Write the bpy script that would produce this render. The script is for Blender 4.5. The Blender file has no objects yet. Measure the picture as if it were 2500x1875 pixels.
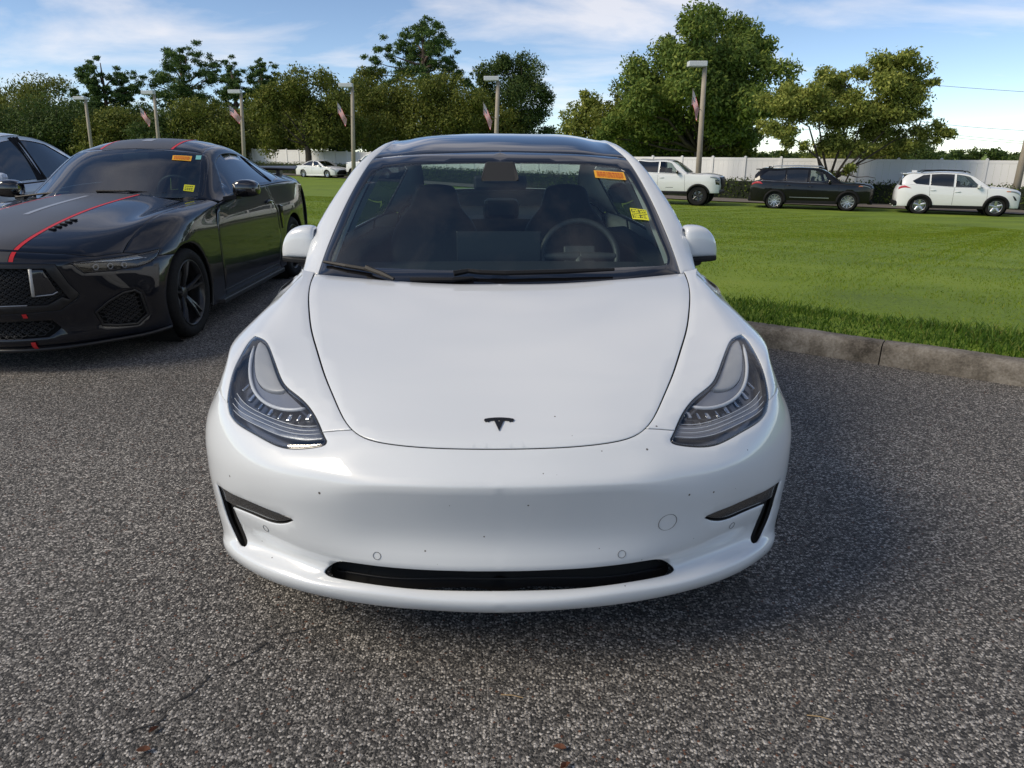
import bpy, bmesh, math, random
import numpy as np
from mathutils import Vector, Matrix
from mathutils.geometry import delaunay_2d_cdt
R = math.radians
SC = bpy.context.scene
COL = SC.collection
# ---------------------------------------------------------------- camera
cam = bpy.data.cameras.new('camera'); camo = bpy.data.objects.new('camera', cam); COL.objects.link(camo)
cam.sensor_width = 36.0; cam.lens = 25.2; cam.clip_start = 0.05; cam.clip_end = 3000
camo.location = (0.012, -1.585, 1.395)
camo.rotation_euler = (R(90 - 17.9), 0, -0.0125)
SC.camera = camo
SC.render.resolution_x = 1024; SC.render.resolution_y = 768
SC.view_settings.view_transform = 'Standard'; SC.view_settings.look = 'None'
SC.view_settings.exposure = 0.20; SC.view_settings.gamma = 1.0
# ---------------------------------------------------------------- sky and sun
SUN_AZ = -108.0      # compass-like angle from +Y (away from camera), negative to the left
SUN_EL = 38.0
world = bpy.data.worlds.new('World'); SC.world = world; world.use_nodes = True
wn = world.node_tree; wn.nodes.clear()
def wnode(t, **k):
    n = wn.nodes.new(t)
    for a, b in k.items(): setattr(n, a, b)
    return n
w_out = wnode('ShaderNodeOutputWorld'); w_bg = wnode('ShaderNodeBackground')
sky = wnode('ShaderNodeTexSky', sky_type='NISHITA', sun_disc=False, sun_elevation=R(SUN_EL), sun_rotation=R(SUN_AZ), altitude=0, air_density=0.62, dust_density=0.0, ozone_density=0.9)
# thin high cloud: noise sampled on a flat layer seen from below, the same all over the sky
tc = wnode('ShaderNodeTexCoord'); sep = wnode('ShaderNodeSeparateXYZ')
wn.links.new(tc.outputs['Generated'], sep.inputs[0])
def wmath(op, a, b=None, clamp=False):
    n = wnode('ShaderNodeMath', operation=op, use_clamp=clamp)
    for i, q in enumerate((a, b)):
        if q is None: continue
        if isinstance(q, (int, float)): n.inputs[i].default_value = q
        else: wn.links.new(q, n.inputs[i])
    return n.outputs[0]
zz = wmath('ADD', wmath('MAXIMUM', sep.outputs[2], 0.0), 0.20)
cmb = wnode('ShaderNodeCombineXYZ')
wn.links.new(wmath('DIVIDE', sep.outputs[0], zz), cmb.inputs[0]); wn.links.new(wmath('DIVIDE', sep.outputs[1], zz), cmb.inputs[1])
mp = wnode('ShaderNodeMapping'); mp.inputs['Scale'].default_value = (0.55, 0.95, 1); mp.inputs['Rotation'].default_value = (0, 0, R(14)); mp.inputs['Location'].default_value = (23.4287, 18.4071, 2.9452)
wn.links.new(cmb.outputs[0], mp.inputs[0])
nz = wnode('ShaderNodeTexNoise'); nz.inputs['Scale'].default_value = 1.9; nz.inputs['Detail'].default_value = 8; nz.inputs['Roughness'].default_value = 0.56; nz.inputs['Distortion'].default_value = 0.35
wn.links.new(mp.outputs[0], nz.inputs[0])
cr = wnode('ShaderNodeValToRGB'); cr.color_ramp.elements[0].position = 0.48; cr.color_ramp.elements[1].position = 0.68
wn.links.new(nz.outputs['Fac'], cr.inputs[0])
cfac = wmath('MULTIPLY', cr.outputs[0], 0.52)
mixc = wnode('ShaderNodeMix', data_type='RGBA')
wn.links.new(cfac, mixc.inputs[0]); wn.links.new(sky.outputs[0], mixc.inputs[6]); mixc.inputs[7].default_value = (8.2, 7.5, 7.0, 1)
wn.links.new(mixc.outputs[2], w_bg.inputs[0]); w_bg.inputs[1].default_value = 0.13
wn.links.new(w_bg.outputs[0], w_out.inputs[0])
sun = bpy.data.lights.new('sun', 'SUN'); suno = bpy.data.objects.new('sun', sun); COL.objects.link(suno)
sun.energy = 2.7; sun.angle = R(24); sun.color = (1.0, 0.88, 0.70)
sd = Vector((math.sin(R(SUN_AZ)) * math.cos(R(SUN_EL)), math.cos(R(SUN_AZ)) * math.cos(R(SUN_EL)), math.sin(R(SUN_EL))))
suno.rotation_euler = sd.to_track_quat('Z', 'Y').to_euler()

# ---------------------------------------------------------------- materials
MATS = {}
def mat(name, col, rough=0.5, metal=0.0, coat=0.0, spec=0.5, noise=None, bump=None, emit=None, coat_rough=0.03, alpha=None, trans=0.0):
    """noise=(scale, amount, col2) mixes a second colour in by noise; bump=(scale, strength)"""
    if name in MATS: return MATS[name]
    m = bpy.data.materials.new(name); m.use_nodes = True; nt = m.node_tree
    b = nt.nodes['Principled BSDF']
    b.inputs['Base Color'].default_value = (*col, 1); b.inputs['Roughness'].default_value = rough; b.inputs['Metallic'].default_value = metal
    b.inputs['Coat Weight'].default_value = coat; b.inputs['Coat Roughness'].default_value = coat_rough; b.inputs['Specular IOR Level'].default_value = spec
    if trans: b.inputs['Transmission Weight'].default_value = trans
    if emit: b.inputs['Emission Color'].default_value = (*emit[0], 1); b.inputs['Emission Strength'].default_value = emit[1]
    co = nt.nodes.new('ShaderNodeTexCoord')
    if noise:
        n = nt.nodes.new('ShaderNodeTexNoise'); n.inputs['Scale'].default_value = noise[0]; n.inputs['Detail'].default_value = 5; n.inputs['Roughness'].default_value = 0.6
        nt.links.new(co.outputs['Object'], n.inputs[0])
        r = nt.nodes.new('ShaderNodeValToRGB'); r.color_ramp.elements[0].position = 0.5 - 0.5 * noise[1]; r.color_ramp.elements[1].position = 0.5 + 0.5 * noise[1]
        r.color_ramp.elements[0].color = (*col, 1); r.color_ramp.elements[1].color = (*noise[2], 1)
        nt.links.new(n.outputs['Fac'], r.inputs[0]); nt.links.new(r.outputs[0], b.inputs['Base Color'])
    if bump:
        n = nt.nodes.new('ShaderNodeTexNoise'); n.inputs['Scale'].default_value = bump[0]; n.inputs['Detail'].default_value = 4
        nt.links.new(co.outputs['Object'], n.inputs[0])
        bp = nt.nodes.new('ShaderNodeBump'); bp.inputs['Strength'].default_value = bump[1]; bp.inputs['Distance'].default_value = 0.01
        nt.links.new(n.outputs['Fac'], bp.inputs['Height']); nt.links.new(bp.outputs[0], b.inputs['Normal'])
    MATS[name] = m; return m
def glass(name, tint, refl=1.0, rough=0.0, opacity=0.0, base=(0.01, 0.012, 0.014), r0=0.065):
    """thin glass sheet: tinted see-through plus mirror reflection by Fresnel; opacity adds a film"""
    if name in MATS: return MATS[name]
    m = bpy.data.materials.new(name); m.use_nodes = True; nt = m.node_tree; nt.nodes.clear()
    o = nt.nodes.new('ShaderNodeOutputMaterial'); t = nt.nodes.new('ShaderNodeBsdfTransparent'); g = nt.nodes.new('ShaderNodeBsdfGlossy')
    t.inputs[0].default_value = (*tint, 1); g.inputs[0].default_value = (refl, refl, refl, 1); g.inputs['Roughness'].default_value = rough
    lw = nt.nodes.new('ShaderNodeLayerWeight'); lw.inputs[0].default_value = 0.5
    pw = nt.nodes.new('ShaderNodeMath'); pw.operation = 'POWER'; nt.links.new(lw.outputs['Facing'], pw.inputs[0]); pw.inputs[1].default_value = 5.0
    f = nt.nodes.new('ShaderNodeMath'); f.operation = 'MULTIPLY_ADD'; nt.links.new(pw.outputs[0], f.inputs[0]); f.inputs[1].default_value = 1 - r0; f.inputs[2].default_value = r0
    d = nt.nodes.new('ShaderNodeBsdfDiffuse'); d.inputs[0].default_value = (*base, 1)
    m1 = nt.nodes.new('ShaderNodeMixShader'); m1.inputs[0].default_value = opacity
    nt.links.new(t.outputs[0], m1.inputs[1]); nt.links.new(d.outputs[0], m1.inputs[2])
    m2 = nt.nodes.new('ShaderNodeMixShader'); nt.links.new(f.outputs[0], m2.inputs[0]); nt.links.new(m1.outputs[0], m2.inputs[1]); nt.links.new(g.outputs[0], m2.inputs[2])
    nt.links.new(m2.outputs[0], o.inputs[0]); MATS[name] = m; return m
# ---------------------------------------------------------------- objects
def link(name, me, m=None, parent=None, smooth=False):
    o = bpy.data.objects.new(name, me); COL.objects.link(o)
    if m is not None and len(me.materials) == 0: me.materials.append(m)
    if smooth: me.polygons.foreach_set('use_smooth', [True] * len(me.polygons))
    if parent is not None: o.parent = parent
    return o
def mesh(name, V, F, m=None, parent=None, smooth=False):
    me = bpy.data.meshes.new(name); me.from_pydata([tuple(map(float, v)) for v in V], [], [tuple(int(i) for i in f) for f in F]); me.update()
    return link(name, me, m, parent, smooth)
def tag(o, label, cat, group=None, kind=None):
    o['label'] = label; o['category'] = cat
    if group: o['group'] = group
    if kind: o['kind'] = kind
    return o
def thing(name, label, cat, loc=(0, 0, 0), rz=0.0, group=None):
    o = bpy.data.objects.new(name, None); COL.objects.link(o); o.location = loc; o.rotation_euler = (0, 0, rz); o.empty_display_size = 0.2
    return tag(o, label, cat, group)
def copy_tree(o, parent=None):
    c = o.copy(); COL.objects.link(c)
    if parent is not None: c.parent = parent
    for ch in list(o.children): copy_tree(ch, c)
    return c
class MB:
    """collects simple shapes into one mesh"""
    def __init__(s): s.V = []; s.F = []
    def add(s, V, F):
        n = len(s.V); s.V += [tuple(v) for v in V]; s.F += [tuple(i + n for i in f) for f in F]; return s
    def box(s, c, d, M=None):
        V = []
        for z in (-1, 1):
            for y in (-1, 1):
                for x in (-1, 1):
                    p = Vector((x * d[0] / 2, y * d[1] / 2, z * d[2] / 2))
                    if M is not None: p = M @ p
                    V.append(p + Vector(c))
        return s.add(V, [(0, 2, 3, 1), (4, 5, 7, 6), (0, 1, 5, 4), (2, 6, 7, 3), (0, 4, 6, 2), (1, 3, 7, 5)])
    def tube(s, pts, rad, n=8, cap=True):
        pts = [Vector(p) for p in pts]
        if not hasattr(rad, '__len__'): rad = [rad] * len(pts)
        V = []; F = []; up = None
        for i, p in enumerate(pts):
            d = (pts[min(i + 1, len(pts) - 1)] - pts[max(i - 1, 0)])
            if d.length < 1e-9: d = Vector((0, 0, 1))
            d.normalize()
            if up is None:
                up = Vector((0, 0, 1)) if abs(d.z) < 0.9 else Vector((1, 0, 0))
            a = d.cross(up)
            if a.length < 1e-6: a = d.orthogonal()
            a.normalize(); b = a.cross(d); up = b
            for k in range(n):
                t = 2 * math.pi * k / n; V.append(p + (a * math.cos(t) + b * math.sin(t)) * rad[i])
        for i in range(len(pts) - 1):
            for k in range(n):
                F.append((i * n + k, i * n + (k + 1) % n, (i + 1) * n + (k + 1) % n, (i + 1) * n + k))
        if cap:
            F.append(tuple(range(n - 1, -1, -1))); F.append(tuple((len(pts) - 1) * n + k for k in range(n)))
        return s.add(V, F)
    def lathe(s, prof, n=32, axis='x', c=(0, 0, 0), a0=0, a1=2 * math.pi):
        """prof: (axial, radius) list"""
        V = []; F = []; full = abs(a1 - a0 - 2 * math.pi) < 1e-6; m = n if full else n + 1
        for (h, r) in prof:
            for k in range(m):
                t = a0 + (a1 - a0) * k / n; q = (r * math.cos(t), r * math.sin(t))
                V.append({'x': (c[0] + h, c[1] + q[0], c[2] + q[1]), 'y': (c[0] + q[0], c[1] + h, c[2] + q[1]), 'z': (c[0] + q[0], c[1] + q[1], c[2] + h)}[axis])
        for i in range(len(prof) - 1):
            for k in range(n):
                k2 = (k + 1) % m; F.append((i * m + k, i * m + k2, (i + 1) * m + k2, (i + 1) * m + k))
        return s.add(V, F)
    def prism(s, poly, n0, n1):
        """poly: list of 3-D points; n0/n1 offsets of the two faces"""
        k = len(poly); a = [Vector(p) + Vector(n0) for p in poly]; b = [Vector(p) + Vector(n1) for p in poly]
        return s.add(a + b, [tuple(range(k)), tuple(range(2 * k - 1, k - 1, -1))] + [(i, k + i, k + (i + 1) % k, (i + 1) % k) for i in range(k)])
    def build(s, name, m, parent=None, smooth=False, bevel=0, sub=0, auto=None):
        o = mesh(name, s.V, s.F, m, parent, smooth)
        if bevel:
            b = o.modifiers.new('bevel', 'BEVEL'); b.width = bevel; b.segments = 2; b.limit_method = 'ANGLE'; b.angle_limit = R(40)
        if sub:
            b = o.modifiers.new('sub', 'SUBSURF'); b.levels = sub; b.render_levels = sub
        if auto is not None: sharp(o, auto)
        return o
def sharp(o, deg):
    """smooth shading with edges sharper than deg kept hard"""
    me = o.data; me.polygons.foreach_set('use_smooth', [True] * len(me.polygons))
    me.set_sharp_from_angle(angle=R(deg))
    return o
# ---------------------------------------------------------------- smooth patches
def _nat(tk):
    n = len(tk); A = np.zeros((n, n)); B = np.zeros((n, n)); A[0, 0] = A[-1, -1] = 1
    h = np.diff(tk)
    for i in range(1, n - 1):
        A[i, i - 1] = h[i - 1]; A[i, i] = 2 * (h[i - 1] + h[i]); A[i, i + 1] = h[i]
        B[i, i - 1] = 6 / h[i - 1]; B[i, i + 1] = 6 / h[i]; B[i, i] = -6 / h[i - 1] - 6 / h[i]
    return np.linalg.solve(A, B)
def _ev(tk, M, Y, t):
    """natural cubic spline: knots tk, values Y (n,...) at scalars t (N) -> (N,...)"""
    D = np.tensordot(M, Y, (1, 0)); i = np.clip(np.searchsorted(tk, t) - 1, 0, len(tk) - 2)
    h = (tk[i + 1] - tk[i]); a = (tk[i + 1] - t) / h; b = 1 - a
    e = (slice(None),) + (None,) * (Y.ndim - 1)
    return a[e] * Y[i] + b[e] * Y[i + 1] + ((a ** 3 - a) * h * h / 6)[e] * D[i] + ((b ** 3 - b) * h * h / 6)[e] * D[i + 1]
def spline(pts, n, closed=False):
    P = np.array(pts, float)
    if closed: P = np.vstack([P[-4:-1] if np.allclose(P[0], P[-1]) else P[-3:], P, P[1:4] if np.allclose(P[0], P[-1]) else P[:3]])
    t = np.r_[0, np.cumsum(np.linalg.norm(np.diff(P, axis=0), axis=1) ** 0.5 + 1e-9)]
    if closed: lo, hi = t[3], t[-4] if np.allclose(P[3], P[-4]) else t[-3]
    else: lo, hi = t[0], t[-1]
    return _ev(t, _nat(t), P, np.linspace(lo, hi, n))
class Patch:
    """tensor spline through a net of points rows[i][j]; sym: rows start on the plane x=0 and are mirrored"""
    def __init__(s, rows, sym=True):
        P = np.array(rows, float)
        if sym:
            P[:, 0, 0] = 0; Q = P[:, 1:][:, ::-1].copy(); Q[..., 0] *= -1; P = np.concatenate([Q, P], 1)
        s.P = P; n, m = P.shape[:2]
        ds = np.linalg.norm(np.diff(P, axis=1), axis=2).mean(0); dt = np.linalg.norm(np.diff(P, axis=0), axis=2).mean(1)
        s.sk = np.r_[0, np.cumsum(ds)]; s.tk = np.r_[0, np.cumsum(dt)]
        if sym: s.sk = s.sk - s.sk[m // 2]
        s.s1 = s.sk[-1]; s.t1 = s.tk[-1]; s.s0 = s.sk[0]
        s.Ms = _nat(s.sk); s.Mt = _nat(s.tk)
    def __call__(s, S, T):
        S = np.atleast_1d(np.asarray(S, float)); T = np.atleast_1d(np.asarray(T, float))
        A = _ev(s.sk, s.Ms, np.swapaxes(s.P, 0, 1), S)        # N, rows, 3
        D = np.einsum('ij,njk->nik', s.Mt, A); tk = s.tk
        i = np.clip(np.searchsorted(tk, T) - 1, 0, len(tk) - 2); h = tk[i + 1] - tk[i]; a = ((tk[i + 1] - T) / h)[:, None]; b = 1 - a; h = h[:, None]; r = np.arange(len(S))
        return a * A[r, i] + b * A[r, i + 1] + (a ** 3 - a) * h * h / 6 * D[r, i] + (b ** 3 - b) * h * h / 6 * D[r, i + 1]
    def jac(s, S, T, e=1e-4):
        return (s(np.asarray(S) + e, T) - s(np.asarray(S) - e, T)) / (2 * e), (s(S, np.asarray(T) + e) - s(S, np.asarray(T) - e)) / (2 * e)
    def normal(s, S, T):
        a, b = s.jac(S, T); n = np.cross(a, b); return n / (np.linalg.norm(n, axis=1)[:, None] + 1e-12)
def dense(poly, step):
    """resample a closed 2-D polygon so no edge is longer than step"""
    out = []
    n = len(poly)
    for i in range(n):
        a = np.array(poly[i]); b = np.array(poly[(i + 1) % n]); k = max(1, int(math.ceil(np.linalg.norm(b - a) / step)))
        for j in range(k): out.append(a + (b - a) * j / k)
    return np.array(out)
def area2(p):
    x, y = p[:, 0], p[:, 1]; return 0.5 * np.sum(x * np.roll(y, -1) - np.roll(x, -1) * y)
def inpoly(pts, poly):
    x, y = pts[:, 0], pts[:, 1]; c = np.zeros(len(pts), bool); n = len(poly)
    for i in range(n):
        x1, y1 = poly[i]; x2, y2 = poly[(i + 1) % n]
        if y1 == y2: continue
        k = ((y1 > y) != (y2 > y)) & (x < (x2 - x1) * (y - y1) / (y2 - y1) + x1); c ^= k
    return c
def inset2(p, d, keep=None):
    """move a CCW polygon's points d to the inside; keep(p) masks points that stay"""
    a = np.roll(p, 1, 0); b = np.roll(p, -1, 0); t = b - a; t /= (np.linalg.norm(t, axis=1)[:, None] + 1e-12)
    n = np.stack([-t[:, 1], t[:, 0]], 1); q = p + n * d
    if keep is not None:
        k = keep(p); m = len(p)
        for i in np.where(k)[0]:
            a, b = k[i - 1], k[(i + 1) % m]; q[i] = p[i]
            if a != b:                      # a corner on the kept line slides along it
                o = p[i - 1] if a else p[(i + 1) % m]; v = o - p[i]; q[i] = p[i] + v / (np.linalg.norm(v) + 1e-12) * min(abs(d), np.linalg.norm(v) * .5) * (1 if d > 0 else -1)
    return q
def region(outer, holes=(), grid=0.03, edge=0.012):
    """triangulate a polygon with holes -> (points Nx2, triangles, outlines as index loops)"""
    loops = [outer] + list(holes); pts = []; edges = []; rings = []
    for L in loops:
        n0 = len(pts); L = np.asarray(L); pts += [tuple(q) for q in L]; k = len(L); rings.append(list(range(n0, n0 + k)))
        edges += [(n0 + i, n0 + (i + 1) % k) for i in range(k)]
    o = np.asarray(outer); lo = o.min(0); hi = o.max(0)
    gx = np.arange(lo[0], hi[0], grid); gy = np.arange(lo[1], hi[1], grid)
    G = np.stack(np.meshgrid(gx, gy), -1).reshape(-1, 2)
    k = inpoly(G, o)
    for h in holes: k &= ~inpoly(G, np.asarray(h))
    G = G[k]; bp = np.array(pts); keep = np.ones(len(G), bool)
    for i in range(0, len(G), 2000):
        d = np.sqrt(((G[i:i + 2000, None] - bp[None]) ** 2).sum(-1)).min(1); keep[i:i + 2000] = d > grid * 0.45
    pts += [tuple(q) for q in G[keep]]
    r = delaunay_2d_cdt([Vector(p) for p in pts], edges, [], 0, 1e-7)
    V = np.array([tuple(v) for v in r[0]]); F = [f for f in r[2]]
    cen = np.array([V[list(f)].mean(0) for f in F]); k = inpoly(cen, o)
    for h in holes: k &= ~inpoly(cen, np.asarray(h))
    F = [f for f, q in zip(F, k) if q]
    # where did the input points go
    mp = {}
    for i, src in enumerate(r[3]):
        for q in src: mp[q] = i
    rings = [[mp[q] for q in ring if q in mp] for ring in rings]
    return V, F, rings
def panel(name, patch, outer, m, parent, holes=(), off=0.0, grid=0.03, gap=0.002, flange=0.014, roll=0.0022, mirror=False, smooth=True, keep=None):
    """a sheet of the patch bounded by outlines given in the patch's own coordinates, its edges rolled inwards"""
    def prep(poly, hole):
        p = np.asarray(poly, float)
        if (area2(p) > 0) == hole: p = p[::-1]
        p = dense(p, 0.014)
        return inset2(p, gap + roll, keep) if not hole else inset2(p, gap + roll, keep)
    o = prep(outer, False); hs = [prep(h, True) for h in holes]
    V2, F, rings = region(o, hs, grid)
    P = patch(V2[:, 0], V2[:, 1]); N = patch.normal(V2[:, 0], V2[:, 1]); P = P + N * off
    V = [tuple(p) for p in P]; NN = [tuple(n) for n in N]
    F = [tuple(f) for f in F]; MI = [0] * len(F)
    if flange:
        for ring in rings:
            k = len(ring); q = V2[ring]; kk = keep(q) if keep is not None else np.zeros(k, bool)
            t3 = np.roll(P[ring], -1, 0) - np.roll(P[ring], 1, 0); t3 /= np.linalg.norm(t3, axis=1)[:, None] + 1e-12
            nn = N[ring]; outw = np.cross(t3, nn)
            if kk.any():
                for i in np.where(kk)[0]:
                    a, b = kk[i - 1], kk[(i + 1) % k]
                    if a != b:
                        j = (i + 1) % k if a else i - 1; tt = (P[ring[j]] - P[ring[i]]) * (1 if a else -1); tt = tt / (np.linalg.norm(tt) + 1e-12); outw[i] = np.cross(tt, nn[i]); outw[i][0] = 0; outw[i] /= np.linalg.norm(outw[i]) + 1e-12
            r1 = P[ring] + outw * (roll * 0.75) - nn * (roll * 0.35); r2 = P[ring] + outw * roll - nn * roll * 1.2; r3 = P[ring] + outw * roll - nn * flange
            n0 = len(V); V += [tuple(a) for a in r1] + [tuple(a) for a in r2] + [tuple(a) for a in r3]
            base = [ring, list(range(n0, n0 + k)), list(range(n0 + k, n0 + 2 * k)), list(range(n0 + 2 * k, n0 + 3 * k))]
            for i in range(k):
                j = (i + 1) % k
                if kk[i] and kk[j]: continue
                for a in range(3): F.append((base[a][i], base[a + 1][i], base[a + 1][j], base[a][j])); MI.append(1 if a == 2 else 0)
    V = np.array(V)
    if mirror:
        n = len(V); W = V.copy(); W[:, 0] *= -1
        onp = np.abs(V[:, 0]) < 1e-5; idx = np.where(onp, np.arange(n), np.arange(n) + n)
        V = np.vstack([V, W]); F = F + [tuple(int(idx[i]) for i in f[::-1]) for f in F]; MI = MI + MI
    ob = mesh(name, V, F, m, parent, smooth)
    if 'paint' in m.name and any(MI): ob.data.materials.append(mat('gap_shade', (0.008, 0.008, 0.008), .8)); ob.data.polygons.foreach_set('material_index', MI)  # deep flange faces coloured black to stand in for shade inside the gaps
    bm = bmesh.new(); bm.from_mesh(ob.data)
    bmesh.ops.delete(bm, geom=[v for v in bm.verts if not v.link_faces], context='VERTS')
    bmesh.ops.recalc_face_normals(bm, faces=bm.faces) if mirror == 'fix' else None
    bm.to_mesh(ob.data); bm.free()
    ob.data.polygons.foreach_set('use_smooth', [True] * len(ob.data.polygons))
    return ob
def flip(o):
    """mirrored twin of a mesh object through its parent's x=0 plane"""
    me = o.data.copy(); me.transform(Matrix.Scale(-1, 4, (1, 0, 0))); me.flip_normals()
    c = bpy.data.objects.new(o.name, me); COL.objects.link(c); c.parent = o.parent
    for m in o.modifiers:
        k = c.modifiers.new(m.name, m.type)
        for a in ('width', 'segments', 'levels', 'render_levels', 'limit_method', 'angle_limit', 'thickness', 'offset'):
            if hasattr(m, a): setattr(k, a, getattr(m, a))
    for ch in o.children:
        d = flip(ch); d.parent = c
    return c

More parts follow.
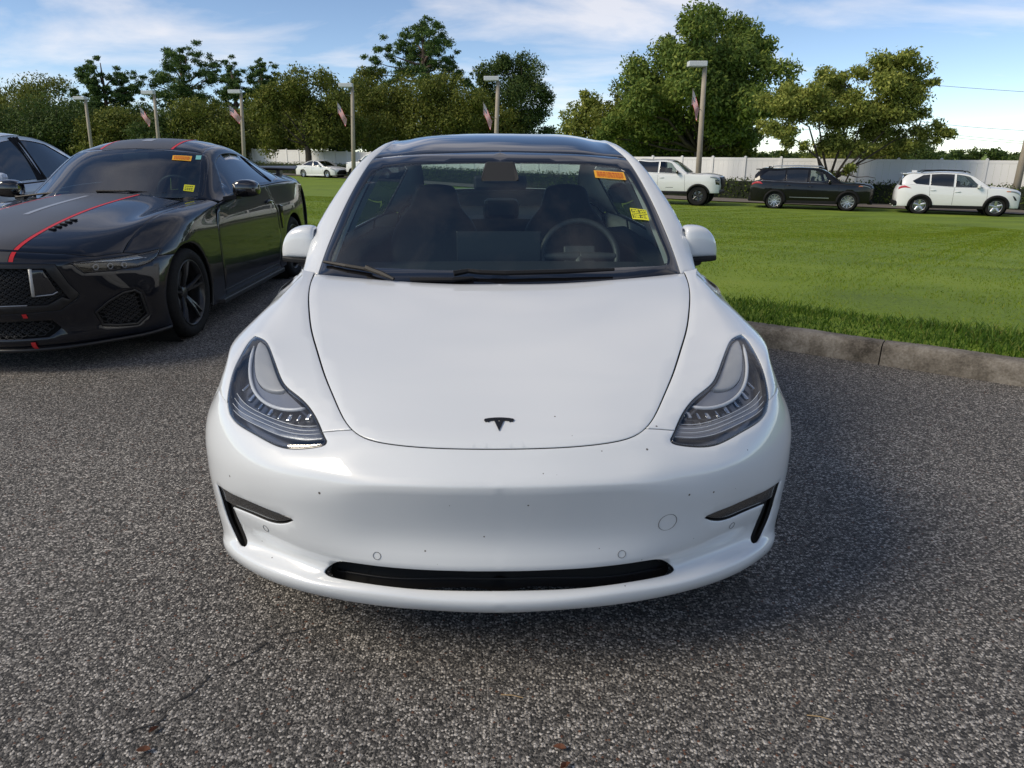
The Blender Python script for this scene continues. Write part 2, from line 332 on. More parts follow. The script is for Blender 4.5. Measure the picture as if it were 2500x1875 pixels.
ENV = {"fence":[[29.486,24.704,0.955],[28.068,27.883,0.981],[25.442,31.087,1.04],[23.731,32.691,1.059],[18.996,35.912,1.087],[13.314,39.155,1.146],[7.947,43.433,1.167],[2.055,49.828,1.216],[-7.901,62.603,1.337],[-16.822,71.193,1.555],[-27.214,78.765,1.819],[-37.797,85.285,2.076]],"poles":[[-36.65,66.51,5.82],[-27.93,60.63,5.84],[-20.05,57.86,5.71],[-10.46,52.49,5.73],[-0.25,47.1,5.68],[10.47,38.53,5.61],[23.43,32.67,5.85]],"pole_base":[-36.9,-28.23,-20.44,-10.78,-0.53,10.57,23.26],"flags":[[-28.49,59.92,4.27],[-20.42,57.18,4.23],[-11.02,51.77,4.11],[-0.77,46.27,3.76],[10.05,37.76,3.86]],"cars":{"rav":[18.41,28.11,-0.97],"gh":[13.28,30.31,-0.87],"camry":[-16.26,63.13,-0.62],"tundra":[7.11,32.9,-0.9],"truck":[-11.04,60.98,-0.55]},"trees":[["willow",-57.89,89.89,9.04,9.12],["oak",-57.93,97.82,10.81,7.8],["dark",-48.58,83.91,7.16,9.93],["dark",-52.63,81.49,6.01,8.8],["oak",-31.55,79.24,6.38,8.14],["oak",-41.36,83.38,5.79,6.77],["dark",-35.41,78.89,5.16,6.86],["oak",-26.46,83.47,6.65,5.42],["oak",-16.7,93.42,11.82,5.97],["dark",-13.71,85.6,7.22,6.94],["oak",-0.91,79.06,6.99,7.29],["dark",-31.6,87.65,6.37,7.11],["oak",-24.35,85.8,7.44,6.94],["oak",10.69,58.93,6.95,6.08],["oak",15.86,54.17,5.42,5.65],["dark",12.77,55.88,4.1,6.17],["oak",42.85,92.9,2.73,7.71],["oak",49.58,98.17,3.06,7.06],["dark",63.06,113.62,2.61,6.91],["dark",-48.67,87.96,6.69,7.11],["dark",-43.53,89.94,6.49,7.29],["oak",-42.96,81.06,5.05,6.16],["oak",-29.41,78.75,4.95,6.43],["dark",-19.27,87.89,7.59,6.17],["dark",-5.64,90.02,8.2,6.8],["oak",-66.93,95.4,9.49,8.65],["dark",-71.39,92.99,8.36,9.45],["oak",-80.91,97.58,9.18,9.36],["dark",-85.24,95.24,8.28,9.66]],"lobed":[["pine",-48.84,93.62,0,[[0.15,11.2,1.03],[1.18,10.31,1.13],[-0.87,10.07,1.13],[2.21,9.09,1.03],[-1.9,9.09,1.03],[-0.1,8.6,1.44],[1.7,7.87,1.29],[-2.67,7.87,0.93],[-0.87,6.79,1.29],[2.73,7.28,1.03],[3.5,8.75,0.82],[0.67,5.91,1.34]],"tall open pine against the sky between the first two lamp poles"],["pine",-41.51,99.83,0,[[0.0,13.52,0.99],[-1.37,13.0,1.32],[1.65,13.26,1.32],[3.29,12.21,1.43],[-2.74,11.43,1.43],[0.0,11.54,1.87],[2.47,10.39,1.97],[-4.11,9.76,1.32],[-1.65,9.6,1.97],[0.55,8.56,2.19],[3.29,8.04,1.87],[4.66,10.65,1.1],[-3.57,7.78,1.65],[-1.1,6.73,1.97],[2.19,6.21,1.97]],"broad dark pine rising over the roof of the black coupe"],["pine",-34.09,97.64,0,[[-0.38,11.94,0.86],[0.43,10.71,1.29],[-0.75,10.2,1.18],[0.0,8.92,1.61],[1.07,7.9,1.4],[-1.18,7.64,1.4],[0.16,6.11,1.72],[-1.72,5.86,1.29],[1.5,5.86,1.29]],"narrow upright dark cypress beside the broad pine over the coupe"],["pine",-31.09,99.7,0,[[-0.27,12.06,0.88],[0.82,11.01,1.21],[-1.1,10.65,1.21],[0.0,9.6,1.65],[1.65,10.13,0.99],[-1.37,8.56,1.32],[1.21,8.3,1.43],[-0.27,6.99,1.76],[2.19,7.15,1.21],[-1.92,6.21,1.32],[1.1,5.69,1.43]],"narrow upright cypress between its twin and the fence side oak"],["oak",-18.04,68.53,0,[[-2.36,6.36,1.33],[-0.84,7.26,1.33],[0.68,7.19,1.33],[2.2,6.61,1.52],[3.53,5.53,1.33],[-3.12,4.73,1.52],[-1.22,5.09,1.9],[1.44,4.73,1.9],[3.34,3.72,1.6],[-2.74,3.0,1.22],[-0.46,3.21,1.6],[1.82,2.74,1.37]],"olive oak whose trunk stands before the fence above the small white sedan"],["oak",-8.09,74.19,0,[[-5.35,6.57,1.65],[-3.29,7.16,1.65],[-1.23,7.55,1.65],[0.82,7.67,1.65],[2.88,7.36,1.65],[4.53,6.57,1.65],[5.76,5.4,1.44],[-4.53,5.01,2.06],[-2.06,5.4,2.06],[0.41,5.4,2.26],[2.88,5.01,2.06],[-4.11,3.25,1.85],[-1.23,3.05,2.06],[2.06,3.05,2.06],[4.94,3.44,1.85],[-6.17,4.22,1.65],[-6.58,2.85,1.44]],"widest olive green oak of the row behind the flagged lamp poles"],["pine",-9.56,95.23,0,[[-0.26,16.12,1.26],[1.05,15.27,1.58],[-1.84,15.02,1.31],[-3.15,14.27,1.16],[-0.79,13.51,1.84],[1.58,13.51,1.58],[2.89,12.51,1.31],[-4.47,13.01,1.16],[-2.37,11.76,1.84],[0.79,11.51,2.1],[3.42,11.01,1.31],[-5.52,11.76,1.05],[4.99,10.01,1.16],[-4.47,10.26,1.58],[-1.31,10.01,2.1],[2.1,9.76,1.84],[-6.31,10.51,0.95]],"tallest dark pine towering above the widest oak of the row"],["dark",1.26,80.38,0,[[-2.45,9.13,1.56],[-0.67,9.76,1.56],[1.11,9.55,1.56],[2.45,8.49,1.34],[3.34,7.0,1.11],[-2.45,7.0,2.01],[0.22,7.0,2.23],[2.45,5.31,1.56],[-1.56,4.46,2.23],[1.11,3.61,2.01],[-3.34,3.61,1.78],[3.34,3.61,1.11],[-0.89,10.31,0.8],[0.67,10.19,0.62]],"dark dense tree behind the flag above the white sedan roof"],["elm",6.8,61.39,0,[[-1.37,3.75,0.86],[-0.51,4.89,0.96],[0.51,5.32,0.89],[0.17,3.75,1.1],[1.37,4.24,0.86],[-0.86,2.77,0.86],[0.86,2.77,1.03],[-1.89,2.77,0.62],[0.0,5.87,0.48]],"thin airy tree showing sky between the dark tree and the huge tree"],["big",13.67,50.79,0,[[-3.0,7.44,1.29],[-1.57,8.93,1.2],[-0.14,9.56,1.09],[1.14,9.83,0.91],[2.43,9.4,1.09],[3.57,8.85,1.09],[4.6,8.2,0.86],[5.14,7.44,0.63],[-4.14,5.94,1.29],[-2.43,5.53,1.57],[-0.14,7.17,1.86],[2.14,7.17,1.86],[3.86,6.35,1.2],[-4.71,4.39,1.29],[-3.0,3.36,1.57],[-0.43,4.45,1.86],[1.86,4.58,1.57],[3.14,4.04,1.0],[-1.29,2.41,1.57],[-4.14,2.41,1.29],[1.43,2.41,1.43],[3.43,2.27,0.86],[-5.86,3.36,0.86],[5.0,5.13,0.57],[-6.43,2.41,0.8],[-2.43,8.25,0.71],[1.0,8.53,1.29],[-1.57,7.03,1.43],[-1.86,5.81,1.43],[0.43,5.67,1.71],[-4.14,3.63,1.29],[2.71,5.53,1.29],[0.71,3.36,1.57],[-3.0,4.72,1.57]],"huge full green tree towering behind the white pickup truck"]],"elm":[15.76,34.2,0.54],"elm_top":[17.73,35.89,5.85],"elm_l":[12.26,35.32,3.88],"elm_r":[20.77,34.79,2.56],"oak_near":[-16.27,61.59,1.14],"far":[[51.33,165.49,1.61],[58.74,180.74,1.49],[52.74,155.88,1.17],[58.17,165.02,0.9],[69.96,190.47,1.76],[62.26,161.63,1.47],[71.54,177.12,1.29],[66.59,157.88,1.28],[73.54,168.14,2.43],[79.94,174.91,1.33],[88.01,184.84,0.98],[92.59,188.71,1.82],[97.89,192.12,2.45],[86.06,163.96,0.95],[97.76,181.39,2.05],[95.13,171.26,1.93],[102.68,179.21,1.02],[114.22,193.58,1.07],[111.56,183.17,2.29],[122.62,194.94,0.98],[119.16,184.84,2.22],[118.74,178.9,2.07],[128.85,190.17,0.84],[129.77,188.25,1.88],[117.55,166.9,1.26],[113.26,156.53,1.49],[135.7,184.76,2.01],[147.37,195.54,1.72],[129.81,167.76,2.36],[123.54,156.06,2.11],[145.22,180.19,2.29],[156.17,190.8,2.06],[160.91,191.92,1.95],[150.65,176.06,1.46],[155.02,177.66,1.5],[156.56,175.55,1.81]],"wires":[[[33.05,62.87,7.02],[36.59,60.55,6.45],[41.16,56.02,5.63]],[[29.54,64.37,5.01],[35.58,59.63,3.58],[41.15,55.13,2.87]],[[24.54,72.19,3.0],[30.12,65.98,3.49],[34.91,59.42,2.89],[39.62,52.75,1.97]],[[29.53,64.01,3.9],[34.64,58.29,2.64],[40.0,53.25,1.89]]],"leaves":[[0.146,-0.189,0.004],[0.156,-0.244,0.004],[-0.875,-0.119,0.004],[-0.869,-0.185,0.004],[0.032,-0.01,0.004],[0.825,-0.096,0.004]],"crack":[[-0.998,-0.258,0.0],[-0.978,-0.217,0.0],[-0.954,-0.148,0.0],[-0.926,-0.111,0.0],[-0.88,-0.089,0.0],[-0.87,-0.031,0.0],[-0.834,0.018,0.0],[-0.81,0.085,0.0],[-0.761,0.138,0.0],[-0.706,0.206,0.0],[-0.692,0.239,0.0],[-0.634,0.271,0.0],[-0.554,0.304,0.0],[-0.496,0.372,0.0],[-0.478,0.4,0.0]],"kerbjoint":[2.509,3.308,0.15]}
# ================================================================ ground, fence, poles, trees
def fastmesh(name, V, F, m=None, parent=None, smooth=False):
    V = np.ascontiguousarray(V, dtype=np.float32); F = np.ascontiguousarray(F, dtype=np.int32); k = F.shape[1]
    me = bpy.data.meshes.new(name); me.vertices.add(len(V)); me.vertices.foreach_set('co', V.ravel()); me.loops.add(F.size); me.loops.foreach_set('vertex_index', F.ravel())
    me.polygons.add(len(F)); me.polygons.foreach_set('loop_start', np.arange(0, F.size, k, dtype=np.int32)); me.update(calc_edges=True)
    return link(name, me, m, parent, smooth)
def nodes(m):
    nt = m.node_tree
    def N(t, **k):
        n = nt.nodes.new(t)
        for a, b in k.items():
            if a in n.inputs: n.inputs[a].default_value = b
            else: setattr(n, a, b)
        return n
    def L(a, b): nt.links.new(a, b)
    def MA(op, a, b=None, clamp=False):
        n = nt.nodes.new('ShaderNodeMath'); n.operation = op; n.use_clamp = clamp
        for i, q in enumerate((a, b)):
            if q is None: continue
            if isinstance(q, (int, float)): n.inputs[i].default_value = q
            else: nt.links.new(q, n.inputs[i])
        return n.outputs[0]
    def RAMP(fac, stops):
        n = nt.nodes.new('ShaderNodeValToRGB'); e = n.color_ramp.elements
        while len(e) < len(stops): e.new(0.5)
        for i, (p, c) in enumerate(stops): e[i].position = p; e[i].color = (*c, 1) if len(c) == 3 else c
        nt.links.new(fac, n.inputs[0]); return n.outputs[0]
    def MIX(f, a, b):
        n = nt.nodes.new('ShaderNodeMix'); n.data_type = 'RGBA'
        for i, q in ((0, f), (6, a), (7, b)):
            if isinstance(q, (int, float)): n.inputs[i].default_value = q
            elif isinstance(q, tuple): n.inputs[i].default_value = (*q, 1)
            else: nt.links.new(q, n.inputs[i])
        return n.outputs[2]
    return N, L, MA, RAMP, MIX, nt.nodes['Principled BSDF']
# ---- asphalt: pale and dark aggregate in black binder
def asphalt_mat():
    m = mat('asphalt', (0.08, 0.08, 0.08), 0.85); N, L, MA, RAMP, MIX, b = nodes(m)
    co = N('ShaderNodeTexCoord').outputs['Object']
    wob = N('ShaderNodeTexNoise', Scale=160.0, Detail=2.0); L(co, wob.inputs[0])
    va = N('ShaderNodeVectorMath', operation='SCALE'); L(wob.outputs['Color'], va.inputs[0]); va.inputs['Scale'].default_value = 0.005
    vb = N('ShaderNodeVectorMath', operation='ADD'); L(co, vb.inputs[0]); L(va.outputs[0], vb.inputs[1])
    v1 = N('ShaderNodeTexVoronoi', Scale=112.0); v1.voronoi_dimensions = '2D'; L(vb.outputs[0], v1.inputs['Vector'])
    v2 = N('ShaderNodeTexVoronoi', Scale=210.0); v2.voronoi_dimensions = '2D'; L(vb.outputs[0], v2.inputs['Vector'])
    s1 = N('ShaderNodeSeparateColor'); L(v1.outputs['Color'], s1.inputs[0]); s2 = N('ShaderNodeSeparateColor'); L(v2.outputs['Color'], s2.inputs[0])
    tone = RAMP(s1.outputs[0], [(0.0, (0.030, 0.029, 0.028)), (0.30, (0.075, 0.072, 0.069)), (0.52, (0.21, 0.20, 0.19)), (0.74, (0.52, 0.50, 0.47)), (1.0, (0.95, 0.92, 0.87))])
    tone2 = RAMP(s2.outputs[0], [(0.0, (0.032, 0.032, 0.031)), (0.55, (0.14, 0.135, 0.128)), (1.0, (0.46, 0.44, 0.41))])
    stone = MA('LESS_THAN', v1.outputs['Distance'], MA('ADD', MA('MULTIPLY', s1.outputs[1], 0.32), 0.26))
    c = MIX(stone, tone2, tone)
    red = MA('GREATER_THAN', s1.outputs[2], 0.975); c = MIX(MA('MULTIPLY', red, stone), c, (0.22, 0.11, 0.07))
    big = N('ShaderNodeTexNoise', Scale=0.55, Detail=6.0, Roughness=0.62); L(co, big.inputs[0])
    pat = RAMP(big.outputs['Fac'], [(0.3, (0.43, 0.418, 0.405)), (0.7, (0.68, 0.66, 0.635))])
    mu = N('ShaderNodeMix', data_type='RGBA', blend_type='MULTIPLY'); mu.inputs[0].default_value = 1.0; L(c, mu.inputs[6]); L(pat, mu.inputs[7])
    L(mu.outputs[2], b.inputs['Base Color'])
    h = MA('ADD', MA('MULTIPLY', MA('SUBTRACT', 0.6, v1.outputs['Distance']), stone), MA('MULTIPLY', v2.outputs['Distance'], -0.4))
    bp = N('ShaderNodeBump', Strength=0.75, Distance=0.006); L(h, bp.inputs['Height']); L(bp.outputs[0], b.inputs['Normal'])
    return m
KERB = [(14.0, -5.55), (9.0, -1.75), (6.0, .53), (3.264, 2.631), (2.058, 3.547), (0.4, 4.95), (-1.2, 6.5), (-3.0, 8.7), (-5.5, 12.0), (-9.0, 16.0), (-16, 22), (-30, 32), (-60, 50), (-120, 84)]
KP = spline(KERB, 110)[:, :2]
def kerb_dist(x, y):
    """signed distance beyond the kerb's face (positive on the lawn)"""
    P = np.stack([np.ravel(x), np.ravel(y)], 1); out = np.empty(len(P)); A = KP[:-1]; B = KP[1:]; AB = B - A; L2 = (AB ** 2).sum(1)
    for i in range(0, len(P), 4000):
        q = P[i:i + 4000, None] - A[None]; t = np.clip((q * AB).sum(2) / L2, 0, 1); d = q - t[..., None] * AB; dd = (d ** 2).sum(2); k = dd.argmin(1); r = np.arange(len(k))
        sg = AB[k, 0] * q[r, k, 1] - AB[k, 1] * q[r, k, 0]; out[i:i + 4000] = np.sqrt(dd[r, k]) * np.where(sg < 0, 1, -1)
    return out.reshape(np.shape(x))
def ground_z(x, y, coarse=False):
    x = np.asarray(x, float); y = np.asarray(y, float); d = kerb_dist(x, y); f = np.clip((d - .15) / 24.0, 0, 1); s = f * f * (3 - 2 * f)
    far = -0.90 - 0.0105 * np.clip(x - 5, -60, 60)
    bump_ = 0.03 * np.sin(x * .7 + y * .3) * np.cos(y * .5 - x * .2) * np.clip(d / 4, 0, 1)
    return np.where(d < (0.13 if not coarse else 1.25), -0.06 if not coarse else -.35, 0.135 + (far - .135) * s + bump_ * (1 - s))
def kz(x, y): return float(ground_z(np.array([x]), np.array([y]))[0])
# lawn and far land
def lawn_mat():
    m = mat('lawn', (0.06, 0.10, 0.02), 0.9); N, L, MA, RAMP, MIX, b = nodes(m)
    co = N('ShaderNodeTexCoord').outputs['Object']
    n1 = N('ShaderNodeTexNoise', Scale=0.7, Detail=6.0, Roughness=0.6); L(co, n1.inputs[0])
    mp_ = N('ShaderNodeMapping'); mp_.inputs['Rotation'].default_value = (0, 0, R(22)); mp_.inputs['Scale'].default_value = (0.12, 1.15, 1); L(co, mp_.inputs[0])
    n2 = N('ShaderNodeTexNoise', Scale=1.0, Detail=3.0); L(mp_.outputs[0], n2.inputs[0])
    n3 = N('ShaderNodeTexNoise', Scale=34.0, Detail=4.0, Roughness=0.7); L(co, n3.inputs[0])
    n4 = N('ShaderNodeTexNoise', Scale=130.0, Detail=3.0, Roughness=0.7); L(co, n4.inputs[0])
    f = MA('ADD', MA('ADD', MA('MULTIPLY', n1.outputs['Fac'], 0.30), MA('MULTIPLY', n4.outputs['Fac'], 0.30)), MA('ADD', MA('MULTIPLY', n2.outputs['Fac'], 0.22), MA('MULTIPLY', n3.outputs['Fac'], 0.26)))
    c = RAMP(f, [(0.40, (0.060, 0.100, 0.008)), (0.52, (0.138, 0.215, 0.011)), (0.60, (0.195, 0.272, 0.015)), (0.70, (0.25, 0.275, 0.035))])
    L(c, b.inputs['Base Color'])
    bp = N('ShaderNodeBump', Strength=0.6, Distance=0.03); L(n3.outputs['Fac'], bp.inputs['Height']); L(bp.outputs[0], b.inputs['Normal'])
    return m
def grid_axis(lo, hi, fine_lo, fine_hi, fine, grow=1.18):
    a = list(np.arange(fine_lo, fine_hi, fine)); s = fine
    while a[-1] < hi: s *= grow; a.append(a[-1] + s)
    s = fine; b = [fine_lo]
    while b[-1] > lo: s *= grow; b.append(b[-1] - s)
    return np.array(b[::-1][:-1] + a)
gx = grid_axis(-900, 900, -22, 26, .55); gy = grid_axis(-900, 1500, -6, 45, .55)
GX, GY = np.meshgrid(gx, gy); GZ = ground_z(GX, GY, True); nx_, ny_ = len(gx), len(gy)
idx = np.arange(nx_ * ny_).reshape(ny_, nx_)
Fg = np.stack([idx[:-1, :-1].ravel(), idx[:-1, 1:].ravel(), idx[1:, 1:].ravel(), idx[1:, :-1].ravel()], 1)
o = fastmesh('ground', np.stack([GX.ravel(), GY.ravel(), GZ.ravel()], 1), Fg, lawn_mat(), None, True); o['kind'] = 'structure'
# verge: a close strip of the lawn along the kerb
vs_ = np.linspace(0, 1, 160); vp = np.stack([np.interp(vs_ * .5, np.linspace(0, 1, len(KP)), KP[:, 0]), np.interp(vs_ * .5, np.linspace(0, 1, len(KP)), KP[:, 1])], 1); vt = np.gradient(vp, axis=0); vt /= np.linalg.norm(vt, axis=1)[:, None]; vn = np.stack([vt[:, 1], -vt[:, 0]], 1)
if kerb_dist(vp[:1, 0] + vn[:1, 0], vp[:1, 1] + vn[:1, 1])[0] < 0: vn = -vn
dd_ = np.array([.14, .3, .6, 1.0, 1.5, 2.1, 2.8]); VX = vp[:, None, 0] + vn[:, None, 0] * dd_; VY = vp[:, None, 1] + vn[:, None, 1] * dd_; VZ = ground_z(VX, VY + 0) ; VZ[:, 0] = .125; VZ[:, -1] -= .02; VZ[:, 1:-1] += .004
ix = np.arange(VX.size).reshape(VX.shape)
o = fastmesh('lawn_verge', np.stack([VX.ravel(), VY.ravel(), VZ.ravel()], 1), np.stack([ix[:-1, :-1].ravel(), ix[1:, :-1].ravel(), ix[1:, 1:].ravel(), ix[:-1, 1:].ravel()], 1), MATS['lawn'], None, True); o['kind'] = 'structure'
# parking lot surface, ends at the kerb
lot = [(140, -120), (140, -101)] + [(14.0 + (a - 14.0), -5.55 - (a - 14) * .76) for a in (100, 40)] + [tuple(p) for p in KP] + [(-140, 84), (-140, -120)]
o = mesh('parking_lot', [(x, y, 0.0) for x, y in lot], [tuple(range(len(lot)))], asphalt_mat()); o['kind'] = 'structure'
bm = bmesh.new(); bm.from_mesh(o.data); bmesh.ops.triangulate(bm, faces=bm.faces)
bm.normal_update(); bm.faces.ensure_lookup_table()
if bm.faces[0].normal.z < 0: bmesh.ops.reverse_faces(bm, faces=bm.faces)
bm.to_mesh(o.data); bm.free()
# cracks
cp = spline(ENV['crack'], 90); rn = random.Random(2); V = []; F = []
for i, p in enumerate(cp):
    w = (.0016 + .0026 * abs(math.sin(i * .7)) * rn.random()) * (1 if math.sin(i * .37) > -.4 else .3); j = rn.uniform(-.006, .006)
    V += [(p[0] - w + j, p[1] + w * .4 + j * .5, .0025), (p[0] + w + j, p[1] - w * .4 + j * .5, .0025)]
    if i: F.append((2 * i - 2, 2 * i - 1, 2 * i + 1, 2 * i))
o = mesh('pavement_crack', V, F, mat('crack_dark', (0.022, 0.021, 0.020), .95)); o['kind'] = 'structure'
# kerb: cast concrete lengths with open joints
def kerb_mat():
    m = mat('kerb_concrete', (0.2, 0.19, 0.17), 0.85); N, L, MA, RAMP, MIX, b = nodes(m)
    co = N('ShaderNodeTexCoord').outputs['Object']
    n1 = N('ShaderNodeTexNoise', Scale=5.0, Detail=8.0, Roughness=0.7); L(co, n1.inputs[0]); n2 = N('ShaderNodeTexNoise', Scale=70.0, Detail=4.0); L(co, n2.inputs[0])
    f = MA('ADD', MA('MULTIPLY', n1.outputs['Fac'], .75), MA('MULTIPLY', n2.outputs['Fac'], .25))
    c = RAMP(f, [(0.36, (0.045, 0.038, 0.029)), (0.50, (0.145, 0.128, 0.105)), (0.62, (0.235, 0.215, 0.185)), (0.75, (0.34, 0.315, 0.28))])
    L(c, b.inputs['Base Color']); bp = N('ShaderNodeBump', Strength=0.5, Distance=0.01); L(n2.outputs['Fac'], bp.inputs['Height']); L(bp.outputs[0], b.inputs['Normal'])
    return m
km = kerb_mat()
kerb = bpy.data.objects.new('kerb', None); COL.objects.link(kerb); kerb['kind'] = 'structure'
ks_ = np.r_[0, np.cumsum(np.linalg.norm(np.diff(KP, axis=0), axis=1))]
jd = ks_[np.argmin(((KP - np.array(ENV['kerbjoint'][:2])) ** 2).sum(1))]
cuts = [jd + 3.05 * k for k in range(-6, 14)]
def kpt(s): return np.array([np.interp(s, ks_, KP[:, 0]), np.interp(s, ks_, KP[:, 1])])
for a, b in zip(cuts[:-1], cuts[1:]):
    n = 13; V = []; F = []
    prof = [(0.0, -.03), (0.012, .085), (0.026, .128), (0.05, .147), (0.09, .152), (0.15, .150), (0.155, -.03)]; k = len(prof)
    for i in range(n):
        s = a + .004 + (b - a - .008) * i / (n - 1); p = kpt(s); t = kpt(s + .05) - kpt(s - .05); t /= np.linalg.norm(t); nrm = np.array([t[1], -t[0]])
        if kerb_dist(np.array([p[0] + nrm[0] * .1]), np.array([p[1] + nrm[1] * .1]))[0] < 0: nrm = -nrm
        for (h, z) in prof:
            q = p + nrm * h; e = .004 * math.sin(s * 23 + z * 60); V.append((q[0] + nrm[0] * e, q[1] + nrm[1] * e, z + (.003 * math.sin(s * 7.3) if z > .05 else 0)))
    for i in range(n - 1):
        for j in range(k - 1): F.append((i * k + j, (i + 1) * k + j, (i + 1) * k + j + 1, i * k + j + 1))
    F += [tuple(range(k)), tuple((n - 1) * k + j for j in range(k))[::-1]]
    sharp(mesh('kerb_block', V, F, km, kerb), 50)
# grass blades: tall fringe along the kerb, mown blades beyond, thinning with distance
def blade_mat(name, stops):
    m = mat(name, (0.06, 0.1, 0.02), 0.6); N, L, MA, RAMP, MIX, b = nodes(m)
    g = N('ShaderNodeNewGeometry'); L(RAMP(g.outputs['Random Per Island'], stops), b.inputs['Base Color']); b.inputs['Specular IOR Level'].default_value = .25
    nt = m.node_tree; tr = nt.nodes.new('ShaderNodeBsdfTranslucent'); L(RAMP(g.outputs['Random Per Island'], stops), tr.inputs[0]); mx = nt.nodes.new('ShaderNodeMixShader'); mx.inputs[0].default_value = .35
    L(b.outputs[0], mx.inputs[1]); L(tr.outputs[0], mx.inputs[2]); L(mx.outputs[0], nt.nodes['Material Output'].inputs[0]); return m
rng = np.random.default_rng(7)
def blades(name, n, dlo, dhi, hlo, hhi, m, label, pw=1.0, lean=.6, wid=.006):
    s = rng.uniform(0, ks_[-1] * .22, n * 3); px = np.interp(s, ks_, KP[:, 0]); py = np.interp(s, ks_, KP[:, 1])
    t = np.stack([np.interp(s + .05, ks_, KP[:, 0]) - px, np.interp(s + .05, ks_, KP[:, 1]) - py], 1); t /= np.linalg.norm(t, axis=1)[:, None]; nr = np.stack([-t[:, 1], t[:, 0]], 1)
    nr *= np.where(kerb_dist(px + nr[:, 0], py + nr[:, 1]) > 0, 1, -1)[:, None]
    d = dlo + (dhi - dlo) * rng.random(n * 3) ** pw; x = px + nr[:, 0] * d; y = py + nr[:, 1] * d
    v = np.stack([x - .012, y + 1.585], 1); ok = (v[:, 1] > 1) & (np.abs(v[:, 0] / v[:, 1]) < .95) & (kerb_dist(x, y) > dlo * .9)
    x, y, d = x[ok][:n], y[ok][:n], d[ok][:n]; k = len(x); z = ground_z(x, y) - .004; h = rng.uniform(hlo, hhi, k) * (0.7 + .3 * np.sin(x * 3.1) * np.cos(y * 2.7)); a = rng.uniform(0, 2 * math.pi, k)
    dist = np.hypot(x, y + 1.6); w = wid * (0.6 + dist * .16); ln = rng.normal(0, lean, (k, 2)) * h[:, None]
    dx, dy = np.cos(a) * w, np.sin(a) * w
    b0 = np.stack([x - dx, y - dy, z], 1); b1 = np.stack([x + dx, y + dy, z], 1); m0 = np.stack([x - dx * .7 + ln[:, 0] * .35, y - dy * .7 + ln[:, 1] * .35, z + h * .6], 1); m1 = np.stack([x + dx * .7 + ln[:, 0] * .35, y + dy * .7 + ln[:, 1] * .35, z + h * .6], 1); tp = np.stack([x + ln[:, 0], y + ln[:, 1], z + h * .97], 1)
    V = np.stack([b0, b1, m0, m1, tp], 1).reshape(-1, 3); i = np.arange(k)[:, None] * 5
    F = np.concatenate([i + np.array([[0, 1, 3]]), i + np.array([[0, 3, 2]]), i + np.array([[2, 3, 4]])], 0)
    o = fastmesh(name, V, F, m); tag(o, label, 'grass', kind='stuff'); return o
GREEN1 = [(0.0, (0.040, 0.095, 0.010)), (0.5, (0.075, 0.150, 0.014)), (0.85, (0.115, 0.190, 0.020)), (1.0, (0.20, 0.21, 0.05))]
GREEN2 = [(0.0, (0.112, 0.182, 0.010)), (0.5, (0.190, 0.285, 0.014)), (0.9, (0.235, 0.290, 0.022)), (1.0, (0.30, 0.28, 0.06))]
blades('grass', 36000, .13, .95, .05, .105, blade_mat('grass_fringe', GREEN1), 'tall dark green grass leaning over the concrete kerb', pw=1.0, lean=.55, wid=.0032)
blades('grass', 230000, .85, 24, .018, .042, blade_mat('grass_mown', GREEN2), 'mown bright green lawn sloping down behind the white sedan', pw=1.5, lean=.7, wid=.0019)
# ---- fence
FP = np.array(ENV['fence']); fs = np.r_[0, np.cumsum(np.linalg.norm(np.diff(FP[:, :2], axis=0), axis=1))]
VINYL = mat('white_vinyl', (0.80, 0.79, 0.77), 0.45, noise=(1.2, .8, (0.74, 0.73, 0.70)))
fence = thing('vinyl_fence', 'long white vinyl panel fence behind the hedge and parked cars', 'fence', tuple(FP[0][:2]) + (kz(*FP[0][:2]),))
fl = fence.location.copy()
def fpt(s): return np.array([np.interp(s, fs, FP[:, i]) for i in range(3)])
PW = 1.86; H0 = 2.15
pm = MB(); pm.box((0, 0, H0 / 2 + .02), (.127, .127, H0 + .10)); pm.add([(-.08, -.08, H0 + .07), (.08, -.08, H0 + .07), (.08, .08, H0 + .07), (-.08, .08, H0 + .07), (0, 0, H0 + .13)], [(0, 1, 4), (1, 2, 4), (2, 3, 4), (3, 0, 4), (3, 2, 1, 0)])
post0 = None; pan0 = None
nb = int(fs[-1] / PW)
for i in range(nb + 1):
    p = fpt(i * PW); q = fpt(min((i + 1) * PW, fs[-1])); zb = p[2] - H0 - .05
    if post0 is None: post0 = pm.build('post', VINYL, fence); po = post0
    else: po = post0.copy(); COL.objects.link(po)
    rz = math.atan2(q[1] - p[1], q[0] - p[0]); po.location = (p[0] - fl[0], p[1] - fl[1], zb - fl[2]); po.rotation_euler = (0, 0, rz)
    if i < nb:
        if pan0 is None:
            B = MB(); w = PW - .128; nbd = 6; bw = w / nbd
            for k in range(nbd): B.box((.064 + bw * (k + .5), 0, H0 * .5 + .04), (bw - .006, .024, H0 - .2))
            B.box((.064 + w / 2, .0, H0 - .03), (w, .045, .14)); B.box((.064 + w / 2, 0, .12), (w, .045, .16)); pan0 = B.build('panel', VINYL, fence); pa = pan0
        else: pa = pan0.copy(); COL.objects.link(pa)
        pa.location = po.location; pa.rotation_euler = (0, math.atan2(-(q[2] - p[2]), PW) if False else 0, rz)
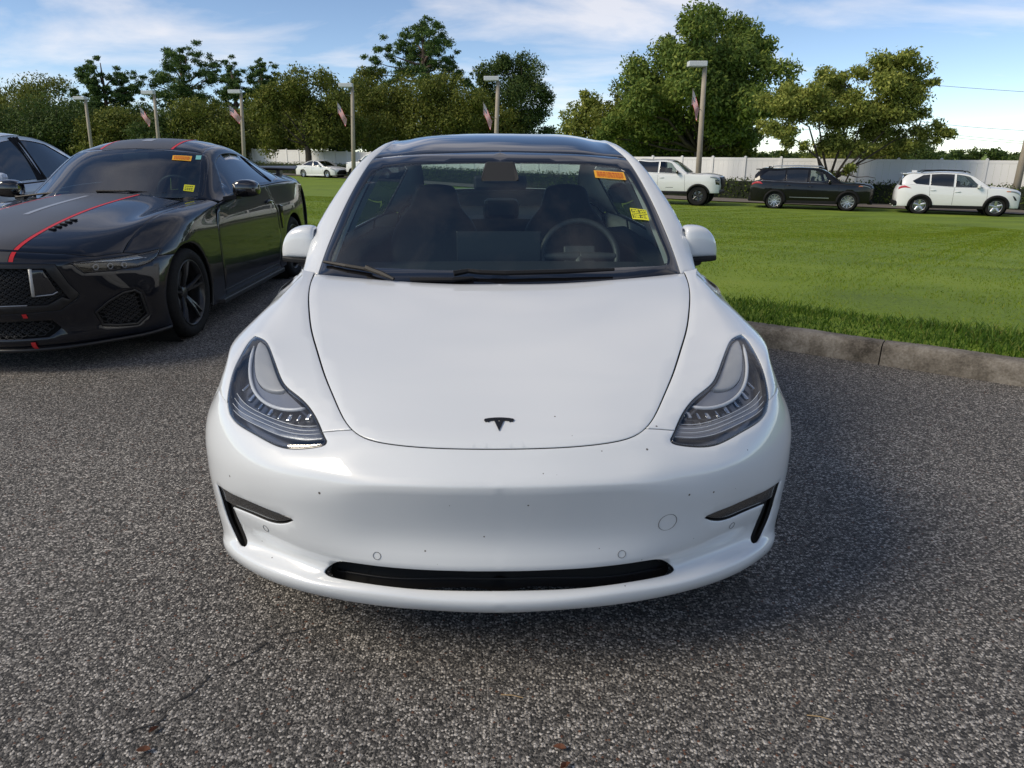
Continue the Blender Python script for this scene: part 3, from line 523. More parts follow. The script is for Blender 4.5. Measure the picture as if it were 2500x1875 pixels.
# ---- foliage
def leaf_mat(name, c0, c1, c2, trans=.3):
    m = mat(name, c1, 0.6); N, L, MA, RAMP, MIX, b = nodes(m); g = N('ShaderNodeNewGeometry')
    co = N('ShaderNodeTexCoord'); nz_ = N('ShaderNodeTexNoise', Scale=0.55, Detail=3.0); L(co.outputs['Object'], nz_.inputs[0])
    f = MA('ADD', MA('MULTIPLY', g.outputs['Random Per Island'], .55), MA('MULTIPLY', nz_.outputs['Fac'], .45))
    col = RAMP(f, [(0.2, c0), (0.5, c1), (0.8, c2)]); L(col, b.inputs['Base Color']); b.inputs['Specular IOR Level'].default_value = .2
    nt = m.node_tree; tr = nt.nodes.new('ShaderNodeBsdfTranslucent'); L(col, tr.inputs[0]); mx = nt.nodes.new('ShaderNodeMixShader'); mx.inputs[0].default_value = trans
    L(b.outputs[0], mx.inputs[1]); L(tr.outputs[0], mx.inputs[2]); L(mx.outputs[0], nt.nodes['Material Output'].inputs[0]); return m
LM = dict(oak=leaf_mat('oak_leaf', (0.058, 0.086, 0.016), (0.137, 0.166, 0.030), (0.258, 0.264, 0.051)), dark=leaf_mat('dark_leaf', (0.028, 0.056, 0.017), (0.067, 0.111, 0.028), (0.138, 0.181, 0.044)), pine=leaf_mat('pine_needle', (0.031, 0.070, 0.022), (0.076, 0.140, 0.036), (0.162, 0.235, 0.056)), big=leaf_mat('maple_leaf', (0.070, 0.120, 0.027), (0.148, 0.216, 0.041), (0.281, 0.329, 0.066)), willow=leaf_mat('willow_leaf', (0.083, 0.112, 0.021), (0.175, 0.197, 0.038), (0.269, 0.281, 0.060)), elm=leaf_mat('elm_leaf', (0.100, 0.140, 0.029), (0.229, 0.270, 0.053), (0.400, 0.410, 0.095)), hedge=leaf_mat('hedge_leaf', (0.024, 0.050, 0.011), (0.072, 0.112, 0.019), (0.156, 0.197, 0.035)))
BARK = mat('bark', (0.11, 0.085, 0.06), .9, noise=(6, .6, (0.05, 0.04, 0.03)), bump=(14, .6))
PBARK = mat('pine_bark', (0.16, 0.115, 0.085), .9, noise=(5, .6, (0.07, 0.05, 0.04)), bump=(14, .6))
def leaves(cen, rad, n, size, rng, flat=1.0, shell=.55, droop=0.0):
    """n small leaf quads spread through ellipsoidal clumps"""
    cen = np.asarray(cen); rad = np.asarray(rad); w = (rad ** 2).sum(1); k = rng.choice(len(cen), n, p=w / w.sum()); v = rng.normal(size=(n, 3)); v /= np.linalg.norm(v, axis=1)[:, None]
    r = (shell + (1 - shell) * rng.random(n)) ** .8; P = cen[k] + v * rad[k] * r[:, None]
    P += rng.normal(0, .16, P.shape) * rad[k]
    a = rng.normal(size=(n, 3)); a[:, 2] *= flat; a /= np.linalg.norm(a, axis=1)[:, None]; a[:, 2] -= droop; b = np.cross(a, v + rng.normal(0, .5, (n, 3))); b /= np.linalg.norm(b, axis=1)[:, None] + 1e-9
    s = size * rng.uniform(.55, 1.3, n)[:, None]
    V = np.stack([P - a * s, P + b * s * .45, P + a * s, P - b * s * .45], 1).reshape(-1, 3); F = np.arange(4 * n).reshape(-1, 4); return V, F
def limb(B, p0, p1, r0, r1, rng, n=4, wob=.12):
    p0, p1 = np.array(p0), np.array(p1); L = np.linalg.norm(p1 - p0); pts = [p0 + (p1 - p0) * i / n + (rng.normal(0, wob * L / n, 3) if 0 < i < n else 0) for i in range(n + 1)]
    B.tube(pts, list(np.linspace(r0, r1, n + 1)), 7); return pts
def tree(kind, x, y, ztop, width, seed, label, group, name=None):
    rng = np.random.default_rng(seed); zb = kz(x, y) if abs(x) < 400 else 0; H = ztop - zb
    t = thing(name or {'pine': 'pine_tree', 'bigpine': 'pine_tree', 'cypress': 'cypress_tree', 'willow': 'willow_tree'}.get(kind, 'broadleaf_tree'), label, 'tree', (x, y, zb), 0, group)
    B = MB(); cen = []; rad = []; W = width / 2
    if kind in ('pine', 'bigpine'):
        lean = rng.normal(0, .15, 2); top = np.array([lean[0], lean[1], H * .96]); trunk = limb(B, (0, 0, 0), top, .22 if kind == 'pine' else .32, .05, rng, 7, .03)
        c0 = .40 if kind == 'pine' else .30; nb_ = 26 if kind == 'pine' else 46
        for i in range(nb_):
            f = c0 + (1 - c0) * (i / nb_) ** .85; z = H * f; prof = math.sin(math.pi * min(1, (1 - f) / (1 - c0) * .80 + .20)) ** .7; L = W * prof * rng.uniform(.55, 1.08); a = i * 2.4 + rng.normal(0, .4)
            p0 = np.array([lean[0] * f, lean[1] * f, z - .2]); p1 = p0 + np.array([math.cos(a) * L, math.sin(a) * L, .12 * L + rng.uniform(-.1, .3)]); limb(B, p0, p1, .06, .02, rng, 2, .1)
            for q in (.5, .78, 1.0):
                c = p0 + (p1 - p0) * q + rng.normal(0, .2, 3); cen.append(c); s = rng.uniform(.38, .75) * (W / 4.2) ** .5; rad.append((s * 1.3, s * 1.3, s * .9))
        cen.append((lean[0], lean[1], H * .97)); rad.append((.5, .5, .5))
        V, F = leaves(cen, rad, 16000 if kind == 'pine' else 28000, .145, rng, shell=.2); bark = PBARK; lm = LM['pine']
    elif kind == 'cypress':
        limb(B, (0, 0, 0), (0, 0, H * .95), .25, .04, rng, 5, .02)
        for i in range(60):
            f = rng.uniform(.12, 1) ** .9; r = W * (1 - f) ** .55 * .85 + .15; a = rng.uniform(0, 6.28); q = rng.uniform(.3, 1); cen.append((math.cos(a) * r * q, math.sin(a) * r * q, H * f * .97)); s = rng.uniform(.4, .85); rad.append((s, s, s * 1.15))
        V, F = leaves(cen, rad, 16000, .15, rng, shell=.3); bark = BARK; lm = LM['pine']
    else:
        sparse = kind == 'sparse'
        tz = H * (.14 if kind not in ('big',) else .14); limb(B, (0, 0, 0), (0, 0, tz), .03 * H + .05, .026 * H + .03, rng, 3, .03)
        nl = 7 if kind != 'big' else 11; tips = []
        for i in range(nl):
            a = i * 2.4 + rng.normal(0, .3); e = rng.uniform(.35, 1.0); p1 = (math.cos(a) * W * .75 * e, math.sin(a) * W * .75 * e, H * rng.uniform(.5, .85)); tips.append(limb(B, (0, 0, tz * .95), p1, .018 * H, .03, rng, 4, .12)[-1])
        nc = {'big': 95, 'dark': 46, 'oak': 52, 'willow': 46, 'sparse': 30}[kind]; cz = H * .53; rz_ = H * .47
        for i in range(nc):
            v = rng.normal(size=3); v /= np.linalg.norm(v); r = rng.uniform(.25, 1) ** .5; 
            if v[2] < -.55: v[2] *= .6
            p = np.array([v[0] * W * r, v[1] * W * r, cz + v[2] * rz_ * r])
            if kind == 'big': p[:2] *= (.62 + .45 * math.sin(math.pi * np.clip(p[2] / H, .05, .95)))
            s = rng.uniform(.13, .24) * width if not sparse else rng.uniform(.08, .15) * width
            cen.append(p); rad.append((s, s, s * (.72 if kind != 'willow' else 1.25)))
        n = {'big': 26000, 'sparse': 7000, 'oak': 16500, 'dark': 14000, 'willow': 16000}[kind]
        V, F = leaves(cen, rad, n, (.165 if not sparse else .12), rng, shell=.45 if not sparse else .1, droop=.8 if kind == 'willow' else 0.); bark = BARK; lm = LM[{'sparse': 'elm'}.get(kind, kind)]
        rr = V.reshape(-1, 4, 3).mean(1); k = rr[:, 2] > .02 * H; V = V.reshape(-1, 4, 3)[k].reshape(-1, 3); F = np.arange(len(V)).reshape(-1, 4)
    B.build('trunk', bark, t, smooth=True)
    fastmesh('crown', V, F, lm, t)
    return t
TL = {'oak': 'olive green rounded oak tree', 'dark': 'dark dense shady tree', 'pine': 'tall thin pine with open tufts', 'bigpine': 'tall broad pine rising above its neighbours', 'cypress': 'narrow upright dark cypress', 'willow': 'pale willow with hanging foliage', 'sparse': 'thin airy tree showing sky between its branches', 'big': 'huge full green tree towering behind the white pickup truck'}
where = ['at the far end of the tree row behind the pale sedan', 'with twin tops behind the willow', 'beside the willow at the end of the row', 'low beneath the willow', 'under the broad pine above the coupe', 'below the thin pine near a flag', 'between two flags above the coupe', 'squeezed beneath the cypresses', 'at the shoulder of the tallest pine', 'in the gap beside the widest oak', 'in front of a dark tree behind the sedan roof', 'beneath the cypress pair', 'left of the fence side oak', 'at the left foot of the huge tree', 'at the right foot of the huge tree', 'under the huge tree behind the fence', 'beyond the fence behind the multi stemmed elm', 'beyond the fence right of the elm trunk', 'beyond the fence over the white crossover', 'beside the farthest lamp pole', 'between the thin pine and the broad pine', 'at the foot of the thin pine', 'behind the flag above the coupe', 'filling the gap left of the widest oak', 'below the tallest pine beside the widest oak', 'next beyond the willow', 'second beyond the willow', 'third beyond the willow', 'last beyond the willow']
for i, (k, x, y, zt, w) in enumerate(ENV['trees']):
    tree(k, x, y, zt, w, 100 + i, ' '.join((TL[k] + ' ' + where[i]).split()[:16]), 'trees behind the fence')
# the large crowns whose lobes can be told apart
for i, (kind, x, y, z, lobes, label) in enumerate(ENV['lobed']):
    rng = np.random.default_rng(900 + i); zb = kz(x, y); t = thing(('cypress_tree' if 'cypress' in label else 'pine_tree') if kind == 'pine' else 'broadleaf_tree', label, 'tree', (x, y, zb), 0, 'trees behind the fence'); B = MB(); cen = []; rad = []
    L = np.array(lobes); H = (L[:, 1] + L[:, 2]).max() - zb; W = np.abs(L[:, 0]).max(); lo = (L[:, 1] - L[:, 2]).min() - zb
    fork = (0, 0, max(lo + .6, .15 * H)); limb(B, (0, 0, 0), fork, .03 * H + .05, .024 * H + .03, rng, 3, .03)
    if kind == 'pine': limb(B, fork, (L[0][0], 0, H * .96), .024 * H, .05, rng, 5, .03)
    for (dx, zc, r) in lobes:
        dep = W * .55 * rng.uniform(-1, 1); e = np.array([dx, dep, zc - zb]); st = np.array([0, 0, fork[2] + (e[2] - fork[2]) * .7]) if kind == 'pine' else np.array(fork); limb(B, st, e, .012 * H * (r / L[:, 2].mean()), .02, rng, 4, .12)
        for q in range(4 if kind != 'pine' else 11):
            c = e + rng.normal(0, .36 if kind != 'pine' else .55, 3) * r; s = r * (rng.uniform(.6, .95) if kind != 'pine' else rng.uniform(.30, .58)); cen.append(c); rad.append((s, s, s * (.8 if kind != 'pine' else .6)))
    V, F = leaves(cen, rad, int((2300 if kind != 'elm' else 700) * len(lobes)), .150 if kind != 'pine' else .135, rng, shell=.35 if kind != 'pine' else .0); B.build('trunk', PBARK if kind == 'pine' else BARK, t, smooth=True); fastmesh('crown', V, F, LM[kind], t)
# far tree line
for i, p in enumerate(ENV['far']):
    rng = np.random.default_rng(500 + i); zb = kz(p[0], p[1]); H = p[2] - zb; t = thing('distant_tree', 'small hazy tree in the distant tree line beyond the fence', 'tree', (p[0], p[1], zb), 0, 'distant tree line')
    B = MB(); limb(B, (0, 0, 0), (0, 0, H * .6), .25, .1, rng, 3, .04); B.build('trunk', BARK, t)
    n = 14; cen = np.stack([rng.normal(0, 1.5, n), rng.normal(0, 1.2, n), H * rng.uniform(.25, .9, n)], 1); s = rng.uniform(.6, 1.3, n); V, F = leaves(cen, np.stack([s * 1.2, s * 1.2, s * .8], 1), 900, .4, rng, shell=.2); fastmesh('crown', V, F, LM['dark'], t)
# the multi-stemmed elm in front of the fence
def elm():
    rng = np.random.default_rng(42); x, y, _ = ENV['elm']; y -= .2; zb = kz(x, y); t = thing('elm_tree', 'multi stemmed elm with open spreading crown between the black and white crossovers', 'tree', (x, y, zb)); B = MB(); cen = []; rad = []
    limb(B, (0, 0, 0), (-.05, 0, 1.15), .13, .11, rng, 3, .03)
    def off(u, v): # metres from the base in the plane facing the lot
        return np.array([(u - 2026) / 1750 * 34.5, rng.uniform(-.5, .5), 0]) + np.array([0, 0, (470 - v) / 1750 * 34.5])
    stems = [((2015, 415), (1990, 350), (1950, 290), (1900, 262)), ((2022, 410), (2005, 350), (1985, 290), (1985, 215)), ((2028, 410), (2040, 350), (2045, 280), (2050, 200)), ((2030, 412), (2060, 350), (2090, 290), (2110, 210)), ((2032, 415), (2075, 360), (2130, 300), (2150, 235)), ((2020, 420), (1985, 360), (1940, 325), (1880, 300)), ((2034, 418), (2100, 370), (2170, 320), (2240, 300)), ((2030, 440), (2055, 425), (2068, 400), (2066, 380))]
    for st in stems:
        p = [off(*q) for q in st]; B.tube([tuple(q) for q in p], [.065, .05, .032, .014], 7)
        for q in range(5):
            a = p[2] + (p[3] - p[2]) * rng.random(); b = a + rng.normal(0, .7, 3) * (1, 1, .6) + np.array([0, 0, .45]); limb(B, a, b, .03, .01, rng, 3, .15)
    clumps = [(1865, 240, 26), (1890, 228, 30), (1920, 240, 34), (1950, 225, 34), (1940, 200, 22), (1975, 250, 30), (2000, 215, 26), (1990, 180, 20), (2030, 190, 24), (2040, 240, 28), (2020, 290, 36), (2040, 270, 30), (2045, 175, 18), (2095, 165, 26), (2120, 150, 24), (2150, 155, 26), (2185, 175, 24), (2110, 200, 34), (2150, 205, 36), (2190, 215, 30), (2205, 195, 18), (2130, 245, 36), (2175, 250, 30), (2205, 260, 20), (2090, 265, 30), (2120, 295, 34), (2160, 295, 30), (2205, 305, 26), (2240, 300, 22), (2265, 308, 18), (2250, 330, 18), (1880, 295, 20), (1910, 300, 22), (1850, 280, 18), (1900, 325, 16), (1925, 335, 14), (2185, 335, 20), (2080, 330, 22), (2010, 330, 22), (1945, 270, 22), (2068, 385, 14), (2055, 400, 9), (2018, 395, 8)]
    for (u, v, r) in clumps:
        for k in range(3):
            c = off(u + rng.normal(0, r * .4), v + rng.normal(0, r * .35)); c[1] = rng.uniform(-1.3, 1.3); s = r / 1750 * 34.5 * rng.uniform(.8, 1.25); cen.append(c); rad.append((s, s * 1.2, s * .7))
    V, F = leaves(cen, rad, 60000, .085, rng, shell=.1); B.build('trunk', BARK, t, smooth=True); fastmesh('crown', V, F, LM['elm'], t)
elm()
# ---- hedge in front of the fence
hd = MB(); rng = np.random.default_rng(9); cen = []; rad = []
for s in np.arange(0.3, fs[-1] * .97, .55):
    p = fpt(s); q = fpt(s + .3); t = (q - p)[:2]; t /= np.linalg.norm(t) + 1e-9; nrm = np.array([t[1], -t[0]]); nrm = nrm if nrm[1] < 0 else -nrm
    c = p[:2] + nrm * 1.0; zb = kz(*c)
    for z in (.3, .72): cen.append((c[0], c[1], zb + z)); rad.append((.45, .45, .38 + .03 * rng.random()))
hx, hy = cen[0][:2]; C0 = np.array([hx, hy, kz(hx, hy)])
hedge = thing('hedge', 'long clipped dark green hedge at the foot of the white fence', 'hedge', tuple(C0))
V, F = leaves(np.array(cen) - C0, rad, 52000, .075, rng, shell=.75); fastmesh('foliage', V, F, LM['hedge'], hedge)
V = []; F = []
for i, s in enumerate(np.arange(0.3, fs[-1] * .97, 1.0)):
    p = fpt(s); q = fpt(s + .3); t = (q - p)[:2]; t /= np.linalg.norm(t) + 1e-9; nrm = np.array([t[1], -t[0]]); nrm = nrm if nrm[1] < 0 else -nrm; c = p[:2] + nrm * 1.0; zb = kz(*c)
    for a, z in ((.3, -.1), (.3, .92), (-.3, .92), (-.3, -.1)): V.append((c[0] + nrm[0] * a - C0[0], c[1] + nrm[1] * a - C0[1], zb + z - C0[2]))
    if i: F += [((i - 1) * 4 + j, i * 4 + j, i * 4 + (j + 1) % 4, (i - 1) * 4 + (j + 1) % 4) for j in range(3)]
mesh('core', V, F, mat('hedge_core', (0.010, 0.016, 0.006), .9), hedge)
# concrete strip along the parked row
V = []; F = []
for i, s in enumerate(np.arange(0.2, fs[-1] * .97, 1.0)):
    p = fpt(s); q = fpt(s + .3); t = (q - p)[:2]; t /= np.linalg.norm(t) + 1e-9; nrm = np.array([t[1], -t[0]]); nrm = nrm if nrm[1] < 0 else -nrm
    for a in (1.7, 4.6): c = p[:2] + nrm * a; V.append((c[0], c[1], kz(*c) + .045))
    if i: F.append((2 * i - 2, 2 * i - 1, 2 * i + 1, 2 * i))
o = mesh('service_path', V, F, mat('path_concrete', (0.20, 0.17, 0.145), .9, noise=(.8, .7, (0.12, 0.105, 0.09)))); o['kind'] = 'structure'
# ---- lamp poles with shoebox heads
CONC = mat('pole_concrete', (0.40, 0.35, 0.28), .8, noise=(3, .6, (0.31, 0.27, 0.21))); HEADM = mat('lamp_head_white', (0.62, 0.64, 0.66), .4); LENSM = mat('lamp_lens', (0.5, 0.5, 0.48), .2)
pl = ['farthest concrete lamp pole beside the willow', 'concrete lamp pole with a flag next to the farthest pole', 'concrete lamp pole rising above the rear of the black coupe', 'concrete lamp pole beside the small white sedan', 'concrete lamp pole rising above the white sedan roof', 'concrete lamp pole behind the white pickup truck', 'concrete lamp pole behind the hood of the white crossover']
POLES = []
for i, (x, y, z) in enumerate(ENV['poles']):
    if i == 6: y -= .9
    zb = kz(x, y); p = thing('lamp_pole', pl[i], 'lamp pole', (x, y, zb), 0, 'lamp poles along the fence'); H = z - zb; bx = ENV['pole_base'][i] - x
    B = MB(); B.tube([(bx, 0, -.1), (bx * .5, 0, H * .5), (0, 0, H)], [.165, .14, .115], 12); B.build('pole', CONC, p, smooth=True)
    B = MB(); B.box((-.30, -.04, H + .10), (.10, .08, .08)); B.box((-.42, -.05, H + .12), (.95, .50, .26)); h = B.build('lamp_head', HEADM, p, bevel=.03)
    B = MB(); B.box((-.42, -.05, H - .02), (.75, .38, .03)); B.build('lamp_lens', LENSM, h)
    POLES.append((x, y, zb, H))
# ---- flags
RED = mat('flag_red', (0.50, 0.018, 0.028), .8); WHT = mat('flag_white', (0.72, 0.70, 0.70), .8); BLU = mat('flag_blue', (0.015, 0.02, 0.11), .8); STAFF = mat('flag_staff', (0.25, 0.22, 0.18), .6)
fll = ['flag on the pole nearest the farthest lamp', 'flag blowing out towards the pole above the coupe', 'flag hanging beside the pole by the small white sedan', 'flag hanging beside the pole above the sedan roof', 'flag drooping before the huge tree']
def flag(i, p, tilt, w, h, curl):
    t = thing('flag', 'red white and blue striped ' + fll[i], 'flag', tuple(p), 0, 'flags on the lamp poles'); me = bpy.data.meshes.new('cloth'); nx, nz2 = 18, 13; V = []; F = []; mi = []
    for j in range(nz2 + 1):
        for k in range(nx + 1):
            a = k / nx; b = j / nz2; L = a * w
            # fly falls away from the hoist, folding as it hangs
            x = -L * math.cos(tilt) * (1 - .25 * b) * (1 - curl * a); y = .10 * math.sin(a * 7 + b * 2.2) * a; z = -b * h * (1 - .25 * a) - L * math.sin(tilt) + .05 * math.sin(a * 6)
            V.append((-x * (1 if i != 4 else .6), y, z))
    for j in range(nz2):
        for k in range(nx):
            F.append((j * (nx + 1) + k, j * (nx + 1) + k + 1, (j + 1) * (nx + 1) + k + 1, (j + 1) * (nx + 1) + k)); mi.append(2 if (k < 7 and j < 7) else (0 if j % 2 == 0 else 1))
    me.from_pydata(V, [], F)
    for m in (RED, WHT, BLU): me.materials.append(m)
    me.polygons.foreach_set('material_index', mi); c = link('cloth', me, None, t, True)
    B = MB()
    for r in range(5):
        for q in range(6):
            v = Vector(V[(r + 1) * (nx + 1) + q + 1]); B.box(v + Vector((0, -.006, 0)), (.035, .008, .03))
    B.build('stars', WHT, c)
    px, py, zb, H = POLES[i + 1]; B = MB(); B.tube([(0, 0, .05), (0, 0, -h - .05)], .015, 6); B.tube([(0, 0, -h), (px - p[0], py - p[1], -h - .25)], .015, 6); B.build('staff', STAFF, t)
for i, p in enumerate(ENV['flags']):
    flag(i, (p[0] - (.40 if i != 4 else .30), p[1], p[2] + .60), (.9, .7, 1.0, 1.05, .9)[i], 1.25, .70, .12)
# ---- overhead wires
wl = ['highest thin power line over the white crossover', 'second thin power line below the highest one', 'lowest power line sagging behind the elm', 'thin power line just above the lowest one']
for i, w in enumerate(ENV['wires']):
    B = MB(); B.tube([tuple(q) for q in spline(w, 24)], .016, 5); o = B.build('power_line', mat('wire_grey', (0.10, 0.11, 0.13), .6)); tag(o, wl[i], 'cable', 'overhead power lines')
# ---- litter
ll = ['curled brown dead leaf on asphalt before the white sedan', 'torn brown dead leaf at the picture edge on asphalt', 'brown leaf beside the crack in the asphalt', 'small red brown leaf left of the crack', 'tan straw twig on dark asphalt', 'pale dry twig on asphalt below the kerb']
rn = random.Random(11)
for i, p in enumerate(ENV['leaves']):
    B = MB()
    if i < 4:
        a = rn.uniform(0, 6.28); L = rn.uniform(.014, .02); c, s = math.cos(a), math.sin(a); pts = []
        out = [(-1, 0), (-.6, .45), (-.1, .55), (.5, .4), (1, 0), (.5, -.35), (-.1, -.5), (-.6, -.4)]
        pts = [(p[0] + (u * c - v * s) * L, p[1] + (u * s + v * c) * L, .006 + .010 * abs(v) + .004 * rn.random()) for u, v in out]; pts.append((p[0], p[1], .004))
        B.add(pts, [(k, (k + 1) % 8, 8) for k in range(8)]); o = B.build('fallen_leaf', mat('dead_leaf', (0.14, 0.045, 0.018), .8, noise=(90, .6, (0.06, 0.025, 0.012)))); sm = o.modifiers.new('solid', 'SOLIDIFY'); sm.thickness = .001
        tag(o, ll[i], 'leaf', 'dead leaves on the asphalt')
    else:
        a = rn.uniform(-.5, .5); B.tube([(p[0] - .03 * math.cos(a), p[1] - .03 * math.sin(a), .005), (p[0], p[1], .008), (p[0] + .03 * math.cos(a), p[1] + .03 * math.sin(a), .004)], .0015, 5); o = B.build('twig', mat('dry_straw', (0.35, 0.24, 0.12), .8)); tag(o, ll[i], 'twig')

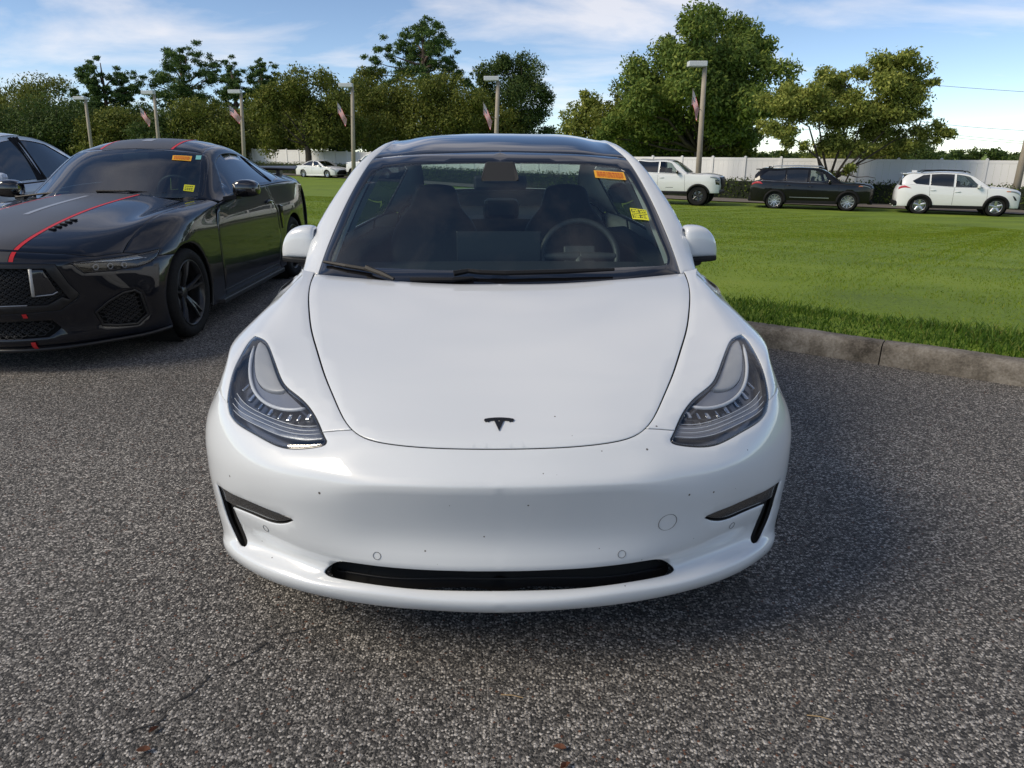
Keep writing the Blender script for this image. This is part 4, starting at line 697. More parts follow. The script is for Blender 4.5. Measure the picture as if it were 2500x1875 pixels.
TS = {"NET":[[[-0.0061,0.07,0.2078],[0.1944,0.08,0.2106],[0.3594,0.105,0.2125],[0.5373,0.16,0.2131],[0.6838,0.235,0.2128],[0.7924,0.32,0.2144],[0.8572,0.4,0.2059],[0.888,0.5,0.19],[0.915,0.9,0.19],[0.92,1.25,0.19]],[[-0.0056,0.045,0.2563],[0.1854,0.055,0.2591],[0.353,0.082,0.2622],[0.5341,0.135,0.263],[0.6756,0.212,0.2617],[0.7806,0.3,0.2605],[0.8539,0.39,0.2497],[0.893,0.49,0.225],[0.918,0.9,0.225],[0.922,1.25,0.225]],[[-0.0056,0.068,0.281],[0.1848,0.078,0.2804],[0.3531,0.102,0.2822],[0.507,0.15,0.2771],[0.6078,0.2,0.2805],[0.716,0.28,0.2757],[0.8029,0.35,0.2831],[0.896,0.48,0.27],[0.92,0.9,0.28],[0.924,1.25,0.28]],[[-0.0055,0.072,0.3062],[0.1823,0.082,0.3057],[0.3515,0.112,0.304],[0.4801,0.16,0.2998],[0.5892,0.215,0.2995],[0.699,0.29,0.2948],[0.8062,0.355,0.3154],[0.9,0.48,0.31],[0.921,0.9,0.33],[0.925,1.25,0.33]],[[-0.005,0.046,0.3541],[0.1768,0.056,0.3525],[0.3437,0.086,0.3509],[0.4583,0.127,0.3462],[0.5645,0.18,0.3444],[0.6771,0.255,0.3476],[0.8005,0.345,0.3584],[0.903,0.48,0.345],[0.922,0.9,0.37],[0.926,1.25,0.37]],[[-0.0048,0.054,0.404],[0.1762,0.063,0.4021],[0.3415,0.088,0.4019],[0.4571,0.118,0.4007],[0.5653,0.165,0.3969],[0.6776,0.24,0.3931],[0.8019,0.338,0.3909],[0.906,0.48,0.38],[0.923,0.9,0.4],[0.927,1.25,0.4]],[[-0.0041,0.044,0.499],[0.173,0.052,0.4981],[0.3344,0.074,0.4957],[0.4535,0.101,0.4935],[0.5653,0.15,0.4827],[0.6751,0.225,0.4658],[0.8029,0.33,0.445],[0.91,0.48,0.435],[0.925,0.9,0.45],[0.929,1.25,0.45]],[[-0.0032,0.004,0.6119],[0.1669,0.012,0.6103],[0.3234,0.04,0.6024],[0.443,0.08,0.5787],[0.565,0.138,0.5496],[0.6758,0.213,0.5248],[0.8036,0.326,0.4907],[0.913,0.485,0.485],[0.927,0.9,0.5],[0.93,1.25,0.5]],[[-0.0031,0.005,0.6203],[0.1668,0.013,0.6187],[0.3232,0.041,0.6103],[0.442,0.081,0.5956],[0.5653,0.138,0.5723],[0.6766,0.212,0.5476],[0.8035,0.326,0.5131],[0.913,0.485,0.505],[0.928,0.9,0.52],[0.931,1.25,0.52]],[[-0.0032,0.052,0.6536],[0.1701,0.06,0.6523],[0.3285,0.084,0.6474],[0.4457,0.11,0.6374],[0.5694,0.158,0.6142],[0.6839,0.228,0.5946],[0.811,0.344,0.569],[0.914,0.495,0.56],[0.929,0.9,0.565],[0.932,1.25,0.57]],[[-0.0033,0.09,0.686],[0.1724,0.097,0.6866],[0.3331,0.122,0.6833],[0.4541,0.157,0.6692],[0.5836,0.203,0.6483],[0.7019,0.275,0.6363],[0.8181,0.383,0.6309],[0.91,0.52,0.615],[0.928,0.91,0.625],[0.932,1.25,0.63]],[[-0.0037,0.185,0.7183],[0.1863,0.192,0.7194],[0.3539,0.217,0.7162],[0.4809,0.247,0.7055],[0.6116,0.292,0.6953],[0.7295,0.365,0.6905],[0.8349,0.46,0.698],[0.901,0.59,0.672],[0.925,0.93,0.685],[0.93,1.25,0.69]],[[-0.0043,0.312,0.7554],[0.2024,0.319,0.757],[0.3827,0.343,0.7555],[0.523,0.372,0.7503],[0.6466,0.414,0.7487],[0.7591,0.485,0.7528],[0.8462,0.565,0.7641],[0.887,0.68,0.737],[0.917,0.97,0.745],[0.926,1.25,0.75]],[[-0.0051,0.463,0.7945],[0.2213,0.47,0.7954],[0.4195,0.494,0.7942],[0.5761,0.524,0.7928],[0.69,0.562,0.7988],[0.785,0.62,0.8055],[0.8848,0.72,0.7898],[0.9,0.86,0.783],[0.911,1.03,0.789],[0.918,1.25,0.8]],[[-0.006,0.645,0.8367],[0.244,0.653,0.8379],[0.4614,0.68,0.8374],[0.6297,0.712,0.8387],[0.7269,0.75,0.8433],[0.7949,0.792,0.8433],[0.8631,0.86,0.8303],[0.88,0.985,0.824],[0.894,1.11,0.823],[0.905,1.26,0.832]],[[-0.0071,0.855,0.8788],[0.2703,0.863,0.8808],[0.5039,0.893,0.8841],[0.6857,0.928,0.8898],[0.7513,0.955,0.8946],[0.7942,0.99,0.8907],[0.819,1.05,0.884],[0.844,1.115,0.875],[0.865,1.19,0.869],[0.881,1.28,0.868]],[[-0.0082,1.055,0.9138],[0.2971,1.065,0.9174],[0.5316,1.095,0.9255],[0.7254,1.135,0.9307],[0.7541,1.15,0.9344],[0.7764,1.18,0.9325],[0.803,1.235,0.912],[0.825,1.26,0.902],[0.842,1.285,0.896],[0.855,1.31,0.89]],[[-0.0088,1.155,0.9288],[0.31,1.165,0.9328],[0.542,1.2,0.9424],[0.7372,1.24,0.9485],[0.7867,1.27,0.9551],[0.78,1.295,0.94],[0.797,1.31,0.932],[0.815,1.325,0.924],[0.83,1.34,0.917],[0.842,1.35,0.91]]],"G":[[[0,1.08,0.9],[0.27,1.09,0.903],[0.52,1.135,0.917],[0.715,1.24,0.939],[0.773,1.29,0.941],[0.8,1.33,0.935],[0.83,1.36,0.915]],[[0,1.275,1.015],[0.28,1.285,1.015],[0.52,1.32,1.015],[0.708,1.37,1.015],[0.783,1.42,0.997],[0.815,1.45,0.965],[0.84,1.48,0.925]],[[0,1.495,1.141],[0.27,1.507,1.141],[0.5,1.545,1.141],[0.686,1.6,1.141],[0.771,1.62,1.119],[0.82,1.64,1.03],[0.86,1.66,0.93]],[[0,1.71,1.256],[0.25,1.72,1.256],[0.475,1.755,1.256],[0.655,1.8,1.253],[0.722,1.84,1.252],[0.795,1.86,1.1],[0.87,1.88,0.935]],[[0,1.93,1.362],[0.24,1.937,1.362],[0.45,1.965,1.36],[0.614,2.0,1.356],[0.669,2.0,1.349],[0.775,2.03,1.15],[0.875,2.06,0.94]],[[0,2.13,1.432],[0.23,2.135,1.43],[0.43,2.15,1.422],[0.58,2.165,1.407],[0.626,2.16,1.403],[0.765,2.2,1.18],[0.88,2.25,0.945]],[[0,2.5,1.491],[0.22,2.5,1.488],[0.42,2.5,1.476],[0.55,2.49,1.455],[0.592,2.48,1.44],[0.755,2.5,1.2],[0.885,2.52,0.95]],[[0,2.9,1.485],[0.22,2.9,1.481],[0.42,2.9,1.465],[0.555,2.9,1.44],[0.6,2.9,1.42],[0.755,2.9,1.19],[0.885,2.9,0.955]],[[0,3.3,1.43],[0.22,3.3,1.426],[0.41,3.3,1.41],[0.545,3.3,1.385],[0.59,3.3,1.365],[0.75,3.3,1.16],[0.88,3.3,0.96]],[[0,3.8,1.27],[0.22,3.8,1.265],[0.41,3.8,1.25],[0.56,3.8,1.22],[0.62,3.8,1.19],[0.75,3.8,1.08],[0.865,3.8,0.965]],[[0,4.2,1.12],[0.25,4.2,1.12],[0.48,4.2,1.11],[0.62,4.2,1.09],[0.7,4.2,1.06],[0.78,4.2,1.01],[0.85,4.2,0.955]],[[0,4.5,1.09],[0.25,4.5,1.085],[0.5,4.48,1.07],[0.66,4.46,1.04],[0.76,4.45,0.99],[0.8,4.43,0.96],[0.84,4.4,0.92]],[[0,4.64,1.07],[0.25,4.635,1.065],[0.5,4.61,1.045],[0.68,4.56,1.0],[0.8,4.48,0.92],[0.825,4.44,0.9],[0.845,4.38,0.87]],[[0,4.69,0.75],[0.3,4.685,0.75],[0.6,4.64,0.75],[0.8,4.5,0.74],[0.87,4.4,0.72],[0.88,4.36,0.71],[0.885,4.3,0.7]],[[0,4.66,0.32],[0.3,4.65,0.32],[0.6,4.61,0.32],[0.8,4.48,0.32],[0.87,4.38,0.32],[0.88,4.34,0.32],[0.885,4.3,0.32]]],"SD":[[[0.905,1.24,0.19],[0.905,1.36,0.19],[0.905,1.66,0.19],[0.905,2.06,0.19],[0.905,2.52,0.19],[0.905,2.9,0.19],[0.905,3.3,0.19],[0.905,3.8,0.19],[0.878,4.2,0.19],[0.8582,4.42,0.19]],[[0.922,1.24,0.28],[0.922,1.36,0.28],[0.922,1.66,0.28],[0.922,2.06,0.28],[0.922,2.52,0.28],[0.922,2.9,0.28],[0.922,3.3,0.28],[0.922,3.8,0.28],[0.895,4.2,0.28],[0.8752,4.42,0.28]],[[0.93,1.24,0.42],[0.93,1.36,0.42],[0.93,1.66,0.42],[0.93,2.06,0.42],[0.93,2.52,0.42],[0.93,2.9,0.42],[0.93,3.3,0.42],[0.93,3.8,0.42],[0.903,4.2,0.42],[0.8832,4.42,0.42]],[[0.932,1.24,0.58],[0.932,1.36,0.58],[0.932,1.66,0.58],[0.932,2.06,0.58],[0.932,2.52,0.58],[0.932,2.9,0.58],[0.932,3.3,0.58],[0.932,3.8,0.58],[0.905,4.2,0.58],[0.8852,4.42,0.58]],[[0.913,1.24,0.7],[0.913,1.36,0.7],[0.925,1.66,0.7],[0.925,2.06,0.7],[0.925,2.52,0.7],[0.925,2.9,0.7],[0.925,3.3,0.7],[0.925,3.8,0.7],[0.898,4.2,0.7],[0.8782,4.42,0.7]],[[0.898,1.24,0.8],[0.898,1.36,0.8],[0.91,1.66,0.8],[0.91,2.06,0.8],[0.91,2.52,0.8],[0.91,2.9,0.8],[0.91,3.3,0.8],[0.91,3.8,0.8],[0.883,4.2,0.8],[0.8632,4.42,0.8]],[[0.878,1.24,0.87],[0.878,1.36,0.87],[0.89,1.66,0.87],[0.89,2.06,0.87],[0.89,2.52,0.87],[0.89,2.9,0.87],[0.89,3.3,0.87],[0.89,3.8,0.87],[0.863,4.2,0.87],[0.8432,4.42,0.87]],[[0.842,1.24,0.905],[0.83,1.36,0.915],[0.86,1.66,0.93],[0.875,2.06,0.94],[0.885,2.52,0.95],[0.885,2.9,0.955],[0.88,3.3,0.96],[0.865,3.8,0.965],[0.85,4.2,0.955],[0.83,4.42,0.915]]],"D":{"seam":[[0.5291,1.434],[0.5289,1.3935],[0.5293,1.354],[0.5299,1.3149],[0.5303,1.2765],[0.5305,1.2406],[0.5304,1.2079],[0.53,1.1761],[0.5296,1.1422],[0.5292,1.1052],[0.5286,1.0675],[0.5272,1.0312],[0.5246,0.9979],[0.5212,0.9669],[0.5175,0.9366],[0.514,0.9056],[0.5111,0.8733],[0.5087,0.8397],[0.5067,0.806],[0.5043,0.7738],[0.5012,0.7439],[0.4974,0.7164],[0.4931,0.6909],[0.4886,0.6667],[0.4837,0.6438],[0.4783,0.6224],[0.4722,0.6031],[0.465,0.5861],[0.4566,0.5713],[0.4467,0.5581],[0.4352,0.5466],[0.4219,0.5368],[0.407,0.5287],[0.3904,0.5221],[0.3727,0.5168],[0.3538,0.5124],[0.334,0.5089],[0.3134,0.5061],[0.2923,0.5038],[0.2708,0.502],[0.249,0.5007],[0.227,0.4996],[0.2047,0.4989],[0.1821,0.4984],[0.1594,0.4982],[0.1366,0.498],[0.1137,0.4979],[0.0905,0.4978]],"lamp":[[0.7827,0.9332],[0.76,0.9282],[0.7386,0.9237],[0.7199,0.9171],[0.7048,0.9066],[0.6928,0.8927],[0.6829,0.8761],[0.6742,0.8577],[0.6669,0.8379],[0.6607,0.817],[0.6556,0.7956],[0.651,0.7747],[0.6464,0.7556],[0.6414,0.7393],[0.6357,0.7265],[0.6292,0.7164],[0.6218,0.7076],[0.6135,0.6989],[0.6048,0.69],[0.5963,0.6808],[0.5883,0.6713],[0.5812,0.6612],[0.5748,0.6502],[0.5689,0.6382],[0.5636,0.6251],[0.5588,0.6109],[0.5547,0.5958],[0.5513,0.5801],[0.5483,0.5645],[0.5455,0.5501],[0.5425,0.5378],[0.5394,0.5276],[0.5361,0.5185],[0.5377,0.5102],[0.5426,0.5036],[0.5524,0.4993],[0.565,0.4967],[0.5784,0.495],[0.5914,0.4938],[0.6043,0.4931],[0.6171,0.4929],[0.63,0.4933],[0.6433,0.4947],[0.657,0.4972],[0.6714,0.5011],[0.6866,0.5065],[0.7026,0.5128],[0.7198,0.5193],[0.7381,0.5253],[0.7576,0.5301],[0.7776,0.5337],[0.7967,0.5367],[0.8135,0.5399],[0.8269,0.5444],[0.8371,0.5501],[0.8459,0.5565],[0.8504,0.5668],[0.8544,0.578],[0.8572,0.5906],[0.8583,0.605],[0.8581,0.6208],[0.857,0.6374],[0.8555,0.6543],[0.8534,0.6716],[0.8502,0.6897],[0.845,0.7099],[0.8371,0.7334],[0.8274,0.7601],[0.8181,0.788],[0.8105,0.8155],[0.8053,0.8415],[0.8018,0.8655],[0.7988,0.8868],[0.7948,0.9047],[0.7892,0.9196]],"blade":[[0.9512,0.3196],[0.9225,0.3218],[0.8994,0.3167],[0.8792,0.3099],[0.8603,0.305],[0.8413,0.3013],[0.821,0.2972],[0.7987,0.2923],[0.7753,0.2875],[0.7524,0.2837],[0.7316,0.2811],[0.7134,0.2793],[0.6967,0.2776],[0.6806,0.2752],[0.6647,0.2723],[0.6494,0.269],[0.6605,0.2626],[0.6725,0.2569],[0.6858,0.2522],[0.7001,0.2483],[0.7152,0.2452],[0.7314,0.2432],[0.7493,0.2424],[0.7686,0.2427],[0.7891,0.2435],[0.8104,0.2439],[0.8327,0.2434],[0.8565,0.2417],[0.8825,0.2383],[0.9371,0.24]],"slot":[[0.8825,0.2383],[0.8797,0.2236],[0.8779,0.2072],[0.8751,0.1898],[0.8693,0.1728],[0.8617,0.1574],[0.8542,0.144],[0.8476,0.1332],[0.842,0.1248],[0.8376,0.1173],[0.835,0.1084],[0.8312,0.0973],[0.8261,0.0882],[0.8334,0.0854],[0.8518,0.0874],[0.8722,0.0915],[0.8906,0.0975],[0.9038,0.1052],[0.9118,0.1145],[0.9162,0.1251],[0.9201,0.1376],[0.9263,0.1526],[0.9341,0.1709],[0.9394,0.1921],[0.9395,0.2143],[0.9387,0.2354]],"vent":[[0.9512,0.3196],[0.9225,0.3218],[0.8994,0.3167],[0.8792,0.3099],[0.8603,0.305],[0.8413,0.3013],[0.821,0.2972],[0.7987,0.2923],[0.7753,0.2875],[0.7524,0.2837],[0.7316,0.2811],[0.7134,0.2793],[0.6967,0.2776],[0.6806,0.2752],[0.6647,0.2723],[0.6494,0.269],[0.6605,0.2626],[0.6725,0.2569],[0.6858,0.2522],[0.7001,0.2483],[0.7152,0.2452],[0.7314,0.2432],[0.7493,0.2424],[0.7686,0.2427],[0.7891,0.2435],[0.8104,0.2439],[0.8327,0.2434],[0.8565,0.2417],[0.8825,0.2383],[0.8797,0.2236],[0.8779,0.2072],[0.8751,0.1898],[0.8693,0.1728],[0.8617,0.1574],[0.8542,0.144],[0.8476,0.1332],[0.842,0.1248],[0.8376,0.1173],[0.835,0.1084],[0.8312,0.0973],[0.8261,0.0882],[0.8334,0.0854],[0.8518,0.0874],[0.8722,0.0915],[0.8906,0.0975],[0.9038,0.1052],[0.9118,0.1145],[0.9162,0.1251],[0.9201,0.1376],[0.9263,0.1526],[0.9341,0.1709],[0.9394,0.1921],[0.9395,0.2143],[0.9387,0.2354]],"intake":[[0.0895,0.1812],[0.1143,0.1815],[0.1387,0.1816],[0.1626,0.1815],[0.1861,0.1813],[0.209,0.181],[0.2314,0.1806],[0.2535,0.1802],[0.2753,0.1799],[0.2969,0.1798],[0.3184,0.1797],[0.3398,0.1797],[0.3612,0.1798],[0.3826,0.1799],[0.4041,0.1801],[0.4252,0.1803],[0.4454,0.1803],[0.4639,0.18],[0.4803,0.1795],[0.4946,0.1782],[0.5073,0.175],[0.5187,0.1679],[0.5275,0.1553],[0.5324,0.1416],[0.5352,0.131],[0.5358,0.123],[0.5318,0.1168],[0.5228,0.1122],[0.5124,0.1089],[0.5027,0.1069],[0.4922,0.1057],[0.4796,0.1049],[0.4648,0.104],[0.448,0.103],[0.4299,0.1019],[0.4107,0.1008],[0.3906,0.0997],[0.3697,0.0986],[0.3477,0.0977],[0.3249,0.097],[0.3013,0.0965],[0.277,0.0961],[0.2525,0.096],[0.2278,0.0961],[0.2033,0.0964],[0.1791,0.0967],[0.1551,0.0971],[0.1312,0.0974],[0.1076,0.0977],[0.0841,0.0978]],"c_hoodfront":0.4976,"c_hoodrear":1.4121,"c_intop":0.1812,"c_inbot":0.0981,"fb":[[0.4508,0.5631],[0.4985,0.555],[0.5423,0.5458]],"outer":[[0.8573,0.5905],[0.8897,0.5996],[0.939,0.6177]],"hoodrear":[[0.0189,1.4106],[0.0437,1.409],[0.0692,1.4079],[0.0959,1.4076],[0.1242,1.4083],[0.1544,1.4099],[0.1866,1.4117],[0.221,1.4134],[0.2576,1.4144],[0.2948,1.4151],[0.3309,1.4162],[0.3644,1.418],[0.3943,1.4208],[0.4207,1.4243],[0.4446,1.428],[0.4668,1.4312],[0.4876,1.4334],[0.5077,1.4344],[0.5291,1.434]],"arch":[[1.057,0.0018],[1.0542,0.0505],[1.0506,0.0914],[1.0466,0.1227],[1.0449,0.1706],[1.0463,0.2205],[1.0514,0.2661],[1.0569,0.3235],[1.0642,0.3722],[1.0769,0.4023],[1.0893,0.4337],[1.102,0.4652],[1.1142,0.4965],[1.1225,0.5311],[1.1267,0.5702],[1.1356,0.6058],[1.1542,0.6325],[1.1797,0.6506],[1.2109,0.6599],[1.2471,0.6599],[1.2866,0.6514],[1.3268,0.6358],[1.3658,0.615],[1.402,0.5894],[1.4344,0.5598],[1.4636,0.531],[1.4904,0.5052],[1.5153,0.4814],[1.5374,0.4554],[1.5561,0.4218],[1.5719,0.3892],[1.5852,0.3561],[1.5955,0.2958],[1.6031,0.2416],[1.6078,0.1888],[1.6094,0.1379],[1.608,0.1104],[1.6034,0.0835],[1.5954,0.0469],[1.5852,-0.0011]],"lamp_top":[[0.7568,0.921],[0.7377,0.9146],[0.7205,0.9066],[0.7064,0.8944],[0.6951,0.8779],[0.6854,0.858],[0.6773,0.8356],[0.6706,0.8119],[0.665,0.788],[0.6599,0.7655],[0.6546,0.7458],[0.6485,0.73],[0.6417,0.7178],[0.6345,0.7075],[0.6489,0.7015],[0.664,0.6966],[0.6803,0.6943],[0.6974,0.6949],[0.7137,0.6992],[0.7278,0.7076],[0.739,0.7202],[0.747,0.7371],[0.7522,0.758],[0.7557,0.7825],[0.7588,0.8096],[0.7618,0.8376],[0.7643,0.8642],[0.7653,0.8876],[0.7654,0.9091]],"lamp_drl":[[0.5847,0.6468],[0.5956,0.643],[0.6068,0.6397],[0.6187,0.637],[0.6317,0.6355],[0.6456,0.635],[0.6599,0.6358],[0.6745,0.6379],[0.6889,0.6412],[0.7028,0.6458],[0.7161,0.6518],[0.7282,0.659],[0.7391,0.6678],[0.7486,0.6784],[0.7563,0.6909],[0.7625,0.7055],[0.7671,0.7223],[0.7702,0.7414],[0.7721,0.7626],[0.773,0.7855],[0.7734,0.8095],[0.7738,0.834],[0.7747,0.8588],[0.7771,0.8842]],"rib0":[[0.5601,0.5825],[0.5717,0.5809],[0.5833,0.5797],[0.5948,0.5792],[0.6067,0.5797],[0.619,0.5813],[0.6316,0.5838],[0.6448,0.5869],[0.6585,0.5904],[0.6729,0.5942],[0.6881,0.5982],[0.7042,0.6023],[0.7214,0.6064],[0.7392,0.6104],[0.7571,0.6144],[0.774,0.6185],[0.789,0.6232],[0.8019,0.6289],[0.8133,0.6353],[0.8246,0.642]],"rib1":[[0.5574,0.5672],[0.5697,0.5657],[0.5819,0.5646],[0.5942,0.5642],[0.6068,0.5649],[0.6199,0.5666],[0.6335,0.5691],[0.6473,0.5723],[0.6615,0.576],[0.676,0.5801],[0.6912,0.5843],[0.7074,0.5886],[0.725,0.5927],[0.7439,0.5963],[0.7634,0.5995],[0.782,0.6025],[0.7985,0.6058],[0.8122,0.6102],[0.8236,0.6156],[0.8344,0.6213]],"rib2":[[0.5543,0.5534],[0.5676,0.5517],[0.5806,0.5504],[0.5935,0.5497],[0.6067,0.5501],[0.6201,0.5516],[0.6339,0.554],[0.6481,0.5573],[0.6628,0.5612],[0.6782,0.5656],[0.6943,0.5702],[0.7113,0.5746],[0.7294,0.5785],[0.7486,0.5816],[0.7681,0.5839],[0.7869,0.5857],[0.8039,0.5879],[0.8183,0.5912],[0.8308,0.5954],[0.8426,0.6001]],"rib3":[[0.5511,0.5397],[0.5651,0.5375],[0.5787,0.5356],[0.5922,0.5344],[0.606,0.5341],[0.6201,0.5349],[0.6346,0.5368],[0.6494,0.5395],[0.6646,0.543],[0.6801,0.5472],[0.6961,0.5518],[0.7129,0.5565],[0.7306,0.5608],[0.7495,0.5644],[0.769,0.5669],[0.7881,0.5688],[0.8055,0.5704],[0.8202,0.5726],[0.8324,0.5756],[0.8437,0.5789]],"mods":[[0.5823,0.6255],[0.61,0.6186],[0.6375,0.6155],[0.6663,0.6174],[0.6978,0.6248],[0.733,0.6368],[0.766,0.6571],[0.7932,0.6842]],"sensors":[[0.3659,0.21],[0.7602,0.2147]],"hook":[[0.5273,0.2757]],"emblem":[[0.0092,0.5909]],"clear":[[0.0101,0.8264],[0.0567,0.8264],[0.1037,0.8262],[0.1514,0.8257],[0.2001,0.8246],[0.2501,0.8224],[0.3015,0.819],[0.3524,0.8151],[0.4007,0.8116],[0.4446,0.8092],[0.4827,0.8078],[0.5144,0.8065],[0.5413,0.8028],[0.5646,0.7949],[0.5851,0.7815],[0.6014,0.7612],[0.6122,0.7329],[0.6175,0.6976],[0.6199,0.6575],[0.6217,0.6135],[0.6237,0.5659],[0.6255,0.5143],[0.6266,0.4595],[0.6265,0.4044],[0.6257,0.3535],[0.6248,0.3076],[0.6245,0.2674],[0.625,0.2323],[0.6259,0.2003],[0.6268,0.1692],[0.627,0.1381],[0.6245,0.1099],[0.6174,0.0881],[0.6075,0.0715],[0.5905,0.0733],[0.5593,0.0777],[0.5123,0.0844],[0.4555,0.09],[0.396,0.0925],[0.3433,0.0924],[0.2993,0.0912],[0.2588,0.09],[0.2163,0.0893],[0.1687,0.0893],[0.1172,0.0897],[0.063,0.0903],[0.0077,0.0907]],"roofseam":[[0.0104,0.9375],[0.085,0.9352],[0.1628,0.9323],[0.247,0.9267],[0.3361,0.9177],[0.4195,0.9118],[0.4893,0.9127],[0.5505,0.9175],[0.6114,0.9131],[0.6734,0.8848]],"wipers":[[-0.0078,0.0349]],"sticker_o":[[0.4529,0.752],[0.5937,0.7475],[0.5884,0.6843],[0.4474,0.6913]],"sticker_y":[[0.5494,0.4434],[0.6163,0.4226],[0.6104,0.3442],[0.5425,0.3603]]}}
# ================================================================ the white electric sedan
def near(L, q): return int(np.argmin(((np.array(L) - np.array(q)) ** 2).sum(1)))
def curve3(patch, st, off):
    a = np.array(st); return patch(a[:, 0], a[:, 1]) + patch.normal(a[:, 0], a[:, 1]) * off
def circle3(patch, c, r, off, n=28, a0=0.0, a1=2 * math.pi):
    """circle of radius r metres drawn on the patch round (s,t)"""
    p = patch(c[0], c[1])[0]; N = patch.normal(c[0], c[1])[0]; a, b = patch.jac(c[0], c[1]); e1 = a[0] / np.linalg.norm(a[0]); e2 = np.cross(N, e1)
    return [p + N * off + (e1 * math.cos(t) + e2 * math.sin(t)) * r for t in np.linspace(a0, a1, n)]
def paint(name, col, specks=True, flake=0.0, rough=0.34):
    m = mat(name, col, rough, coat=1.0, coat_rough=0.045); nt = m.node_tree; b = nt.nodes['Principled BSDF']
    if specks:
        co = nt.nodes.new('ShaderNodeTexCoord'); v = nt.nodes.new('ShaderNodeTexVoronoi'); v.inputs['Scale'].default_value = 26
        nt.links.new(co.outputs['Object'], v.inputs[0])
        lt = nt.nodes.new('ShaderNodeMath'); lt.operation = 'LESS_THAN'
        # only a few cells carry an insect mark, of uneven size
        w = nt.nodes.new('ShaderNodeSeparateColor'); nt.links.new(v.outputs['Color'], w.inputs[0])
        mx = nt.nodes.new('ShaderNodeMath'); mx.operation = 'SUBTRACT'; nt.links.new(w.outputs[0], mx.inputs[0]); mx.inputs[1].default_value = 0.66
        ml = nt.nodes.new('ShaderNodeMath'); ml.operation = 'MULTIPLY'; nt.links.new(mx.outputs[0], ml.inputs[0]); ml.inputs[1].default_value = 0.30
        nt.links.new(v.outputs['Distance'], lt.inputs[0]); nt.links.new(ml.outputs[0], lt.inputs[1])
        # marks only low on the nose
        sx = nt.nodes.new('ShaderNodeSeparateXYZ'); nt.links.new(co.outputs['Object'], sx.inputs[0])
        lz = nt.nodes.new('ShaderNodeMath'); lz.operation = 'LESS_THAN'; nt.links.new(sx.outputs[2], lz.inputs[0]); lz.inputs[1].default_value = 0.745
        an = nt.nodes.new('ShaderNodeMath'); an.operation = 'MULTIPLY'; nt.links.new(lt.outputs[0], an.inputs[0]); nt.links.new(lz.outputs[0], an.inputs[1])
        mi = nt.nodes.new('ShaderNodeMix'); mi.data_type = 'RGBA'; nt.links.new(an.outputs[0], mi.inputs[0]); mi.inputs[6].default_value = (*col, 1); mi.inputs[7].default_value = (0.09, 0.075, 0.06, 1)
        nt.links.new(mi.outputs[2], b.inputs['Base Color'])
    return m
WHITE = paint('pearl_white_paint', (0.70, 0.722, 0.730))
BLACKGLOSS = mat('black_gloss', (0.006, 0.006, 0.007), 0.06, coat=1.0)
BLACKTRIM = mat('black_trim', (0.010, 0.010, 0.011), 0.5, spec=.25, bump=(300, 0.1))
DARKVOID = mat('dark_void', (0.004, 0.004, 0.004), 0.9)
CHROME = mat('lamp_chrome', (0.62, 0.64, 0.66), 0.16, metal=1.0)
LAMPGREY = mat('lamp_grey', (0.36, 0.37, 0.39), 0.25, metal=0.6)
FROST = mat('lamp_frost', (0.42, 0.418, 0.41), 0.35, spec=0.6)
GUIDE = mat('light_guide', (0.66, 0.67, 0.68), 0.2)
CLEAR = glass('lamp_lens_glass', (0.90, 0.92, 0.94), r0=.09)
WSGLASS = glass('windshield_glass', (0.74, 0.86, 0.84), rough=0.0, r0=.085)
TINTGLASS = glass('tinted_glass', (0.16, 0.19, 0.20))
ROOFGLASS = mat('roof_glass_black', (0.006, 0.008, 0.012), 0.03, coat=1.0, spec=0.8)
RUBBER = mat('tyre_rubber', (0.010, 0.010, 0.010), 0.8, spec=.2, noise=(40, 0.4, (0.018, 0.018, 0.018)), bump=(120, 0.2))
ALLOY = mat('alloy_silver', (0.55, 0.56, 0.58), 0.28, metal=0.9)
DARKALLOY = mat('alloy_dark', (0.03, 0.03, 0.032), 0.35, metal=0.5, coat=0.4)
BRAKE = mat('brake_disc', (0.3, 0.3, 0.31), 0.35, metal=0.9)
